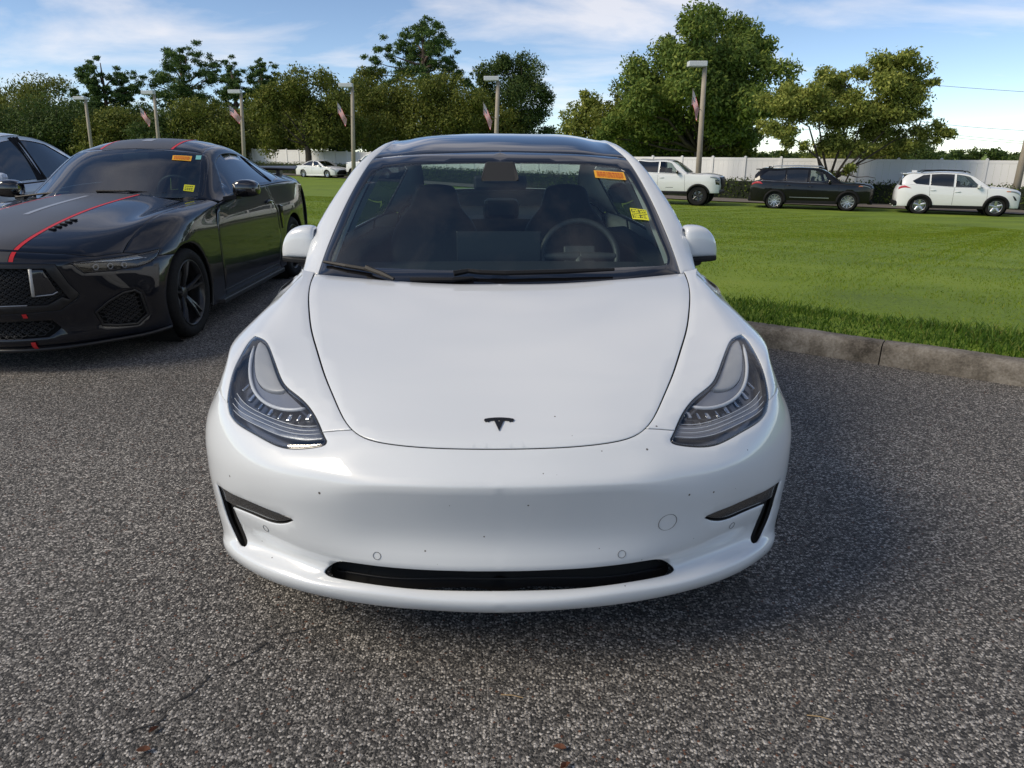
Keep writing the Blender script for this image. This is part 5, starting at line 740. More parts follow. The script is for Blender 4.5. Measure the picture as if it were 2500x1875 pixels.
def wheel(parent, c, r, w, m_rim, side, spokes=10, rim=0.72, dish=0.03, spoke_w=0.035, twin=False):
    """tyre with rim, spokes and hub, its outer face towards side (+1/-1 along x)"""
    x0 = c[0]
    T = MB(); h = w / 2
    T.lathe([(-h * .86, r * rim), (-h, r * .80), (-h * .98, r * .93), (-h * .80, r * .985), (-h * .4, r), (h * .4, r), (h * .80, r * .985), (h * .98, r * .93), (h, r * .80), (h * .86, r * rim)], 48, 'x', c)
    ty = T.build('tyre', RUBBER, parent, smooth=True)
    Q = MB(); q = r * rim
    Q.lathe([(-h * .86 * side, q), (-h * .7 * side, q * .93), (h * .5 * side, q * .93), (h * .74 * side, q * .96), (h * .86 * side, q * 1.005), (h * .92 * side, q * .985), (h * .90 * side, q * .95), (h * .6 * side, q * .92)], 48, 'x', c)
    rm = Q.build('rim', m_rim, parent, smooth=True)
    S = MB(); fx = x0 + side * (h * .80 - 0.0)
    n = spokes
    for k in range(n):
        a = 2 * math.pi * k / n + 0.3
        offs = (-.11, .11) if twin else (0,)
        for da in offs:
            a2 = a + da * 1.2
            d0 = Vector((0, math.cos(a + da * .3), math.sin(a + da * .3))); d1 = Vector((0, math.cos(a2), math.sin(a2))); t = Vector((0, -math.sin(a), math.cos(a)))
            p0 = Vector((fx - side * dish, c[1], c[2])) + d0 * q * .16; p1 = Vector((fx, c[1], c[2])) + d1 * q * .955; sw = spoke_w
            V = []
            for p, ww in ((p0, sw * 1.2), ((p0 + p1) / 2 + Vector((side * .008, 0, 0)), sw * .9), (p1, sw * .8)):
                for dx, dt in ((0, -.5), (side * .012, -.28), (side * .012, .28), (0, .5), (-side * .02, .35), (-side * .02, -.35)): V.append(p + t * ww * dt + Vector((dx, 0, 0)))
            F = []
            for i in range(2):
                for j in range(6): F.append((i * 6 + j, i * 6 + (j + 1) % 6, (i + 1) * 6 + (j + 1) % 6, (i + 1) * 6 + j))
            S.add(V, F)
    S.lathe([(-0.02 * side, q * .24), (0.004 * side, q * .22), (0.012 * side, q * .16), (0.014 * side, 0.001)], 20, 'x', (fx - side * dish, c[1], c[2]))
    S.build('spokes', m_rim, rm, auto=35)
    B = MB(); B.lathe([(0.0, q * .80), (side * .01, q * .80), (side * .01, 0.02)], 32, 'x', (x0 - side * h * .1, c[1], c[2])); B.build('brake_disc', BRAKE, rm)
    K = MB(); K.lathe([(0, q * .99), (-side * .01, q * .5), (-side * .012, 0.001)], 24, 'x', (x0 - side * h * .62, c[1], c[2])); K.build('wheel_back', DARKVOID, rm)
    return ty
def tesla():
    car = thing('white_sedan', 'white electric sedan facing the camera with black roof and T emblem on its hood', 'car')
    PT = Patch(TS['NET']); PG = Patch(TS['G']); SD = Patch(TS['SD'], sym=False); D = TS['D']
    seam, lamp, fb, outer, arch = D['seam'], D['lamp'], D['fb'], D['outer'], D['arch']
    ON0 = lambda p: np.abs(p[:, 0]) < 1e-6
    tF, tR, tI, tB = D['c_hoodfront'], D['c_hoodrear'], D['c_intop'], D['c_inbot']
    k1 = near(lamp, fb[-1]); k2 = near(lamp, outer[0]); ks = near(seam, fb[0]); ka = 13
    # hood
    poly = [(0, tF)] + [tuple(q) for q in seam[::-1]] + [tuple(q) for q in D['hoodrear'][::-1][1:]] + [(0, tR)]
    panel('hood', PT, poly, WHITE, car, mirror=True, keep=ON0, grid=0.035, gap=.0042)
    # bumper
    poly = [(0, tF)] + [tuple(q) for q in seam[::-1][:len(seam) - ks]] + [tuple(q) for q in fb[1:-1]] + [tuple(q) for q in lamp[k1:k2 + 1]] + [tuple(q) for q in outer[1:]] + [tuple(q) for q in arch[:ka + 1][::-1]] + [(arch[0][0], 0.0), (0, 0.0), (0, tB)] + [tuple(q) for q in D['intake'][::-1]] + [(0, tI)]
    bumper = panel('bumper', PT, poly, WHITE, car, holes=[D['vent']], mirror=True, keep=ON0, grid=0.022, gap=.0012, roll=.003)
    # fenders
    poly = [tuple(q) for q in seam[:ks + 1]] + [tuple(q) for q in fb[1:-1]] + [tuple(q) for q in lamp[:k1 + 1][::-1]] + [tuple(q) for q in lamp[k2:][::-1][:-1]] + [tuple(q) for q in lamp[k2:k2 + 1]] + [tuple(q) for q in outer[1:]] + [tuple(q) for q in arch[ka:]] + [(arch[-1][0], 0.0), (PT.s1, 0.0), (PT.s1, PT.t1), (seam[0][0] - .004, PT.t1)]
    fe = panel('fender', PT, poly, WHITE, car, grid=0.03, gap=.0014, keep=lambda p: (p[:, 0] > PT.s1 - 1e-6) | (p[:, 1] > PT.t1 - 1e-6)); flip(fe)
    # black sheet added under the skins, its colour stands for shade in the gaps
    hole_l = [tuple(q) for q in lamp]
    poly = [(0, 0.012), (arch[0][0] - .02, 0.012)] + [tuple(q) for q in arch] + [(PT.s1, .012), (PT.s1, PT.t1), (0, PT.t1), (0, tB + .0)] + [tuple(q) for q in D['intake'][::-1]] + [(0, tI)]
    poly = [(0, tI)] + [tuple(q) for q in D['intake']] + [(0, tB), (0, .012), (arch[0][0] - .02, .012)] + [tuple(q) for q in arch] + [(PT.s1 - .06, .012), (PT.s1 - .06, PT.t1 - .05), (0, PT.t1 - .05)]
    panel('gap_shade_sheet', PT, poly, DARKVOID, car, holes=[hole_l, D['vent']], off=-.014, mirror=True, keep=ON0, grid=0.06, gap=0.0, flange=0)
    # lower intake: mesh of slats deep inside
    ins = np.array(D['intake']); 
    duct = panel('intake_duct', PT, [(0, tI + .03)] + [(s * 1.05, t + (.03 if i < 26 else .004)) for i, (s, t) in enumerate(D['intake'])] + [(0, tB)], DARKVOID, car, off=-.06, mirror=True, keep=ON0, grid=.05, gap=0, flange=0)
    for k, f in enumerate((.22, .45, .68, .9)):
        top = np.array(D['intake'][:22]); ss = np.linspace(0, D['intake'][24][0] * (.99 - .03 * abs(f - .5)), 24)
        tt = [tB + (np.interp(s, [q[0] for q in D['intake'][:25]], [q[1] for q in D['intake'][:25]]) - np.interp(s, [q[0] for q in D['intake'][::-1][:24]], [q[1] for q in D['intake'][::-1][:24]])) * f + np.interp(s, [q[0] for q in D['intake'][::-1][:24]], [q[1] for q in D['intake'][::-1][:24]]) - tB for s in ss]
        c = curve3(PT, np.stack([ss, tt], 1), -.045); c2 = c[1:].copy()[::-1]; c2[:, 0] *= -1
        B = MB(); B.tube(list(c2) + list(c), .0035, 6); B.build('intake_slat', mat('intake_black', (.006, .006, .006), .5), car, smooth=True)
    # corner vents
    bl = panel('vent_blade', PT, D['blade'], mat('smoked_trim', (0.03, 0.03, 0.03), 0.18, coat=.8), car, off=-.006, grid=.02, gap=.003, flange=.02); flip(bl)
    du = panel('vent_duct', PT, [(s, t) for s, t in D['vent']], DARKVOID, car, off=-.022, grid=.03, gap=-.003, flange=0); flip(du)
    # parking sensors, tow cover, emblem
    for c in D['sensors']:
        B = MB(); B.tube(circle3(PT, c, .0105, .0004), .0008, 5); o = B.build('parking_sensor', mat('seam_shadow', (0.16, 0.16, 0.16), .6), car); flip(o)
    B = MB(); B.tube(circle3(PT, D['hook'][0], .0265, .0002, 40), .0010, 5); B.build('tow_hook_cover', MATS['seam_shadow'], car)
    e0 = (0.0, D['emblem'][0][1]); p = PT(*e0)[0]; N = PT.normal(*e0)[0]; ex = np.array([1., 0, 0]); ey = np.cross(N, ex)
    B = MB()
    def emb(L): B.prism([p + ex * x * .0011 + ey * y * .0011 for x, y in L], N * .0005, N * .0035)
    bar = [(-36, 13), (-34.5, 17.5), (-24, 20.5), (-12, 22.3), (0, 23), (12, 22.3), (24, 20.5), (34.5, 17.5), (36, 13), (32.5, 6.5), (27, 8.2), (25.5, 5.5), (24, 9.5), (15, 11.8), (9.5, 12.8), (4.5, 13.2), (0, 13.5), (-4.5, 13.2), (-9.5, 12.8), (-15, 11.8), (-24, 9.5), (-25.5, 5.5), (-27, 8.2), (-32.5, 6.5)]
    emb(bar)
    emb([(-11.5, 11.5), (-5.2, 12.6), (0, 6.5), (5.2, 12.6), (11.5, 11.5), (0, -29)])
    B.build('emblem', mat('emblem_black', (0.005, 0.005, 0.005), 0.25), car)
    # headlights
    L2 = np.array(lamp); ccw = L2 if area2(L2) > 0 else L2[::-1]; inner = inset2(dense(ccw, .012), .0085)
    hl = panel('headlight', PT, lamp, BLACKGLOSS, car, holes=[[tuple(q) for q in inner]], off=-.002, grid=.05, gap=.0010, flange=.02, roll=.0012)
    lens = panel('lens', PT, lamp, CLEAR, hl, off=.0005, grid=.02, gap=.0035, flange=0.006, roll=.0015)
    hou = panel('housing', PT, lamp, mat('lamp_housing', (0.17, 0.172, 0.178), 0.18, metal=.85, coat=.5), hl, off=-.042, grid=.03, gap=-.004, flange=0)
    wb = dense(ccw, .014); a = curve3(PT, wb, -.003); b = curve3(PT, wb, -.046); B = MB(); k = len(wb)
    B.add([tuple(v) for v in a] + [tuple(v) for v in b], [(i, (i + 1) % k, k + (i + 1) % k, k + i) for i in range(k)]); B.build('lamp_wall', mat('lamp_wall', (0.24, 0.24, 0.245), .25, metal=.6), hl, smooth=True)
    panel('turn_panel', PT, D['lamp_top'], FROST, hl, off=-.010, grid=.02, gap=.003, flange=.02, roll=.004)
    B = MB(); B.tube(curve3(PT, D['lamp_drl'], -.011), [.0025] + [.0052] * 21 + [.004, .0025], 8); B.build('light_guide', GUIDE, hl, smooth=True)
    # shelf between the frosted panel and the light guide
    dr = [tuple(q) for q in D['lamp_drl']]; tp = [tuple(q) for q in D['lamp_top']]
    panel('reflector_shelf', PT, tp[13:-3][::-1] + [dr[0]] + dr if False else dr + tp[14:-2][::-1] + [tp[12]], LAMPGREY, hl, off=-.018, grid=.02, gap=.001, flange=0.0)
    for k, q in enumerate(D['mods']):
        p = PT(*q)[0]; n = PT.normal(*q)[0]; a, b = PT.jac(*q); e1 = a[0] / np.linalg.norm(a[0]); e2 = np.cross(n, e1); M = Matrix((e1, e2, n)).transposed()
        B = MB(); B.box(p - n * .026, (.008 if k % 2 else .013, .024 if k < 6 else .028, .012), M); B.build('projector', CHROME, hl, bevel=.003)
    lo = [tuple(q) for q in D['rib0']] + [tuple(q) for q in D['rib3'][::-1]]
    panel('lower_reflector', PT, lo, mat('lamp_step', (0.30, 0.315, 0.335), .2, metal=.85), hl, off=-.018, grid=.02, gap=.0, flange=.01, roll=.001)
    for k in range(4):
        B = MB(); B.tube(curve3(PT, D['rib%d' % k], -.011 if k < 3 else -.014), .0011, 6); B.build('light_rib', GUIDE, hl, smooth=True)
    flip(hl)
    # ---- glasshouse
    sE = PG.sk[len(PG.sk) // 2 + 3]; sS = PG.sk[len(PG.sk) // 2 + 4]; sM = PG.sk[len(PG.sk) // 2 + 5]; s1 = PG.s1; g = PG.tk
    rs = [tuple(q) for q in D['roofseam']]; cl = [tuple(q) for q in D['clear']]; tE = rs[-1][1]
    ts, tc0, tc1 = rs[0][1], cl[0][1], cl[-1][1]
    poly = [(0, 0.0), (sE, 0.0), (sE, tE)] + rs[::-1][1:-1] + [(0, ts), (0, tc0)] + cl[1:-1] + [(0, tc1)]
    panel('windshield_border', PG, poly, BLACKGLOSS, car, mirror=True, keep=ON0, grid=.04, gap=.0015, flange=.006)
    wsh = panel('windshield', PG, [(0, tc0)] + cl[1:-1] + [(0, tc1)], WSGLASS, car, mirror=True, keep=ON0, grid=.05, gap=-.004, flange=0, off=-.0015)
    tr = g[7] + .1
    panel('roof_glass', PG, [(0, ts)] + rs[1:-1] + [(sE, tE), (sE, tr), (0, tr)], ROOFGLASS, car, mirror=True, keep=ON0, grid=.04, gap=.0015, flange=.006)
    panel('rear_window', PG, [(0, tr), (sE, tr), (sE, g[10] - .05), (0, g[10] - .05)], glass('rear_glass', (.55, .66, .62)), car, mirror=True, keep=ON0, grid=.06, gap=.002, flange=.004)
    panel('trunk_lid', PG, [(0, g[10] - .05), (sE, g[10] - .05), (sE, g[11]), (sE, g[12] + .25), (0, g[12] + .25)], WHITE, car, mirror=True, keep=ON0, grid=.06)
    panel('rear_bumper', PG, [(0, g[12] + .25), (sE, g[12] + .25), (sE, g[11]), (s1, g[11]), (s1, g[14]), (0, g[14])], WHITE, car, mirror=True, keep=ON0, grid=.06)
    # rails and pillars: everything white beside the glass
    sR = sS + .045
    win = []
    for (ta, tb) in ((g[1] + .08, g[6] + .02), (g[6] + .10, g[8] + .40)):
        win.append([(sR, ta + .02), (s1 - .012, ta - .10 if ta > g[3] else ta - .06), (s1 - .012, tb), (sR, tb)])
    win[0] = [(sR - .012, g[2] + .03), (s1 - .012, g[1] + .06), (s1 - .012, g[6]), (sR, g[6])]
    win[1] = [(sR, g[6] + .07), (s1 - .012, g[6] + .07), (s1 - .012, g[9] - .05), (sR, g[8] + .12)]
    ra = panel('roof_rail', PG, [(sE, 0.0), (s1, 0.0), (s1, g[11]), (sE, g[11])], WHITE, car, holes=win, grid=.03, gap=.0012); flip(ra)
    for w in win:
        o = panel('side_window', PG, w, TINTGLASS, car, grid=.06, gap=-.002, flange=0, off=-.004); flip(o)
    # sides: front door, rear door, rear quarter, sill
    ys = lambda Y: np.interp(Y, [q[1] for q in TS['SD'][0]], SD.sk)
    c2 = (3.737, .335); aa = []
    for a in np.linspace(R(203), R(-23), 30): aa.append((float(ys(c2[0] + .372 * math.cos(a))), float(np.interp(c2[1] + .372 * math.sin(a), [q[0][2] for q in TS['SD']], SD.tk))))
    t1 = SD.t1
    for nm, y0, y1 in (('fender_rear_edge', 1.24, 1.40), ('front_door', 1.40, 2.46), ('rear_door', 2.46, 3.36)):
        poly = [(ys(y0), .10), (ys(y1), .10), (ys(y1), t1), (ys(y0), t1)]
        if nm == 'rear_door': poly = [(ys(y0), .10), (ys(3.30), .10)] + [q for q in aa[:8] if q[0] < ys(3.40)] + [(ys(3.46), t1), (ys(y0), t1)]
        o = panel(nm, SD, poly, WHITE, car, grid=.06, gap=0 if 'edge' in nm else .002, flange=0 if 'edge' in nm else .014); flip(o)
        if 'door' in nm:
            B = MB(); c = curve3(SD, [(ys(y1 - .30), t1 - .12), (ys(y1 - .10), t1 - .12)], .004); B.tube(c, .009, 8); h = B.build('handle', WHITE, o, smooth=True)
    sl = panel('sill', SD, [(ys(1.24), 0), (ys(3.38), 0), (ys(3.38), .10), (ys(1.24), .10)], WHITE, car, grid=.06); flip(sl)
    rq = panel('rear_quarter', SD, [(ys(3.30), 0.0)] + aa + [(SD.s1, 0), (SD.s1, t1), (ys(3.46), t1)] + [q for q in aa[:8] if q[0] < ys(3.40)][::-1], WHITE, car, grid=.05); flip(rq)
    # wheels with arch liners
    for yc in (.862, 3.737):
        for sd_ in (-1, 1):
            wheel(car, (sd_ * .80, yc, .334), .334, .225, mat('aero_grey', (0.22, 0.225, 0.235), .35, metal=.6), sd_, spokes=10, spoke_w=.05)
            B = MB(); B.lathe([(-.15, .30), (-.15, .385), (.10, .385)] if sd_ > 0 else [(.15, .30), (.15, .385), (-.10, .385)], 28, 'x', (sd_ * .80, yc, .335)); B.build('arch_liner', DARKVOID, car)
    B = MB(); B.box((0, 2.50, .27), (1.30, 3.6, .10)); B.build('underbody', DARKVOID, car)
    # mirrors (cap, arm)
    for sg in (-1, 1):
        V = []; F = []; n = 16
        prof = [(.798, 1.080, .060), (.802, 1.094, .078), (.835, 1.098, .088), (.875, 1.094, .088), (.910, 1.078, .084), (.936, 1.046, .074), (.952, 1.004, .052), (.956, .985, .035)]
        cy, zb = 1.605, .955
        for (x, zt, hy) in prof:
            for k in range(n):
                a = 2 * math.pi * k / n; ca, sa = math.cos(a), math.sin(a); h2 = (zt - zb) / 2
                V.append((sg * x, cy + (x - .88) * .25 + math.copysign(abs(ca) ** .6, ca) * hy * .8, zb + h2 + math.copysign(abs(sa) ** .45, sa) * h2))
        for i in range(len(prof) - 1):
            for k in range(n): F.append((i * n + k, i * n + (k + 1) % n, (i + 1) * n + (k + 1) % n, (i + 1) * n + k))
        F += [tuple(range(n)), tuple((len(prof) - 1) * n + k for k in range(n))]
        mi = mesh('wing_mirror', V, F, WHITE, car, True); s_ = mi.modifiers.new('sub', 'SUBSURF'); s_.levels = s_.render_levels = 2
        B = MB(); B.prism([(sg * .77, 1.53, .945), (sg * .82, 1.525, .948), (sg * .90, 1.54, .950), (sg * .948, 1.56, .954), (sg * .955, 1.64, .956), (sg * .90, 1.665, .952), (sg * .77, 1.64, .945)], (0, 0, -.010), (0, 0, .012)); B.prism([(sg * .76, 1.5, .915), (sg * .88, 1.55, .942), (sg * .88, 1.64, .942), (sg * .76, 1.66, .915)], (0, 0, -.014), (0, 0, .010))
        B.build('mirror_arm', BLACKTRIM, mi, bevel=.006)
        B = MB(); B.box((sg * .875, 1.668, 1.012), (.085, .006, .080)); B.build('mirror_glass', mat('mirror_silver', (.8, .8, .8), .02, metal=1), mi, bevel=.01)
    # wipers
    def on_glass(x, y_, off):
        # point on the windshield above (x, y)
        q = np.array([abs(x) * 1.05, .15])
        for _ in range(12):
            f = PG(q[0], q[1])[0][:2] - np.array([abs(x), y_]); a, b = PG.jac(q[0], q[1]); q = q - np.linalg.solve(np.stack([a[0][:2], b[0][:2]], 1), f)
        p = PG(q[0], q[1])[0] + PG.normal(q[0], q[1])[0] * off; p[0] = math.copysign(p[0], x) if abs(x) > 1e-9 else 0; return p
    for blade, arm in ((((-.695, 1.285), (-.60, 1.235), (-.50, 1.20)), ((-.515, 1.205), (-.485, 1.185), (-.45, 1.165), (-.40, 1.13))), (((-.10, 1.135), (-.18, 1.128), (-.34, 1.135)), ((-.175, 1.15), (-.12, 1.162), (-.08, 1.155), (.02, 1.150), (.25, 1.162), (.44, 1.185)))):
        B = MB(); pts = [on_glass(x, y_, .012) for x, y_ in blade]; B.tube(pts, [.006, .009, .009], 6); w = B.build('wiper', BLACKTRIM, car)
        B = MB(); pts = [on_glass(x, y_, .02) for x, y_ in arm]; B.tube(pts, [.012] + [.010] * (len(pts) - 2) + [.006], 6); B.build('wiper_arm', BLACKTRIM, w)
    B = MB(); B.box((0, 1.16, .86), (1.36, .12, .04)); B.build('cowl', BLACKTRIM, car)
    # windshield stickers: paper sheets with printed lines
    def sticker(quad, paper, ink, lines, off=.003):
        q = np.array(quad)
        def bil(a, b): st = (1 - a) * (1 - b) * q[0] + a * (1 - b) * q[1] + a * b * q[2] + (1 - a) * b * q[3]; return PG(st[0], st[1])[0] + PG.normal(st[0], st[1])[0] * off
        nn = 8; V = [bil(i / nn, j) for j in (0, 1) for i in range(nn + 1)]; F = [(i, i + 1, nn + 2 + i, nn + 1 + i) for i in range(nn)]
        st_ = mesh('sticker', V, F, paper, car)
        off2 = off; B = MB()
        for (a0, a1, b0, b1) in lines:
            P = []
            for a, b in ((a0, b0), (a1, b0), (a1, b1), (a0, b1)):
                off_ = off; P.append(Vector(bil(a, b)) + Vector((0, -.0006, .0012)))
            B.add(P, [(0, 1, 2, 3)])
        B.build('print', ink, st_); return st_
    rnd = random.Random(5)
    ol = []
    for k, (b0, b1) in enumerate(((.16, .36), (.44, .58), (.64, .74), (.80, .88))):
        a = .08
        while a < .9:
            w_ = rnd.uniform(.03, .10); ol.append((a, min(a + w_, .93), b0, b1)); a += w_ + rnd.uniform(.01, .03)
    sticker(D['sticker_o'], mat('orange_paper', (0.86, 0.42, 0.03), .6), mat('orange_ink', (0.62, 0.13, 0.02), .6), ol)
    yl = [(.05, .10, .08, .40), (.5, .55, .10, .40), (.05, .97, .46, .50), (.05, .10, .58, .92), (.5, .55, .58, .88)]
    for b0 in (.12, .30, .62, .80):
        a = .14
        while a < .9:
            w_ = rnd.uniform(.05, .16); yl.append((a, min(a + w_, .95), b0, b0 + .06)); a += w_ + rnd.uniform(.03, .08)
    sticker(D['sticker_y'], mat('yellow_paper', (0.75, 0.72, 0.03), .6), mat('dark_ink', (0.03, 0.04, 0.02), .6), yl)
    # ---- interior
    DASH = mat('dash_black', (0.014, 0.015, 0.016), .7, bump=(400, .15)); SEAT = mat('seat_black', (0.042, 0.044, 0.046), .5, bump=(60, .1)); HEAD = mat('headliner_grey', (0.50, 0.52, 0.50), .9)
    def slab(name, prof, x0, x1, m, nx=9, crown=0.0, bulge=0.0, smooth=True):
        """prof: (y,z) outline swept across x, pulled back towards the ends"""
        V = []; F = []; k = len(prof)
        for i in range(nx):
            f = i / (nx - 1); x = x0 + (x1 - x0) * f; c = (2 * f - 1) ** 2
            for (y, z) in prof: V.append((x, y + bulge * c, z - crown * c))
        for i in range(nx - 1):
            for j in range(k): F.append((i * k + j, i * k + (j + 1) % k, (i + 1) * k + (j + 1) % k, (i + 1) * k + j))
        F += [tuple(range(k))[::-1], tuple((nx - 1) * k + j for j in range(k))]
        o = mesh(name, V, F, m, car); sharp(o, 40); return o
    slab('dashboard', [(1.20, .86), (1.24, .905), (1.45, .935), (1.62, .935), (1.70, .915), (1.73, .87), (1.70, .70), (1.30, .66)], -.70, .70, DASH, crown=.02, bulge=.10)
    B = MB(); B.box((-.008, 1.80, .925), (.395, .012, .245), Matrix.Rotation(R(-8), 3, 'X')); B.build('touchscreen', mat('screen_back', (0.008, 0.009, 0.010), .4), car, bevel=.005)
    sw = thing_part = None
    cS = Vector((.375, 1.83, .925)); ax = Vector((0, -.88, .47)).normalized(); e1 = Vector((1, 0, 0)); e2 = ax.cross(e1)
    B = MB(); B.tube([cS + (e1 * math.cos(t) + e2 * math.sin(t)) * .178 for t in np.linspace(0, 2 * math.pi, 41)], .0155, 10, cap=False); st_ = B.build('steering_wheel', SEAT, car, smooth=True)
    B = MB(); B.box(cS - ax * .02, (.15, .11, .05), Matrix((e1, e2, ax)).transposed())
    for d in ((1, 0), (-1, 0), (0, -1)): B.tube([cS - ax * .01, cS + (e1 * d[0] + e2 * d[1]) * .175], [.03, .018], 8)
    B.build('steering_hub', SEAT, st_, bevel=.02)
    def seat(x, y, w, front=True):
        prof = [(y, .44, w * .5, .10), (y + .06, .60, w * .52, .11), (y + .13, .80, w * .52, .11), (y + .19, .97, w * .49, .10), (y + .225, 1.055, w * .36, .085), (y + .24, 1.10, w * .27, .075), (y + .262, 1.17, w * .255, .075), (y + .275, 1.225, w * .20, .06)]
        V = []; F = []; n = 16
        for (yy, z, hx, hy) in prof:
            for k in range(n):
                a = 2 * math.pi * k / n; ca, sa = math.cos(a), math.sin(a)
                V.append((x + math.copysign(abs(ca) ** .6, ca) * hx, yy + math.copysign(abs(sa) ** .6, sa) * hy * .6, z))
        for i in range(len(prof) - 1):
            for k in range(n): F.append((i * n + k, i * n + (k + 1) % n, (i + 1) * n + (k + 1) % n, (i + 1) * n + k))
        F += [tuple(range(n)), tuple((len(prof) - 1) * n + k for k in range(n))]
        o = mesh('seat', V, F, SEAT, car, True); s_ = o.modifiers.new('sub', 'SUBSURF'); s_.levels = s_.render_levels = 2
        B = MB(); B.box((x, y - .22, .43), (w, .52, .16)); B.build('cushion', SEAT, o, bevel=.06)
    seat(-.375, 2.42, .52); seat(.375, 2.42, .52)
    slab('rear_bench', [(3.15, .45), (3.22, .70), (3.36, .97), (3.44, .99), (3.44, .5)], -.66, .66, SEAT, crown=.03, bulge=-.06)
    for x in (-.42, 0, .42):
        B = MB(); B.box((x, 3.40, 1.03), (.24, .09, .14)); B.build('rear_headrest', SEAT, car, bevel=.035)
    slab('parcel_shelf', [(3.42, .98), (4.15, 1.0), (4.15, .96), (3.42, .94)], -.62, .62, DASH)
    B = MB(); B.box((0, 2.3, .34), (1.5, 2.2, .06)); B.build('cabin_floor', DASH, car)
    # inner trims: headliner edges and A pillars, door tops
    inn = panel('pillar_trim', PG, [(sE - .035, .12), (sS + .02, .12), (sS + .02, g[6]), (sE - .03, g[6])], HEAD, car, off=-.035, grid=.05, gap=0, flange=0); flip(inn)
    panel('headliner', PG, [(0, ts - .02), (sE - .02, tE - .02), (sE - .02, g[6]), (sE, g[8]), (0, g[8])], HEAD, car, off=-.04, mirror=True, keep=ON0, grid=.06, gap=0, flange=0)
    bp = panel('centre_pillar_trim', PG, [(sS, g[6] - .06), (s1, g[6] - .10), (s1, g[6] + .12), (sS, g[6] + .12)], HEAD, car, off=-.03, grid=.05, gap=0, flange=0); flip(bp)
    dt = MB()
    for sg in (-1, 1):
        B = MB(); B.prism([(sg * .80, 1.40, .90), (sg * .84, 2.4, .925), (sg * .84, 3.3, .93), (sg * .70, 3.3, .92), (sg * .70, 2.4, .91), (sg * .68, 1.5, .89)], (0, 0, -.28), (0, 0, 0)); B.build('door_trim', DASH, car, bevel=.02)
    # mirror and camera cluster
    B = MB(); B.prism([(-.065, 1.84, 1.355), (.065, 1.84, 1.355), (.085, 1.76, 1.285), (.075, 1.76, 1.265), (-.075, 1.76, 1.265), (-.085, 1.76, 1.285)], (0, -.012, 0), (0, .05, 0)); B.build('camera_housing', DASH, car, bevel=.008)
    B = MB(); B.box((0, 1.86, 1.262), (.245, .03, .062)); B.build('rear_view_mirror', DASH, car, bevel=.012)
    return car
tesla()

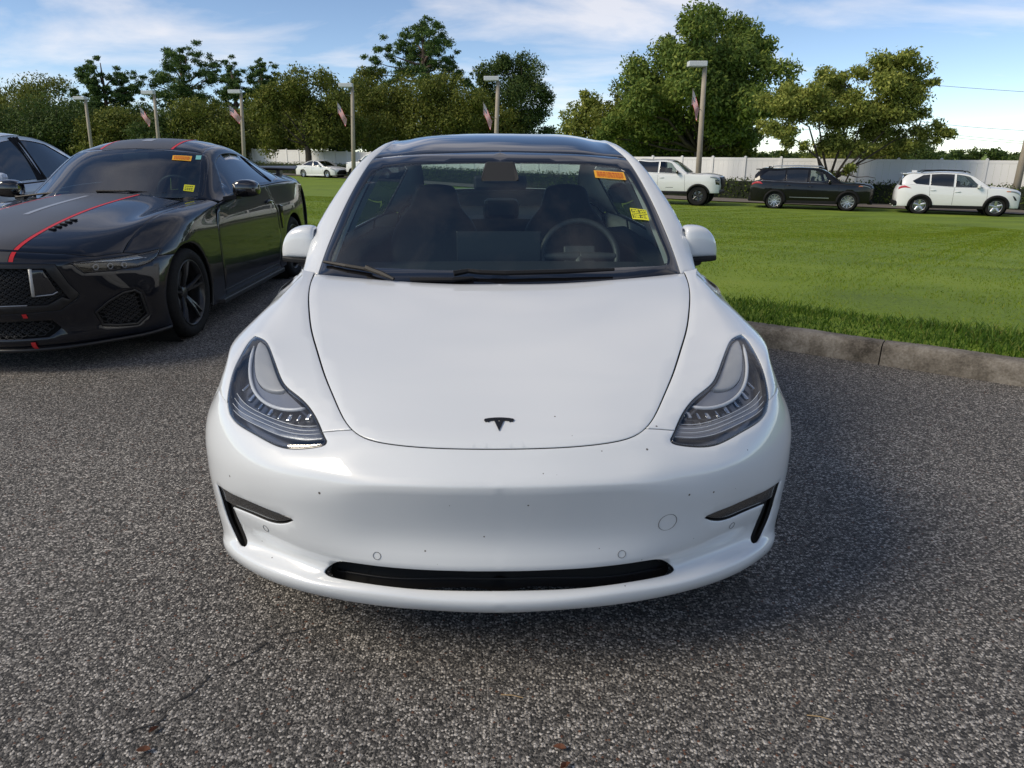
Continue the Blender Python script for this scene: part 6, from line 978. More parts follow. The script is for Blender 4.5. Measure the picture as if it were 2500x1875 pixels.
MU = {"A":[[[0,0.1,0.17],[0.25,0.11,0.17],[0.48,0.2,0.168],[0.62,0.32,0.166],[0.74,0.46,0.163],[0.84,0.6,0.16],[0.905,0.74,0.165],[0.94,0.95,0.17],[0.95,1.35,0.17],[0.945,1.8,0.17]],[[0,0.06,0.21],[0.25,0.07,0.21],[0.48,0.165,0.208],[0.62,0.29,0.206],[0.74,0.43,0.203],[0.84,0.58,0.2],[0.905,0.73,0.205],[0.94,0.95,0.21],[0.95,1.35,0.21],[0.945,1.8,0.21]],[[0,0.07,0.28],[0.25,0.08,0.28],[0.47,0.165,0.28],[0.61,0.28,0.28],[0.73,0.42,0.275],[0.835,0.57,0.27],[0.905,0.72,0.27],[0.942,0.95,0.28],[0.952,1.35,0.28],[0.946,1.8,0.28]],[[0,0.02,0.4],[0.25,0.035,0.4],[0.46,0.12,0.405],[0.6,0.24,0.4],[0.72,0.39,0.39],[0.83,0.55,0.38],[0.905,0.71,0.38],[0.944,0.95,0.38],[0.953,1.35,0.39],[0.947,1.8,0.39]],[[0,-0.01,0.54],[0.25,0.005,0.54],[0.45,0.085,0.54],[0.59,0.2,0.535],[0.715,0.36,0.525],[0.828,0.54,0.51],[0.905,0.7,0.51],[0.946,0.95,0.51],[0.953,1.35,0.52],[0.947,1.8,0.52]],[[0,-0.02,0.67],[0.25,-0.005,0.67],[0.44,0.06,0.67],[0.585,0.17,0.665],[0.715,0.35,0.65],[0.828,0.57,0.635],[0.905,0.75,0.63],[0.948,0.98,0.62],[0.952,1.36,0.62],[0.946,1.8,0.62]],[[0,-0.005,0.755],[0.25,0.01,0.755],[0.43,0.08,0.745],[0.58,0.17,0.732],[0.715,0.36,0.715],[0.825,0.61,0.7],[0.902,0.8,0.7],[0.947,1.02,0.7],[0.951,1.37,0.7],[0.945,1.8,0.7]],[[0,0.07,0.825],[0.25,0.085,0.82],[0.43,0.15,0.8],[0.58,0.25,0.782],[0.71,0.45,0.77],[0.815,0.7,0.77],[0.893,0.87,0.772],[0.942,1.06,0.775],[0.95,1.38,0.765],[0.943,1.8,0.77]],[[0,0.4,0.912],[0.25,0.41,0.907],[0.42,0.44,0.888],[0.59,0.51,0.862],[0.7,0.65,0.855],[0.79,0.84,0.872],[0.872,0.98,0.862],[0.932,1.12,0.845],[0.945,1.42,0.835],[0.938,1.8,0.83]],[[0,0.8,0.98],[0.25,0.81,0.976],[0.42,0.83,0.955],[0.6,0.87,0.922],[0.705,0.945,0.927],[0.78,1.04,0.94],[0.858,1.12,0.93],[0.925,1.22,0.9],[0.938,1.5,0.885],[0.932,1.82,0.885]],[[0,1.3,1.035],[0.25,1.305,1.03],[0.42,1.32,1.01],[0.6,1.345,0.975],[0.7,1.38,0.978],[0.775,1.42,0.985],[0.85,1.46,0.973],[0.912,1.52,0.945],[0.927,1.68,0.93],[0.925,1.85,0.93]],[[0,1.8,1.072],[0.25,1.81,1.066],[0.42,1.83,1.045],[0.6,1.87,1.012],[0.69,1.89,1.01],[0.765,1.92,1.012],[0.84,1.94,1.003],[0.895,1.95,0.985],[0.912,1.96,0.97],[0.918,1.97,0.955]]],"H":[[[0,1.78,1.05],[0.3,1.8,1.05],[0.55,1.87,1.035],[0.72,2.0,1.012],[0.78,2.04,1.0],[0.83,2.08,0.995],[0.875,2.1,0.985]],[[0,2.1,1.225],[0.28,2.115,1.22],[0.5,2.16,1.205],[0.66,2.26,1.185],[0.725,2.3,1.17],[0.79,2.32,1.09],[0.88,2.34,1.015]],[[0,2.45,1.405],[0.26,2.46,1.4],[0.46,2.5,1.388],[0.585,2.56,1.372],[0.645,2.6,1.355],[0.765,2.62,1.2],[0.885,2.65,1.04]],[[0,2.78,1.5],[0.25,2.78,1.492],[0.44,2.79,1.468],[0.56,2.81,1.437],[0.625,2.83,1.41],[0.755,2.86,1.24],[0.89,2.88,1.055]],[[0,3.2,1.523],[0.25,3.2,1.513],[0.43,3.2,1.487],[0.55,3.2,1.452],[0.615,3.2,1.418],[0.755,3.2,1.25],[0.895,3.2,1.068]],[[0,3.7,1.455],[0.25,3.7,1.445],[0.42,3.7,1.415],[0.54,3.7,1.375],[0.615,3.7,1.333],[0.76,3.7,1.205],[0.9,3.7,1.08]],[[0,4.2,1.31],[0.26,4.2,1.3],[0.44,4.2,1.27],[0.57,4.2,1.23],[0.66,4.2,1.19],[0.78,4.2,1.135],[0.905,4.2,1.08]],[[0,4.6,1.18],[0.3,4.6,1.175],[0.5,4.58,1.158],[0.65,4.55,1.138],[0.75,4.52,1.115],[0.83,4.5,1.09],[0.905,4.5,1.06]],[[0,4.9,1.155],[0.3,4.88,1.15],[0.55,4.84,1.13],[0.72,4.78,1.11],[0.82,4.74,1.08],[0.87,4.72,1.05],[0.9,4.7,1.02]],[[0,4.98,0.85],[0.3,4.96,0.85],[0.6,4.92,0.85],[0.78,4.86,0.85],[0.86,4.83,0.84],[0.9,4.8,0.83],[0.92,4.77,0.82]],[[0,4.92,0.3],[0.3,4.9,0.3],[0.6,4.86,0.3],[0.78,4.8,0.3],[0.86,4.77,0.3],[0.9,4.75,0.3],[0.92,4.72,0.3]]],"S":[[[0.925,1.8,0.17],[0.925,2.1,0.17],[0.925,2.34,0.17],[0.925,2.65,0.17],[0.9251,2.88,0.17],[0.9257,3.2,0.17],[0.9331,3.7,0.17],[0.9371,4.2,0.17],[0.9159,4.5,0.17],[0.8902,4.72,0.17]],[[0.94,1.8,0.24],[0.94,2.1,0.24],[0.94,2.34,0.24],[0.94,2.65,0.24],[0.9401,2.88,0.24],[0.9407,3.2,0.24],[0.9481,3.7,0.24],[0.9521,4.2,0.24],[0.9309,4.5,0.24],[0.9052,4.72,0.24]],[[0.95,1.8,0.4],[0.95,2.1,0.4],[0.95,2.34,0.4],[0.95,2.65,0.4],[0.9501,2.88,0.4],[0.9507,3.2,0.4],[0.9581,3.7,0.4],[0.9621,4.2,0.4],[0.9409,4.5,0.4],[0.9152,4.72,0.4]],[[0.945,1.8,0.56],[0.945,2.1,0.56],[0.945,2.34,0.56],[0.945,2.65,0.56],[0.9451,2.88,0.56],[0.9462,3.2,0.56],[0.9585,3.7,0.56],[0.9651,4.2,0.56],[0.9398,4.5,0.56],[0.9117,4.72,0.56]],[[0.942,1.8,0.68],[0.942,2.1,0.68],[0.942,2.34,0.68],[0.942,2.65,0.68],[0.9421,2.88,0.68],[0.9432,3.2,0.68],[0.9555,3.7,0.68],[0.9621,4.2,0.68],[0.9368,4.5,0.68],[0.9087,4.72,0.68]],[[0.938,1.8,0.8],[0.938,2.1,0.8],[0.938,2.34,0.8],[0.938,2.65,0.8],[0.9381,2.88,0.8],[0.9392,3.2,0.8],[0.9515,3.7,0.8],[0.9581,4.2,0.8],[0.9328,4.5,0.8],[0.9047,4.72,0.8]],[[0.928,1.8,0.9],[0.928,2.1,0.9],[0.928,2.34,0.9],[0.928,2.65,0.9],[0.9281,2.88,0.9],[0.9292,3.2,0.9],[0.9415,3.7,0.9],[0.9481,4.2,0.9],[0.9228,4.5,0.9],[0.8947,4.72,0.9]],[[0.922,1.8,0.955],[0.9,2.1,0.985],[0.9,2.34,1.015],[0.902,2.65,1.04],[0.905,2.88,1.055],[0.908,3.2,1.068],[0.913,3.7,1.08],[0.915,4.2,1.08],[0.91,4.5,1.06],[0.9,4.72,1.02]]],"D":{"seam":[[1.1153,1.8635],[1.1052,1.7827],[1.096,1.7036],[1.0876,1.626],[1.0796,1.5496],[1.0719,1.4745],[1.064,1.4008],[1.055,1.3295],[1.0446,1.2615],[1.0335,1.1966],[1.0228,1.1342],[1.0138,1.0736],[1.0055,1.016],[0.9962,0.963],[0.9853,0.9155],[0.9727,0.8738],[0.9588,0.837],[0.9452,0.8034],[0.9331,0.7711],[0.9235,0.7392],[0.9167,0.7074],[0.9126,0.6762],[0.9106,0.6465],[0.9092,0.6182]],"front":[[0.1063,0.6485],[0.2512,0.646],[0.4334,0.6494],[0.6072,0.6459],[0.7701,0.6059],[0.9051,0.6087]],"lamp":[[0.6672,0.5562],[0.6876,0.5103],[0.7141,0.4765],[0.8516,0.4817],[1.0167,0.4924],[1.0945,0.52],[1.1336,0.5571],[1.1444,0.6091],[1.007,0.5958],[0.8142,0.5791]],"grille":[[0.1807,0.5467],[0.3636,0.5431],[0.5635,0.5381],[0.5909,0.4576],[0.6316,0.3388],[0.6001,0.3049],[0.5036,0.2565],[0.3294,0.2622],[0.1067,0.2664]],"lower":[[0.0711,0.2028],[0.3026,0.1962],[0.4344,0.1845],[0.4606,0.1338],[0.3887,0.0859],[0.2337,0.0838],[0.0276,0.0835]],"fog":[[0.6903,0.2116],[0.7902,0.2815],[0.9007,0.3384],[0.9823,0.3503],[1.0237,0.3147],[1.0369,0.1388],[0.9313,0.0817],[0.7951,0.0919],[0.6981,0.1097]],"drl":[[0.4347,0.5188],[0.5053,0.5156],[0.5378,0.3778],[0.5038,0.3621],[0.4022,0.3578]],"bezel":[[0.1809,0.5583],[0.3641,0.553],[0.5812,0.5497],[0.6133,0.425],[0.6532,0.3476],[0.6302,0.322],[0.5079,0.2501],[0.3256,0.2514],[0.1017,0.2554]],"fascia":[[0.6405,0.3378],[0.8095,0.3685],[0.9624,0.4039],[1.0275,0.3804],[1.0543,0.0974]],"arch":[[1.2047,0.0292],[1.1975,0.0711],[1.1925,0.1126],[1.1895,0.1549],[1.1895,0.1977],[1.1941,0.2402],[1.2031,0.2815],[1.2138,0.3213],[1.224,0.3595],[1.2323,0.3964],[1.2396,0.4321],[1.2473,0.4657],[1.2567,0.4964],[1.2688,0.5235],[1.2845,0.547],[1.3043,0.5667],[1.3284,0.5829],[1.3571,0.5952],[1.3896,0.6037],[1.4253,0.6078],[1.4631,0.6075],[1.502,0.6023],[1.5408,0.5923],[1.5785,0.5782],[1.6143,0.5608],[1.6475,0.5408],[1.6778,0.518],[1.7052,0.4911],[1.7298,0.4571],[1.7516,0.4158],[1.7696,0.3722],[1.7832,0.3317],[1.7931,0.293],[1.7994,0.2543],[1.8026,0.2141],[1.8028,0.1725],[1.7996,0.1313],[1.793,0.0921],[1.783,0.0532],[1.7699,0.0114]],"ws":[[0.1265,0.7267],[0.1814,0.7188],[0.2358,0.7116],[0.2904,0.705],[0.3454,0.6992],[0.4011,0.6958],[0.4574,0.6962],[0.5126,0.7011],[0.5657,0.7079],[0.6163,0.7088],[0.6627,0.6957],[0.6999,0.6702],[0.7243,0.6407],[0.7386,0.5968],[0.7445,0.5348],[0.7429,0.4622],[0.7365,0.3869],[0.7291,0.3143],[0.7235,0.2454],[0.7195,0.179],[0.7166,0.1144],[0.7144,0.051],[0.657,0.0278],[0.6106,0.0092],[0.5675,-0.0044],[0.5234,-0.0125],[0.4753,-0.0164],[0.4216,-0.0173],[0.3626,-0.0163]],"win":[[0.8418,0.1561],[0.8387,0.2306],[0.8357,0.303],[0.8326,0.3744],[0.829,0.4472],[0.8253,0.5232],[0.8216,0.6043],[0.8172,0.6934],[0.8114,0.7929],[0.8052,0.9004],[0.8011,1.0097],[0.7996,1.117],[0.7987,1.2213],[0.7967,1.3231],[0.7931,1.4289],[0.7867,1.5483],[0.7721,1.6989],[0.7478,1.8673],[0.7534,1.9418],[0.7617,2.0105],[0.7701,2.0792],[0.7812,2.1365],[0.7895,2.1938],[0.8007,2.2339],[0.8562,2.1146],[0.9024,1.967],[0.9366,1.8017],[0.9586,1.675],[0.9729,1.5625],[0.982,1.4544],[0.9883,1.3471],[0.9881,1.1245],[0.986,0.9077],[0.9813,0.7084],[0.9726,0.531],[0.9549,0.3777],[0.9199,0.2443],[0.8478,0.1264]],"winpost":[[0.7478,1.873],[0.9902,1.3251]],"sto":[[0.4057,0.6056],[0.576,0.6232],[0.5794,0.5349],[0.4208,0.5279]],"sty":[[0.5668,0.1818],[0.6355,0.1829],[0.6303,0.0871],[0.5664,0.0933]],"stg":[[0.6101,0.6482],[0.6624,0.6556],[0.6631,0.5747],[0.614,0.5697]]},"O":[-3.37,2.89]}
# ================================================================ the black striped coupe
def mustang():
    ox, oy = MU['O']; D = MU['D']
    car = thing('black_coupe', 'glossy black sports coupe with red pinstripes on hood and roof', 'car', (ox, oy, 0))
    PA = Patch(MU['A']); PH = Patch(MU['H']); PS = Patch(MU['S'], sym=False)
    BODY = mat('black_blue_paint', (0.0045, 0.006, 0.011), 0.3, coat=1.0, coat_rough=0.01, spec=.15); STRIPE = mat('satin_black_stripe', (0.055, 0.052, 0.050), .38, coat=.2, coat_rough=.25); REDP = mat('red_pinstripe', (0.62, 0.025, 0.03), .4); SILV = mat('silver_stripe', (0.42, 0.43, 0.45), .35, metal=.5)
    ON0 = lambda p: np.abs(p[:, 0]) < 1e-6
    def tz(z, lo=0., hi=None):   # t on the centre line at height z
        t = np.linspace(0, PA.t1, 400); Z = PA(np.zeros(400), t)[:, 2]; return float(t[np.argmin(np.abs(Z - z))])
    seam = [tuple(q) for q in D['seam']]; front = [tuple(q) for q in D['front']]; lamp = [tuple(q) for q in D['lamp']]; arch = [tuple(q) for q in D['arch']]
    tF = front[0][1]; ka = 14
    poly = [(0, tF)] + front[1:-1] + seam[::-1] + [(0.62, PA.t1), (0, PA.t1)]
    panel('hood', PA, poly, BODY, car, mirror=True, keep=ON0, grid=.04, gap=.003)
    # front fascia with grille, lower grille and corner vents cut out
    g, l = [tuple(q) for q in D['bezel']], [tuple(q) for q in D['lower']]
    jl = near(lamp, lamp[0]); 
    outer = [(0, tF)] + front[1:-1] + [seam[-1]] + [lamp[8], lamp[9]] + lamp[0:7] + [arch[ka]] + arch[:ka][::-1] + [(arch[0][0], 0), (0, 0), (0, l[-1][1])] + l[1:-1][::-1] + [(0, l[0][1]), (0, g[-1][1])] + g[1:-1][::-1] + [(0, g[0][1])]
    fas = panel('fascia', PA, outer, BODY, car, holes=[D['fog']], mirror=True, keep=ON0, grid=.03, gap=.0015)
    fen = [seam[0]] + seam[1:] + [lamp[8], lamp[7], lamp[6]] + arch[ka:] + [(arch[-1][0], 0), (PA.s1, 0), (PA.s1, PA.t1), (seam[0][0] + .01, PA.t1)]
    o = panel('fender', PA, fen, BODY, car, grid=.035, keep=lambda p: (p[:, 0] > PA.s1 - 1e-6) | (p[:, 1] > PA.t1 - 1e-6)); flip(o)
    un = [(0, 0.02), (arch[0][0] - .02, .02)] + arch + [(PA.s1, .02), (PA.s1, PA.t1 - .02), (0, PA.t1 - .02)]
    panel('gap_shade_sheet', PA, un, DARKVOID, car, holes=[lamp], off=-.045, mirror=True, keep=ON0, grid=.08, gap=0, flange=0)  # added backing sheet, black in place of the shade behind gaps and openings
    # grille: satin frame, honeycomb and quarter lamps
    MATTE = mat('grille_satin', (0.012, 0.012, 0.013), .4)
    gi = [tuple(q) for q in D['grille']]; fr = [(0, g[0][1])] + g[1:-1] + [(0, g[-1][1]), (0, gi[-1][1] + .03)] + [(s - .05, t + .035) for s, t in gi[5:-1]][::-1] + [(s - .045, t - .02) for s, t in gi[1:5]][::-1] + [(0, gi[0][1] - .012)]
    panel('grille_frame', PA, fr, MATTE, car, off=.004, mirror=True, keep=ON0, grid=.03, gap=.001, flange=.05)
    def honey(nm, poly, off, r):
        p = np.array(poly); B = MB(); lo, hi = p.min(0), p.max(0); j = 0; t = lo[1]
        while t < hi[1]:
            s = lo[0] + (j % 2) * r * .9
            while s < hi[0]:
                hexa = [(s + r * math.cos(a) * 1.02, t + r * .62 * math.sin(a)) for a in np.linspace(0, 2 * math.pi, 7)]
                if inpoly(np.array(hexa[:-1]), p).all():
                    c = curve3(PA, hexa, off); B.tube(c, .0035, 4, cap=False)
                s += r * 1.8
            t += r * .62 * .9; j += 1
        return B.build(nm, MATTE, car, smooth=True)
    hg = honey('grille_mesh', [(-.02, gi[0][1])] + gi[1:-1] + [(-.02, gi[-1][1])], -.02, .026); flip(hg)
    hl2 = honey('lower_grille_mesh', [(-.02, l[0][1])] + l[1:-1] + [(-.02, l[-1][1])], -.02, .026); flip(hl2)
    fg = honey('vent_mesh', [tuple(q) for q in D['fog']], -.018, .030); flip(fg)
    vs = panel('vent_surround', PA, D['fog'], MATTE, car, holes=[[tuple(q) for q in inset2(dense(np.array(D['fog']) if area2(np.array(D['fog'])) > 0 else np.array(D['fog'])[::-1], .02), .018)]], off=.002, grid=.03, gap=.001, flange=.03); flip(vs)
    dq = panel('quarter_lamp', PA, D['drl'], mat('smoke_lamp', (0.018, 0.018, 0.02), .15, coat=.8), car, off=.004, grid=.02, gap=.002, flange=.02)
    B = MB(); B.tube(curve3(PA, [D['drl'][0], D['drl'][4]], .010), .010, 6); B.build('lamp_bar', mat('lamp_bar_white', (0.5, 0.5, 0.48), .2), dq, smooth=True)
    B = MB(); B.tube(curve3(PA, D['drl'][2:5], .010), .004, 6); B.build('lamp_edge', SILV, dq, smooth=True); flip(dq)
    B = MB(); c = curve3(PA, [(0, gi[-1][1] + .035), (.12, gi[-1][1] + .035), (D['drl'][4][0] - .05, gi[-1][1] + .032)], -.004); c2 = c[1:][::-1].copy(); c2[:, 0] *= -1; B.tube(list(c2) + list(c), .004, 6); B.build('grille_bar', SILV, car, smooth=True)
    # splitter
    ss = np.linspace(0, arch[0][0] - .03, 26); c = curve3(PA, np.stack([ss, np.full(26, .01)], 1), .012); c[:, 2] -= .006; c2 = c[1:][::-1].copy(); c2[:, 0] *= -1; B = MB(); B.tube(list(c2) + list(c), .013, 8); B.build('splitter', MATTE, car, smooth=True)
    # headlights
    L2 = np.array(lamp); ccw = L2 if area2(L2) > 0 else L2[::-1]
    hl = panel('headlight', PA, lamp, BLACKGLOSS, car, holes=[[tuple(q) for q in inset2(dense(ccw, .015), .008)]], off=-.002, grid=.05, gap=.001, flange=.03)
    panel('lens', PA, lamp, glass('smoked_lens', (.85, .84, .82)), hl, off=0, grid=.03, gap=.003, flange=.004)
    panel('housing', PA, lamp, mat('lamp_housing_dark', (0.06, 0.058, 0.052), .25, metal=.6), hl, off=-.035, grid=.03, gap=-.003, flange=0)
    up = [lamp[0], lamp[9], lamp[8], (lamp[5][0] - .02, (lamp[5][1] + lamp[8][1]) / 2), (lamp[4][0] - .1, (lamp[4][1] + lamp[9][1]) / 2 + .01)]
    panel('signature_lamp', PA, up, mat('lamp_bright', (.45, .44, .41), .15, metal=.9), hl, off=-.015, grid=.03, gap=.006, flange=.01)
    for f in (.25, .5, .75):
        q = (np.array(lamp[2]) * (1 - f) + np.array(lamp[4]) * f) + np.array([0, .03]); B = MB(); c = circle3(PA, q, .018, -.024, 16); B.tube(c, .005, 6); B.build('projector', LAMPGREY, hl, smooth=True)
    flip(hl)
    # stripes laid on hood, nose and roof
    def ribbon(patch, x0, x1, t0, t1, m, nm, off=.0012, n=60):
        V = []; F = []; k = 2 if abs(x1 - x0) < .05 else 14
        for i, t in enumerate(np.linspace(t0, t1, n)):
            s = np.linspace(patch.s0, patch.s1, 240); P = patch(s, np.full(240, t)); X = P[:, 0]; a, b = np.searchsorted(s, 0) - 90, np.searchsorted(s, 0) + 90; a = max(a, 0)
            for xx in np.linspace(x0, x1, k):
                sv = float(np.interp(xx, X[a:b], s[a:b])); V.append(patch(sv, t)[0] + patch.normal(sv, t)[0] * off)
            if i:
                for j in range(k - 1): F.append(((i - 1) * k + j, (i - 1) * k + j + 1, i * k + j + 1, i * k + j))
        return mesh(nm, V, F, m, car, True)
    tn = g[0][1] + .008; tw = PA.t1 - .03; tr0, tr1 = PH.tk[2] + .06, PH.tk[5]
    for (patch, a, b) in ((PA, tF + .012, tw), (PA, tn, tF - .006), (PH, tr0, tr1)):
        ribbon(patch, -.31, .31, a, b, STRIPE, 'centre_stripe')
        for sg in (-1, 1): ribbon(patch, sg * .325 - .011, sg * .325 + .011, a, b, REDP, 'pinstripe', off=.002)
    ribbon(PA, -.02, .02, PA.tk[9] - .02, PA.tk[10] + .25, SILV, 'silver_flash', off=.0028); ribbon(PH, -.05, .05, PH.tk[3] - .02, PH.tk[3] + .10, SILV, 'roof_flash', off=.0028)
    for x in (.325,):
        for sg in (-1, 1):
            a = ribbon(PA, sg * x - .012, sg * x + .012, g[-1][1] - .035, g[-1][1] - .008, REDP, 'pinstripe', off=.006, n=6); ribbon(PA, sg * x - .012, sg * x + .012, .012, .06, REDP, 'pinstripe', off=.016, n=8)
    # hood vents
    for sg in (-1, 1):
        B = MB()
        for k in range(5):
            t = PA.tk[8] + .02 + k * .035; P = PA(np.linspace(.2, .6, 60), np.full(60, t)); sv = float(np.interp(.36 + k * .004, P[:, 0], np.linspace(.2, .6, 60))); p = PA(sv, t)[0]; p[0] *= sg; B.box(p + np.array([0, 0, .004]), (.045, .026, .010))
        B.build('hood_vent', BLACKTRIM, car, bevel=.003)
    # ---- glasshouse
    m6 = len(PH.sk) // 2; sE, sS, s1 = PH.sk[m6 + 3], PH.sk[m6 + 4], PH.s1; k = PH.tk; ws = [tuple(q) for q in D['ws']]
    tt, tb = ws[0][1], ws[-1][1]; tH = k[2] + .055
    panel('windshield_border', PH, [(0, .0), (sE, 0.0), (sE, tH - .03), (sE - .06, tH), (0, tH), (0, tt)] + ws[1:-1] + [(0, tb)], BLACKGLOSS, car, mirror=True, keep=ON0, grid=.05, gap=.001)
    panel('windshield', PH, [(0, tt)] + ws[1:-1] + [(0, tb)], glass('coupe_glass', (.42, .52, .52), r0=.13), car, mirror=True, keep=ON0, grid=.06, gap=-.004, flange=0, off=-.001)
    panel('roof', PH, [(0, tH), (sE - .06, tH), (sE, tH - .03), (sE, k[5]), (0, k[5])], BODY, car, mirror=True, keep=ON0, grid=.05, gap=.001)
    panel('rear_window', PH, [(0, k[5]), (sE, k[5]), (sE, k[7] - .12), (0, k[7] - .12)], ROOFGLASS, car, mirror=True, keep=ON0, grid=.06)
    panel('deck_lid', PH, [(0, k[7] - .12), (sE, k[7] - .12), (sE, k[8] + .18), (0, k[8] + .18)], BODY, car, mirror=True, keep=ON0, grid=.06)
    panel('rear_bumper', PH, [(0, k[8] + .18), (sE, k[8] + .18), (sE, k[7] + .05), (s1, k[7] + .05), (s1, k[10]), (0, k[10])], BODY, car, mirror=True, keep=ON0, grid=.06)
    win = [(s1 - .02, k[0] + .24), (sS + .16, k[1] + .08), (sS + .05, k[2] - .03), (sS + .035, k[3]), (sS + .035, k[4] + .1), (sS + .05, k[5] - .05), (sS + .10, k[5] + .22), (s1 - .13, k[5] + .33), (s1 - .07, k[5] + .30), (s1 - .02, k[5] - .02)]
    o = panel('roof_side', PH, [(sE, 0.0), (s1, 0.0), (s1, k[7] + .05), (sE, k[7] + .05)], BODY, car, holes=[win], grid=.03, gap=.001); flip(o)
    o = panel('side_window', PH, win, mat('side_glass_black', (0.010, 0.014, 0.022), .02, coat=1.0, spec=1.0), car, grid=.05, gap=-.002, flange=0, off=-.004); flip(o)
    B = MB(); B.tube(curve3(PH, [(sS + .04, k[4] + .20), (s1 - .02, k[4] + .42)], -.001), .008, 5); w = B.build('window_post', BLACKTRIM, car); flip(w)
    # ---- sides
    ys = lambda Y: float(np.interp(Y, [q[1] for q in MU['S'][0]], PS.sk)); t1 = PS.t1; zt = lambda z: float(np.interp(z, [q[0][2] for q in MU['S']], PS.tk))
    ra = [(ys(4.05 + .385 * math.cos(a)), zt(.348 + .385 * math.sin(a))) for a in np.linspace(R(204), R(-26), 30)]
    dr = [(ys(1.815), zt(.25)), (ys(3.42), zt(.25)), (ys(3.52), zt(.55)), (ys(3.50), zt(.80)), (ys(3.30), t1), (ys(1.99), t1), (ys(1.87), zt(.90)), (ys(1.82), zt(.80))]
    o = panel('door', PS, dr, BODY, car, grid=.05, gap=.0005)
    B = MB(); B.tube(curve3(PS, [(ys(3.18), zt(.90)), (ys(3.27), zt(.905)), (ys(3.38), zt(.90))], .012), [.008, .014, .008], 8); B.build('handle', BODY, o, smooth=True); flip(o)
    o = panel('rear_quarter', PS, [(ys(3.42), zt(.25)), (ys(3.52), 0)] + ra + [(PS.s1, 0), (PS.s1, t1), (ys(3.30), t1), (ys(3.50), zt(.80)), (ys(3.52), zt(.55))], BODY, car, grid=.04); flip(o)
    o = panel('sill', PS, [(ys(1.815), 0), (ys(3.52), 0), (ys(3.42), zt(.25)), (ys(1.815), zt(.25))], BODY, car, grid=.05); flip(o)
    B = MB(); B.prism([(.90, 1.62, .165), (.985, 1.66, .165), (.985, 3.45, .165), (.90, 3.5, .165)], (0, 0, -.012), (0, 0, .03)); o = B.build('side_skirt', MATTE, car, bevel=.008); flip(o)
    B = MB(); B.prism([(.935, 3.57, .86), (.942, 3.60, .60), (.942, 3.66, .62), (.935, 3.68, .84)], (0, 0, 0), (.022, 0, 0)); o = B.build('side_scoop', BLACKGLOSS, car, bevel=.006); flip(o)
    # inner blocks so nothing shows through
    B = MB(); B.box((0, 2.7, .34), (1.6, 3.6, .22)); B.build('underbody', DARKVOID, car); B = MB(); B.box((0, 3.0, .70), (1.62, 2.0, .55)); B.build('cabin_tub', mat('cabin_dark', (0.02, 0.02, 0.022), .7), car)
    # wheels
    for yc in (1.135, 4.05):
        for sg in (-1, 1):
            wheel(car, (sg * .815, yc, .348), .348, .27, DARKALLOY, sg, spokes=5, rim=.74, twin=True, spoke_w=.03, dish=.05)
            B = MB(); B.lathe([(-sg * .17, .30), (-sg * .17, .395), (sg * .09, .395)], 28, 'x', (sg * .815, yc, .348)); B.build('arch_liner', DARKVOID, car)
    # mirrors
    for sg in (-1, 1):
        V = []; F = []; n = 14; prof = [(.955, .05, .05, 0), (.985, .085, .075, 0), (1.04, .092, .082, .002), (1.11, .09, .078, .002), (1.16, .075, .062, -.002), (1.18, .045, .04, -.006)]
        for (x, hy, hz, dz) in prof:
            for q in range(n):
                a = 2 * math.pi * q / n; ca, sa = math.cos(a), math.sin(a); V.append((sg * x, 2.27 + math.copysign(abs(ca) ** .6, ca) * hy, 1.085 + dz + math.copysign(abs(sa) ** .6, sa) * hz))
        for i in range(len(prof) - 1):
            for q in range(n): F.append((i * n + q, i * n + (q + 1) % n, (i + 1) * n + (q + 1) % n, (i + 1) * n + q))
        F += [tuple(range(n)), tuple((len(prof) - 1) * n + q for q in range(n))]
        mi = mesh('wing_mirror', V, F, BLACKGLOSS, car, True); s_ = mi.modifiers.new('sub', 'SUBSURF'); s_.levels = s_.render_levels = 1
        B = MB(); B.prism([(sg * .88, 2.16, 1.0), (sg * .99, 2.2, 1.015), (sg * .99, 2.33, 1.015), (sg * .88, 2.36, 1.0)], (0, 0, -.02), (0, 0, .02)); B.build('mirror_arm', BLACKTRIM, mi, bevel=.006)
    # spoiler and aerial fin
    B = MB()
    for sg in (-1, 1): B.box((sg * .62, 4.80, 1.15), (.05, .12, .10))
    B.prism([(-.84, 4.72, 1.185), (-.5, 4.70, 1.20), (.5, 4.70, 1.20), (.84, 4.72, 1.185), (.80, 4.98, 1.215), (-.80, 4.98, 1.215)], (0, 0, 0), (0, 0, .022)); B.build('spoiler', mat('satin_spoiler', (.012, .012, .013), .35), car, bevel=.008)
    B = MB(); B.prism([(0, 3.75, 1.44), (0, 3.86, 1.53), (0, 3.94, 1.53), (0, 4.0, 1.37)], (-.012, 0, 0), (.012, 0, 0)); B.build('aerial_fin', BODY, car, bevel=.01)
    # stickers
    def stick(quad, paper, ink, lines):
        q = np.array(quad)
        def bil(a, b, e=0): st = (1 - a) * (1 - b) * q[0] + a * (1 - b) * q[1] + a * b * q[2] + (1 - a) * b * q[3]; return PH(st[0], st[1])[0] + PH.normal(st[0], st[1])[0] * (.003 + e)
        s_ = mesh('sticker', [bil(i / 6, j) for j in (0, 1) for i in range(7)], [(i, i + 1, 8 + i, 7 + i) for i in range(6)], paper, car)
        if lines:
            B = MB()
            for (a0, a1, b0, b1) in lines: B.add([bil(a, b, .0015) for a, b in ((a0, b0), (a1, b0), (a1, b1), (a0, b1))], [(0, 1, 2, 3)])
            B.build('print', ink, s_)
    rnd = random.Random(3); ln = []
    for b0, b1 in ((.18, .38), (.48, .62), (.70, .82)):
        a = .08
        while a < .9: w_ = rnd.uniform(.04, .12); ln.append((a, min(a + w_, .93), b0, b1)); a += w_ + .03
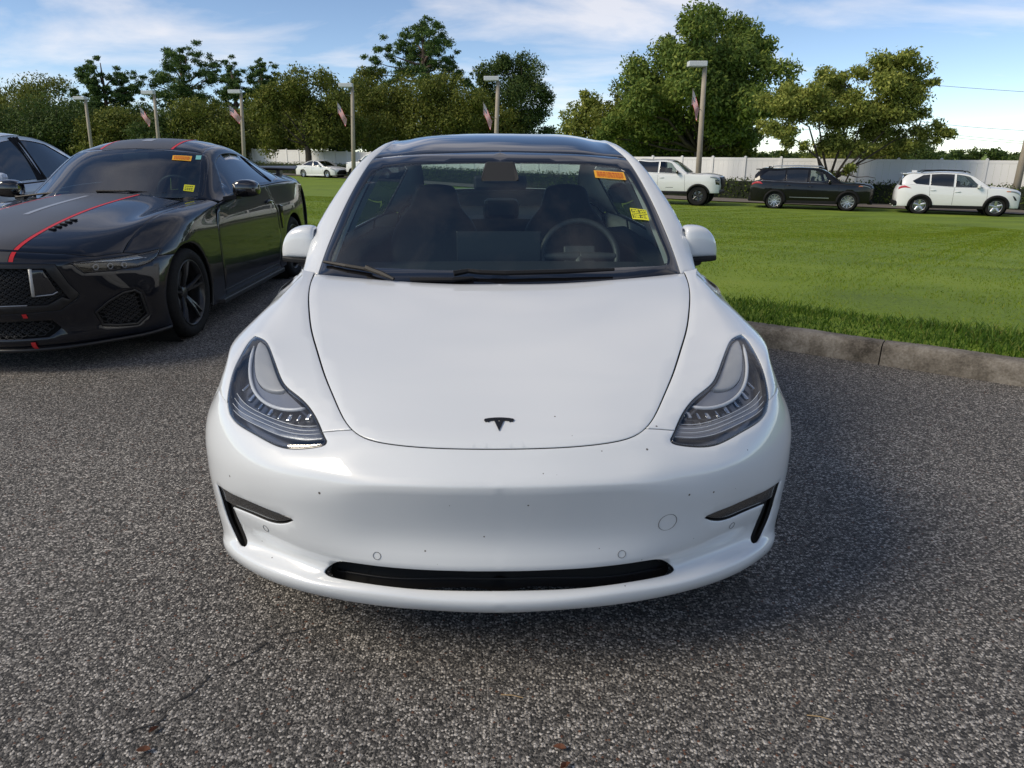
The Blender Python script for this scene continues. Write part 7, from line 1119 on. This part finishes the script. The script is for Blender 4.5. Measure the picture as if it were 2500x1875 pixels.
    stick(D['sto'], MATS['orange_paper'], MATS['orange_ink'], ln); stick(D['sty'], MATS['yellow_paper'], MATS['dark_ink'], [(a, a + .13, b, b + .1) for b in (.2, .5, .72) for a in (.1, .3, .5, .7)]); stick(D['stg'], mat('teal_paper', (0.22, 0.55, 0.52), .6), None, None)
    # wipers, dash, wheel, seats
    B = MB(); B.tube([(-.80, 1.93, 1.03), (-.55, 1.90, 1.06), (-.30, 1.87, 1.075)], .009, 6); B.build('wiper', BLACKTRIM, car); B = MB(); B.tube([(-.05, 1.83, 1.085), (.2, 1.83, 1.085), (.5, 1.90, 1.06)], .008, 6); B.build('wiper', BLACKTRIM, car)
    B = MB(); B.box((0, 2.22, .98), (1.42, .62, .10)); B.build('dashboard', MATS['dash_black'], car, bevel=.04)
    for x in (-.37, .37):
        B = MB(); B.box((x, 3.02, 1.0), (.48, .16, .50)); o = B.build('seat', MATS['seat_black'], car, bevel=.07); B = MB(); B.box((x, 3.06, 1.27), (.26, .10, .14)); B.build('headrest', MATS['seat_black'], o, bevel=.04)
    cS = Vector((.37, 2.45, 1.02)); B = MB(); B.tube([cS + Vector((math.cos(t) * .18, -math.sin(t) * .06, math.sin(t) * .17)) for t in np.linspace(0, 6.283, 30)], .015, 8, cap=False); B.build('steering_wheel', MATS['seat_black'], car, smooth=True)
    B = MB(); B.box((0, 2.52, 1.36), (.24, .03, .06)); B.build('rear_view_mirror', MATS['dash_black'], car, bevel=.01)
    return car
mustang()

# ================================================================ cars parked along the lawn and beside the coupe
CARWHITE = mat('plain_white_paint', (0.74, 0.75, 0.75), .35, coat=.9); CARBLACK = mat('plain_black_paint', (0.004, 0.004, 0.005), .3, coat=.8, spec=.1); CLAD = mat('grey_cladding', (0.010, 0.010, 0.011), .7, spec=.2); DKGLASS = mat('privacy_glass', (0.010, 0.012, 0.014), .04, coat=1.0); LTGLASS = glass('door_glass', (.55, .62, .60)); TAIL = mat('tail_lamp_red', (0.45, 0.015, 0.02), .25, coat=1.0); LAMPW = mat('head_lamp_clear', (0.35, 0.36, 0.38), .15, metal=.6, coat=1.0); AMBER = mat('amber_marker', (0.6, 0.16, 0.02), .3)
def profile_car(name, label, sp, loc, rz, group=None):
    """sp: over=[(y,z,w,drop,dy)], ws/rw=(i,j) station pairs of the glass, belt=[(y,z,x)] from nose to tail, sill z, wheels (y..), r"""
    car = thing(name, label, sp.get('cat', 'car'), loc, rz, group); P = sp['paint']
    O = Patch([[(0, y, z), (.5 * w, y + .12 * dy, z - .14 * dz), (.82 * w, y + .45 * dy, z - .45 * dz), (w, y + dy, z - dz)] for (y, z, w, dz, dy) in sp['over']]); k = O.tk; s1 = O.s1; i0, i1 = sp['ws']; j0, j1 = sp['rw']; n = len(k) - 1; ON0 = lambda p: np.abs(p[:, 0]) < 1e-6
    def strip(nm, a, b, m, **kw): return panel(nm, O, [(0, a), (s1, a), (s1, b), (0, b)], m, car, mirror=True, keep=ON0, grid=.12, gap=.002, **kw)
    hf = sp.get('hood', 3)
    strip('front_bumper', k[0], k[hf], P); strip('hood', k[hf], k[i0], P); strip('windshield', k[i0], k[i1], sp.get('wsglass', WSGLASS)); strip('roof', k[i1], k[j0], sp.get('roof', P)); strip('rear_window', k[j0], k[j1], DKGLASS); strip('tailgate', k[j1], k[n], P)
    BL = np.array(sp['belt']); sl = sp['sill']; hw = BL[:, 2].max()
    levels = np.array([0, .18, .4, .62, .82, 1.0]); bulge = np.array([-.02, .012, .028, .030, .018, 0.0])
    rows = []
    for f, b in zip(levels, bulge): rows.append([(x + b * (1 if .4 < y < BL[-1, 0] - .4 else .4), y, sl + (z - sl) * f) for y, z, x in BL])
    S = Patch(rows, sym=False); ys = lambda Y: float(np.interp(Y, BL[:, 0], S.sk)); zt = lambda Y, z: float(np.clip(np.interp((z - sl) / (np.interp(Y, BL[:, 0], BL[:, 1]) - sl), levels, S.tk), 0, S.t1))
    r = sp['r']; ra = sp.get('ra', r * 1.12); arcs = []
    for yc in sp['wheels']: arcs.append([(ys(yc + ra * math.cos(a)), zt(yc + ra * math.cos(a), r + ra * math.sin(a))) for a in np.linspace(math.pi - math.asin((sl - r) / ra), math.asin((sl - r) / ra), 22)])
    poly = [(0, 0)] + arcs[0] + arcs[1] + [(S.s1, 0), (S.s1, S.t1), (0, S.t1)]
    o = panel('body_side', S, poly, P, car, grid=.10, gap=0, roll=.004); o2 = flip(o)
    sides = (o, o2)
    def both(ob): return (ob, flip(ob))
    # wheel-arch lips and sills
    for a in arcs:
        B = MB(); c = curve3(S, a, .006); B.tube(c, sp.get('lip', .012), 6); both(B.build('arch_trim', sp.get('trim', P), car, smooth=True))
    y0, y1 = sp['wheels'][0] + ra, sp['wheels'][1] - ra
    B = MB(); B.prism([(hw - .16, y0 - .02, sl - .06), (hw + .01, y0 - .02, sl - .06), (hw + .01, y1 + .02, sl - .06), (hw - .16, y1 + .02, sl - .06)], (0, 0, 0), (0, 0, .13)); both(B.build('sill_trim', sp.get('trim', P), car, bevel=.02))
    # glasshouse sides
    U = sp['upper']  # (y, ztop, xtop, zbelt, xbelt)
    UP = Patch([[(xt, y, z) for y, z, xt, zb, xb in U], [((xt + xb) / 2 + .025, y, (z + zb) / 2) for y, z, xt, zb, xb in U], [(xb, y, zb) for y, z, xt, zb, xb in U]], sym=False); UY = [u[0] for u in U]
    us = lambda Y: float(np.interp(Y, UY, UP.sk)); T = UP.t1
    wins = [[(us(Y), f * T) for Y, f in w] for w in sp['windows']]
    both(panel('cabin_side', UP, [(0, 0), (UP.s1, 0), (UP.s1, T), (0, T)], P, car, holes=wins, grid=.08, gap=0, roll=.003))
    for i, w in enumerate(wins):
        both(panel('side_window', UP, w, LTGLASS if i in sp.get('clear', ()) else DKGLASS, car, grid=.12, gap=-.002, flange=0, off=-.006))
    for (w0, w1) in sp.get('posts', ()):
        B = MB(); B.tube(curve3(UP, [(us(w0), .05 * T), (us(w1), .97 * T)], -.002), .028, 4); both(B.build('pillar', BLACKTRIM, car))
    if sp.get('chrome'):
        B = MB(); B.tube(curve3(UP, [(us(Y), .985 * T) for Y in np.linspace(UY[1] + .3, UY[-2], 14)], .004), .012, 5); both(B.build('window_chrome', ALLOY, car, smooth=True))
    # door seams and handles
    for (ya, za, yb, zb) in sp.get('seams', ()):
        B = MB(); B.tube(curve3(S, [(ys(ya + (yb - ya) * f), zt(ya + (yb - ya) * f, za + (zb - za) * f)) for f in np.linspace(0, 1, 8)], .0005), .0045, 4); both(B.build('door_seam', CLAD, car))
    for (yh, zh) in sp.get('handles', ()):
        B = MB(); B.tube(curve3(S, [(ys(yh), zt(yh, zh)), (ys(yh + .10), zt(yh + .1, zh)), (ys(yh + .2), zt(yh + .2, zh))], .02), [.012, .018, .012], 6); both(B.build('door_handle', P, car, smooth=True))
    # lamps: patches on the sides and corners
    for nm, pts, m in sp.get('lamps', ()):
        both(panel(nm, S, [(ys(Y), zt(Y, z)) for Y, z in pts], m, car, off=.004, grid=.05, gap=0, flange=.02, roll=.006))
    for nm, pts, m in sp.get('front', ()):    # on the over-skin: (s fraction, t)
        panel(nm, O, [(f * s1, t) for f, t in [(q[0], np.interp(q[1], range(len(k)), k)) for q in pts]], m, car, mirror=True, keep=ON0, off=.005, grid=.05, gap=0, flange=.02, roll=.006)
    for bx in sp.get('boxes', ()):
        nm, c, d, m = bx; B = MB(); B.box(c, d); ob = B.build(nm, m, car, bevel=min(d) * .25)
        if abs(c[0]) > .05: flip(ob)
    # mirrors
    my, mz, mx = sp['mirror']; B = MB(); B.box((mx + .13, my, mz + .05), (.22, .12, .15)); mi = B.build('wing_mirror', sp.get('mirrorm', P), car, bevel=.045); B = MB(); B.box((mx + .02, my, mz - .02), (.16, .07, .05)); B.build('mirror_arm', BLACKTRIM, mi, bevel=.01); flip(mi)
    if sp.get('rails'):
        a, b, zr, xr = sp['rails']; ym = (a + b) / 2; B = MB(); B.tube([(xr, a, zr - .07), (xr - .01, a + .12, zr), (xr - .015, ym, zr + .02), (xr - .01, b - .12, zr), (xr, b, zr - .07)], .018, 6); both(B.build('roof_rail', sp.get('railm', ALLOY), car, smooth=True))
    L = sp['over'][-1][0]
    B = MB(); B.box((0, (BL[0, 0] + BL[-1, 0]) / 2, sl + .05), (2 * hw - .5, BL[-1, 0] - BL[0, 0] - .5, .12)); B.build('underbody', DARKVOID, car)
    ca, cb = U[0][0] + .35, U[-1][0] - .35; B = MB(); B.box((0, (ca + cb) / 2, (sl + U[0][3]) / 2), (2 * hw - .35, cb - ca, U[0][3] - sl - .12)); B.build('cabin_tub', mat('cabin_grey', (0.05, 0.05, 0.05), .8), car)
    for y_ in sp.get('seats', ()):
        for x in (-.38, .38): B = MB(); B.box((x, y_, U[0][3] + .04), (.48, .14, .42)); B.build('seat', mat('cabin_seat', (0.09, 0.09, 0.085), .8), car, bevel=.05)
    for yc in sp['wheels']:
        for sg in (-1, 1):
            wheel(car, (sg * (hw - .115), yc, r), r, .235, sp.get('rimm', ALLOY), sg, spokes=sp.get('spokes', 5), rim=sp.get('rim', .66), spoke_w=sp.get('sw', .075), twin=sp.get('twin', False))
            B = MB(); B.lathe([(-sg * .20, .1), (-sg * .20, ra * 1.01), (sg * .09, ra * 1.01)], 22, 'x', (sg * (hw - .12), yc, r)); B.build('arch_liner', DARKVOID, car)
    return car
def place(base, head, length, half, lift=0.0):
    """origin at the nose; base is the near side's middle, head the direction the car faces"""
    h = Vector((head[0], head[1], 0)).normalized(); away = Vector((-h.y, h.x, 0)); away = away if away.y > 0 else -away
    c = Vector((base[0], base[1], 0)) + away * half + h * length / 2; m = c - h * length / 2
    return (c.x, c.y, kz(m.x, m.y) + lift), math.atan2(h.x, -h.y)
HD = (0.915, -0.40)
# white crossover
rav = dict(paint=CARWHITE, trim=CLAD, lip=.06, over=[(.16, .34, .62, 0, .16), (.03, .50, .68, 0, .20), (.0, .74, .70, 0, .22), (.04, .93, .72, .02, .24), (.22, 1.02, .74, .04, .22), (.70, 1.10, .76, .06, .12), (1.18, 1.14, .74, .06, .10), (1.55, 1.38, .68, .05, .08), (1.92, 1.60, .61, .05, .05), (2.4, 1.68, .58, .05, 0), (3.1, 1.69, .58, .05, 0), (3.8, 1.65, .57, .05, 0), (4.22, 1.60, .56, .05, -.02), (4.36, 1.42, .60, .04, -.06), (4.46, 1.16, .66, .03, -.10), (4.54, 1.0, .74, .02, -.16), (4.58, .72, .78, 0, -.2), (4.55, .50, .78, 0, -.2), (4.42, .38, .74, 0, -.2)], ws=(6, 8), rw=(12, 14), hood=3,
    belt=[(.12, .86, .72), (.30, .98, .83), (.75, 1.045, .90), (1.15, 1.075, .905), (1.9, 1.085, .905), (2.8, 1.11, .905), (3.5, 1.15, .90), (4.0, 1.18, .88), (4.35, 1.15, .80), (4.48, 1.05, .72)], sill=.32, wheels=(.92, 3.61), r=.36, upper=[(1.20, 1.10, .74, 1.075, .86), (1.55, 1.345, .70, 1.08, .865), (1.92, 1.555, .635, 1.085, .87), (2.4, 1.63, .605, 1.095, .87), (3.1, 1.64, .605, 1.12, .87), (3.8, 1.60, .60, 1.165, .86), (4.2, 1.555, .59, 1.18, .83), (4.36, 1.38, .63, 1.16, .78)],
    windows=[[(1.45, .96), (1.60, .72), (1.95, .16), (2.42, .10), (2.42, .96)], [(2.50, .10), (3.32, .10), (3.32, .93), (2.50, .96)], [(3.38, .10), (3.62, .12), (3.98, .70), (3.85, .90), (3.38, .93)]], clear=(0,), seams=((1.30, 1.05, 1.26, .42), (2.46, 1.08, 2.46, .40), (3.34, 1.12, 3.30, .75)), handles=((2.22, .93), (3.10, .97)),
    lamps=[('head_lamp', [(.10, .80), (.62, .93), (.58, .97), (.16, .90)], LAMPW), ('marker', [(.50, .92), (.66, .945), (.64, .975), (.50, .965)], AMBER), ('tail_lamp', [(3.98, 1.03), (4.46, .97), (4.46, 1.06), (4.25, 1.13)], TAIL), ('bumper_slot', [(.22, .62), (.30, .62), (.42, .78), (.36, .78)], CLAD)], front=[('grille', [(0, 1.2), (.55, 1.2), (.75, 2.3), (0, 2.3)], CLAD)], boxes=[('front_skid', (0, .12, .33), (1.3, .2, .12), CLAD), ('rear_cladding', (0, 4.46, .42), (1.5, .24, .20), CLAD), ('aerial_fin', (.0, 3.9, 1.69), (.05, .2, .07), CARWHITE), ('exhaust_tip', (.62, 4.52, .30), (.12, .16, .06), ALLOY), ('spoiler', (0, 4.26, 1.60), (1.16, .20, .04), CARWHITE)], mirror=(1.62, 1.10, .86), rails=(1.95, 3.7, 1.72, .60), railm=CLAD, spokes=5, sw=.10, seats=(2.3, 3.2))
loc, rz = place(ENV['cars']['rav'], HD, 4.6, .93)
profile_car('white_crossover', 'white crossover with dark wheel arches and silver wheels beside the hedge', rav, loc, rz, 'cars parked along the lawn')
# black three-row SUV
gh = dict(rav); gh.update(paint=CARBLACK, trim=CLAD, roof=CARBLACK, over=[(.16, .34, .66, 0, .16), (.03, .52, .74, 0, .20), (.0, .78, .76, 0, .20), (.05, 1.02, .78, .02, .22), (.25, 1.10, .80, .04, .20), (.75, 1.16, .82, .06, .12), (1.30, 1.19, .80, .06, .10), (1.68, 1.44, .72, .05, .08), (2.06, 1.67, .65, .05, .05), (2.6, 1.76, .62, .05, 0), (3.4, 1.77, .62, .05, 0), (4.2, 1.73, .61, .05, 0), (4.72, 1.68, .60, .05, -.02), (4.86, 1.46, .64, .04, -.06), (4.98, 1.18, .70, .03, -.10), (5.06, 1.0, .78, .02, -.16), (5.10, .72, .82, 0, -.2), (5.07, .50, .82, 0, -.2), (4.94, .38, .78, 0, -.2)],
    belt=[(.12, .92, .76), (.30, 1.04, .88), (.8, 1.10, .955), (1.25, 1.12, .965), (2.0, 1.13, .965), (3.0, 1.15, .965), (4.0, 1.19, .96), (4.5, 1.20, .93), (4.86, 1.16, .85), (5.0, 1.05, .78)], wheels=(1.0, 3.95), r=.375, upper=[(1.32, 1.15, .80, 1.12, .92), (1.68, 1.40, .75, 1.125, .925), (2.06, 1.62, .675, 1.13, .93), (2.6, 1.71, .645, 1.14, .93), (3.4, 1.72, .645, 1.16, .93), (4.2, 1.68, .64, 1.19, .92), (4.7, 1.63, .63, 1.20, .89), (4.88, 1.42, .67, 1.17, .83)],
    windows=[[(1.60, .96), (1.75, .72), (2.10, .16), (2.62, .10), (2.62, .96)], [(2.70, .10), (3.56, .10), (3.56, .94), (2.70, .96)], [(3.62, .10), (4.30, .14), (4.66, .72), (4.45, .90), (3.62, .94)]], seams=((1.42, 1.10, 1.38, .42), (2.66, 1.12, 2.66, .40), (3.58, 1.15, 3.56, .75)), handles=((2.42, .98), (3.34, 1.02)), lamps=[('head_lamp', [(.10, .90), (.62, 1.0), (.58, 1.04), (.16, .98)], LAMPW), ('marker', [(.50, .98), (.66, 1.0), (.64, 1.03), (.50, 1.02)], AMBER), ('tail_lamp', [(4.50, 1.06), (4.98, 1.0), (4.98, 1.10), (4.60, 1.15)], TAIL), ('rocker_chrome', [(1.75, .50), (3.35, .52), (3.35, .54), (1.75, .53)], ALLOY)], boxes=[('front_skid', (0, .12, .33), (1.4, .2, .12), CLAD), ('rear_cladding', (0, 4.98, .42), (1.6, .24, .20), CLAD), ('spoiler', (0, 4.76, 1.68), (1.24, .22, .04), CARBLACK), ('aerial_fin', (0, 4.3, 1.77), (.05, .2, .07), CARBLACK)], mirror=(1.78, 1.15, .93), rails=(2.1, 4.3, 1.81, .63), railm=ALLOY, spokes=10, sw=.05, chrome=True, rim=.70, seats=(2.5, 3.5), mirrorm=CARBLACK)
loc, rz = place(ENV['cars']['gh'], HD, 5.1, .98)
profile_car('black_suv', 'black three row SUV with silver roof rails and bright alloy wheels on the grass', gh, loc, rz, 'cars parked along the lawn')
# lifted white pickup
tun = dict(cat='pickup', paint=CARWHITE, trim=BLACKTRIM, lip=.05, over=[(.18, .55, .66, 0, .12), (.05, .72, .74, 0, .16), (0, .98, .76, 0, .16), (.05, 1.26, .78, .02, .16), (.28, 1.36, .82, .05, .12), (.9, 1.43, .86, .06, .06), (1.55, 1.45, .84, .05, .06), (1.92, 1.72, .77, .05, .05), (2.28, 1.96, .70, .05, .03), (2.8, 2.03, .68, .05, 0), (3.6, 2.03, .68, .05, 0), (4.05, 1.98, .68, .05, 0), (4.18, 1.70, .76, .03, 0), (4.25, 1.48, .84, .02, 0), (4.28, 1.46, .88, .0, 0), (5.6, 1.46, .88, 0, 0), (5.92, 1.44, .88, 0, 0), (5.95, .95, .88, 0, 0), (5.88, .62, .82, 0, 0)], ws=(6, 8), rw=(11, 13), hood=3,
    belt=[(.10, 1.18, .76), (.28, 1.30, .90), (.9, 1.36, .985), (1.5, 1.38, .985), (2.2, 1.38, .985), (3.2, 1.40, .985), (4.2, 1.44, .985), (5.0, 1.45, .985), (5.8, 1.45, .98), (5.93, 1.42, .95)], sill=.56, wheels=(1.02, 4.72), r=.435, upper=[(1.58, 1.42, .84, 1.38, .95), (1.92, 1.68, .78, 1.38, .955), (2.28, 1.91, .72, 1.39, .96), (2.8, 1.98, .71, 1.39, .96), (3.6, 1.98, .71, 1.41, .96), (4.05, 1.93, .71, 1.43, .96), (4.22, 1.62, .80, 1.44, .96)],
    windows=[[(1.85, .96), (1.98, .70), (2.32, .16), (2.84, .12), (2.84, .92)], [(2.92, .12), (3.85, .12), (3.85, .88), (2.92, .92)]], clear=(0,), seams=((1.66, 1.36, 1.62, .62), (2.88, 1.38, 2.88, .62), (3.95, 1.42, 3.90, .62)), handles=((2.60, 1.22), (3.55, 1.24)), lamps=[('head_lamp', [(.08, 1.10), (.50, 1.20), (.56, 1.25), (.14, 1.22)], LAMPW), ('lamp_hook', [(.10, .92), (.26, .94), (.30, 1.16), (.12, 1.12)], BLACKGLOSS), ('side_vent', [(2.15, .78), (2.50, .78), (2.50, .80), (2.15, .80)], CLAD)], front=[('grille', [(0, .9), (.62, .9), (.86, 2.2), (.86, 3.0), (0, 3.0)], BLACKTRIM)], boxes=[('front_skid', (0, .14, .58), (1.5, .2, .16), BLACKTRIM)], mirror=(1.98, 1.42, .95), mirrorm=BLACKGLOSS, rimm=DARKALLOY, spokes=6, sw=.085, rim=.60, seats=(2.6, 3.6))
loc, rz = place(ENV['cars']['tundra'], HD, 5.95, 1.0)
profile_car('white_pickup_truck', 'white crew cab pickup with black grille and black wheels beside the lawn', tun, loc, rz, 'cars parked along the lawn')
# small white sedan and second white truck far down the fence
cam = dict(paint=CARWHITE, trim=CARWHITE, lip=.01, over=[(.18, .22, .62, 0, .16), (.03, .38, .70, 0, .22), (0, .58, .72, 0, .24), (.06, .72, .74, .02, .26), (.25, .80, .76, .04, .22), (.8, .90, .80, .06, .12), (1.30, .96, .76, .05, .10), (1.75, 1.20, .68, .05, .08), (2.15, 1.38, .60, .05, .04), (2.6, 1.45, .57, .05, 0), (3.1, 1.43, .57, .05, 0), (3.5, 1.34, .57, .05, 0), (3.9, 1.18, .60, .05, 0), (4.25, 1.05, .66, .04, 0), (4.65, 1.02, .74, .04, -.08), (4.78, .92, .78, .02, -.16), (4.84, .65, .80, 0, -.2), (4.80, .42, .80, 0, -.2), (4.66, .28, .76, 0, -.2)], ws=(6, 8), rw=(11, 13), hood=3,
    belt=[(.14, .66, .74), (.32, .76, .84), (.8, .86, .90), (1.25, .92, .905), (2.0, .94, .905), (3.0, .97, .905), (3.8, 1.0, .90), (4.3, 1.0, .87), (4.65, .95, .80), (4.78, .86, .74)], sill=.22, wheels=(.96, 3.74), r=.33, upper=[(1.35, .95, .77, .925, .85), (1.75, 1.16, .71, .935, .86), (2.15, 1.335, .63, .945, .865), (2.6, 1.405, .60, .955, .87), (3.1, 1.385, .60, .97, .87), (3.5, 1.295, .60, .985, .865), (3.9, 1.135, .64, 1.0, .85), (4.2, 1.02, .70, 1.0, .83)],
    windows=[[(1.60, .94), (1.80, .62), (2.18, .14), (2.62, .12), (2.62, .94)], [(2.70, .12), (3.2, .14), (3.75, .62), (3.70, .90), (2.70, .94)]], seams=((1.40, .90, 1.38, .32), (2.66, .95, 2.66, .32)), handles=((2.42, .82), (3.40, .86)), lamps=[('head_lamp', [(.16, .60), (.62, .74), (.58, .79), (.20, .70)], LAMPW)], front=[('grille', [(0, .4), (.70, .3), (.82, 1.2), (.5, 2.4), (0, 2.5)], CLAD)], mirror=(1.70, .96, .85), spokes=10, sw=.04, rim=.70, seats=(2.5, 3.4))
b = ENV['cars']['camry']; hd = Vector((.86, -.51, 0)); loc, rz = place(b, hd, 4.85, .92)
profile_car('white_sedan', 'small distant white sedan with dark grille parked below the fence side oak', cam, loc, rz, 'cars parked along the lawn')
tr2 = dict(tun); tr2.update(trim=CLAD, rimm=ALLOY, r=.40, mirrorm=BLACKGLOSS)
b = ENV['cars']['truck']; loc, rz = place(b, (-.86, .51), 5.95, 1.0)
profile_car('white_pickup_truck', 'distant white truck half hidden by the sedan pillar beside the small white sedan', tr2, loc, rz, 'cars parked along the lawn')
# pale sedan beyond the coupe
SILVW = mat('silver_white_paint', (0.62, 0.66, 0.72), .3, coat=1.0); pal = dict(cam); f = 1.12
pal.update(paint=SILVW, trim=SILVW, over=[(y, z * f, w, dz, dy) for y, z, w, dz, dy in cam['over']], belt=[(y, z * f, x) for y, z, x in cam['belt']], upper=[(y, z * f, a, zb * f, xb) for y, z, a, zb, xb in cam['upper']], seams=[(a, b_ * f, c, d * f) for a, b_, c, d in cam['seams']], handles=[(a, b_ * f) for a, b_ in cam['handles']], lamps=[(n_, [(y, z * f) for y, z in p], m_) for n_, p, m_ in cam['lamps']], mirror=(1.70, 1.07, .85), r=.35, posts=((2.66, 2.66), (2.60, 2.60), (2.72, 2.72)))
profile_car('silver_white_sedan', 'pale silver white sedan with dark windows beyond the black coupe', pal, (-6.25, 4.55, 0), 0.0)
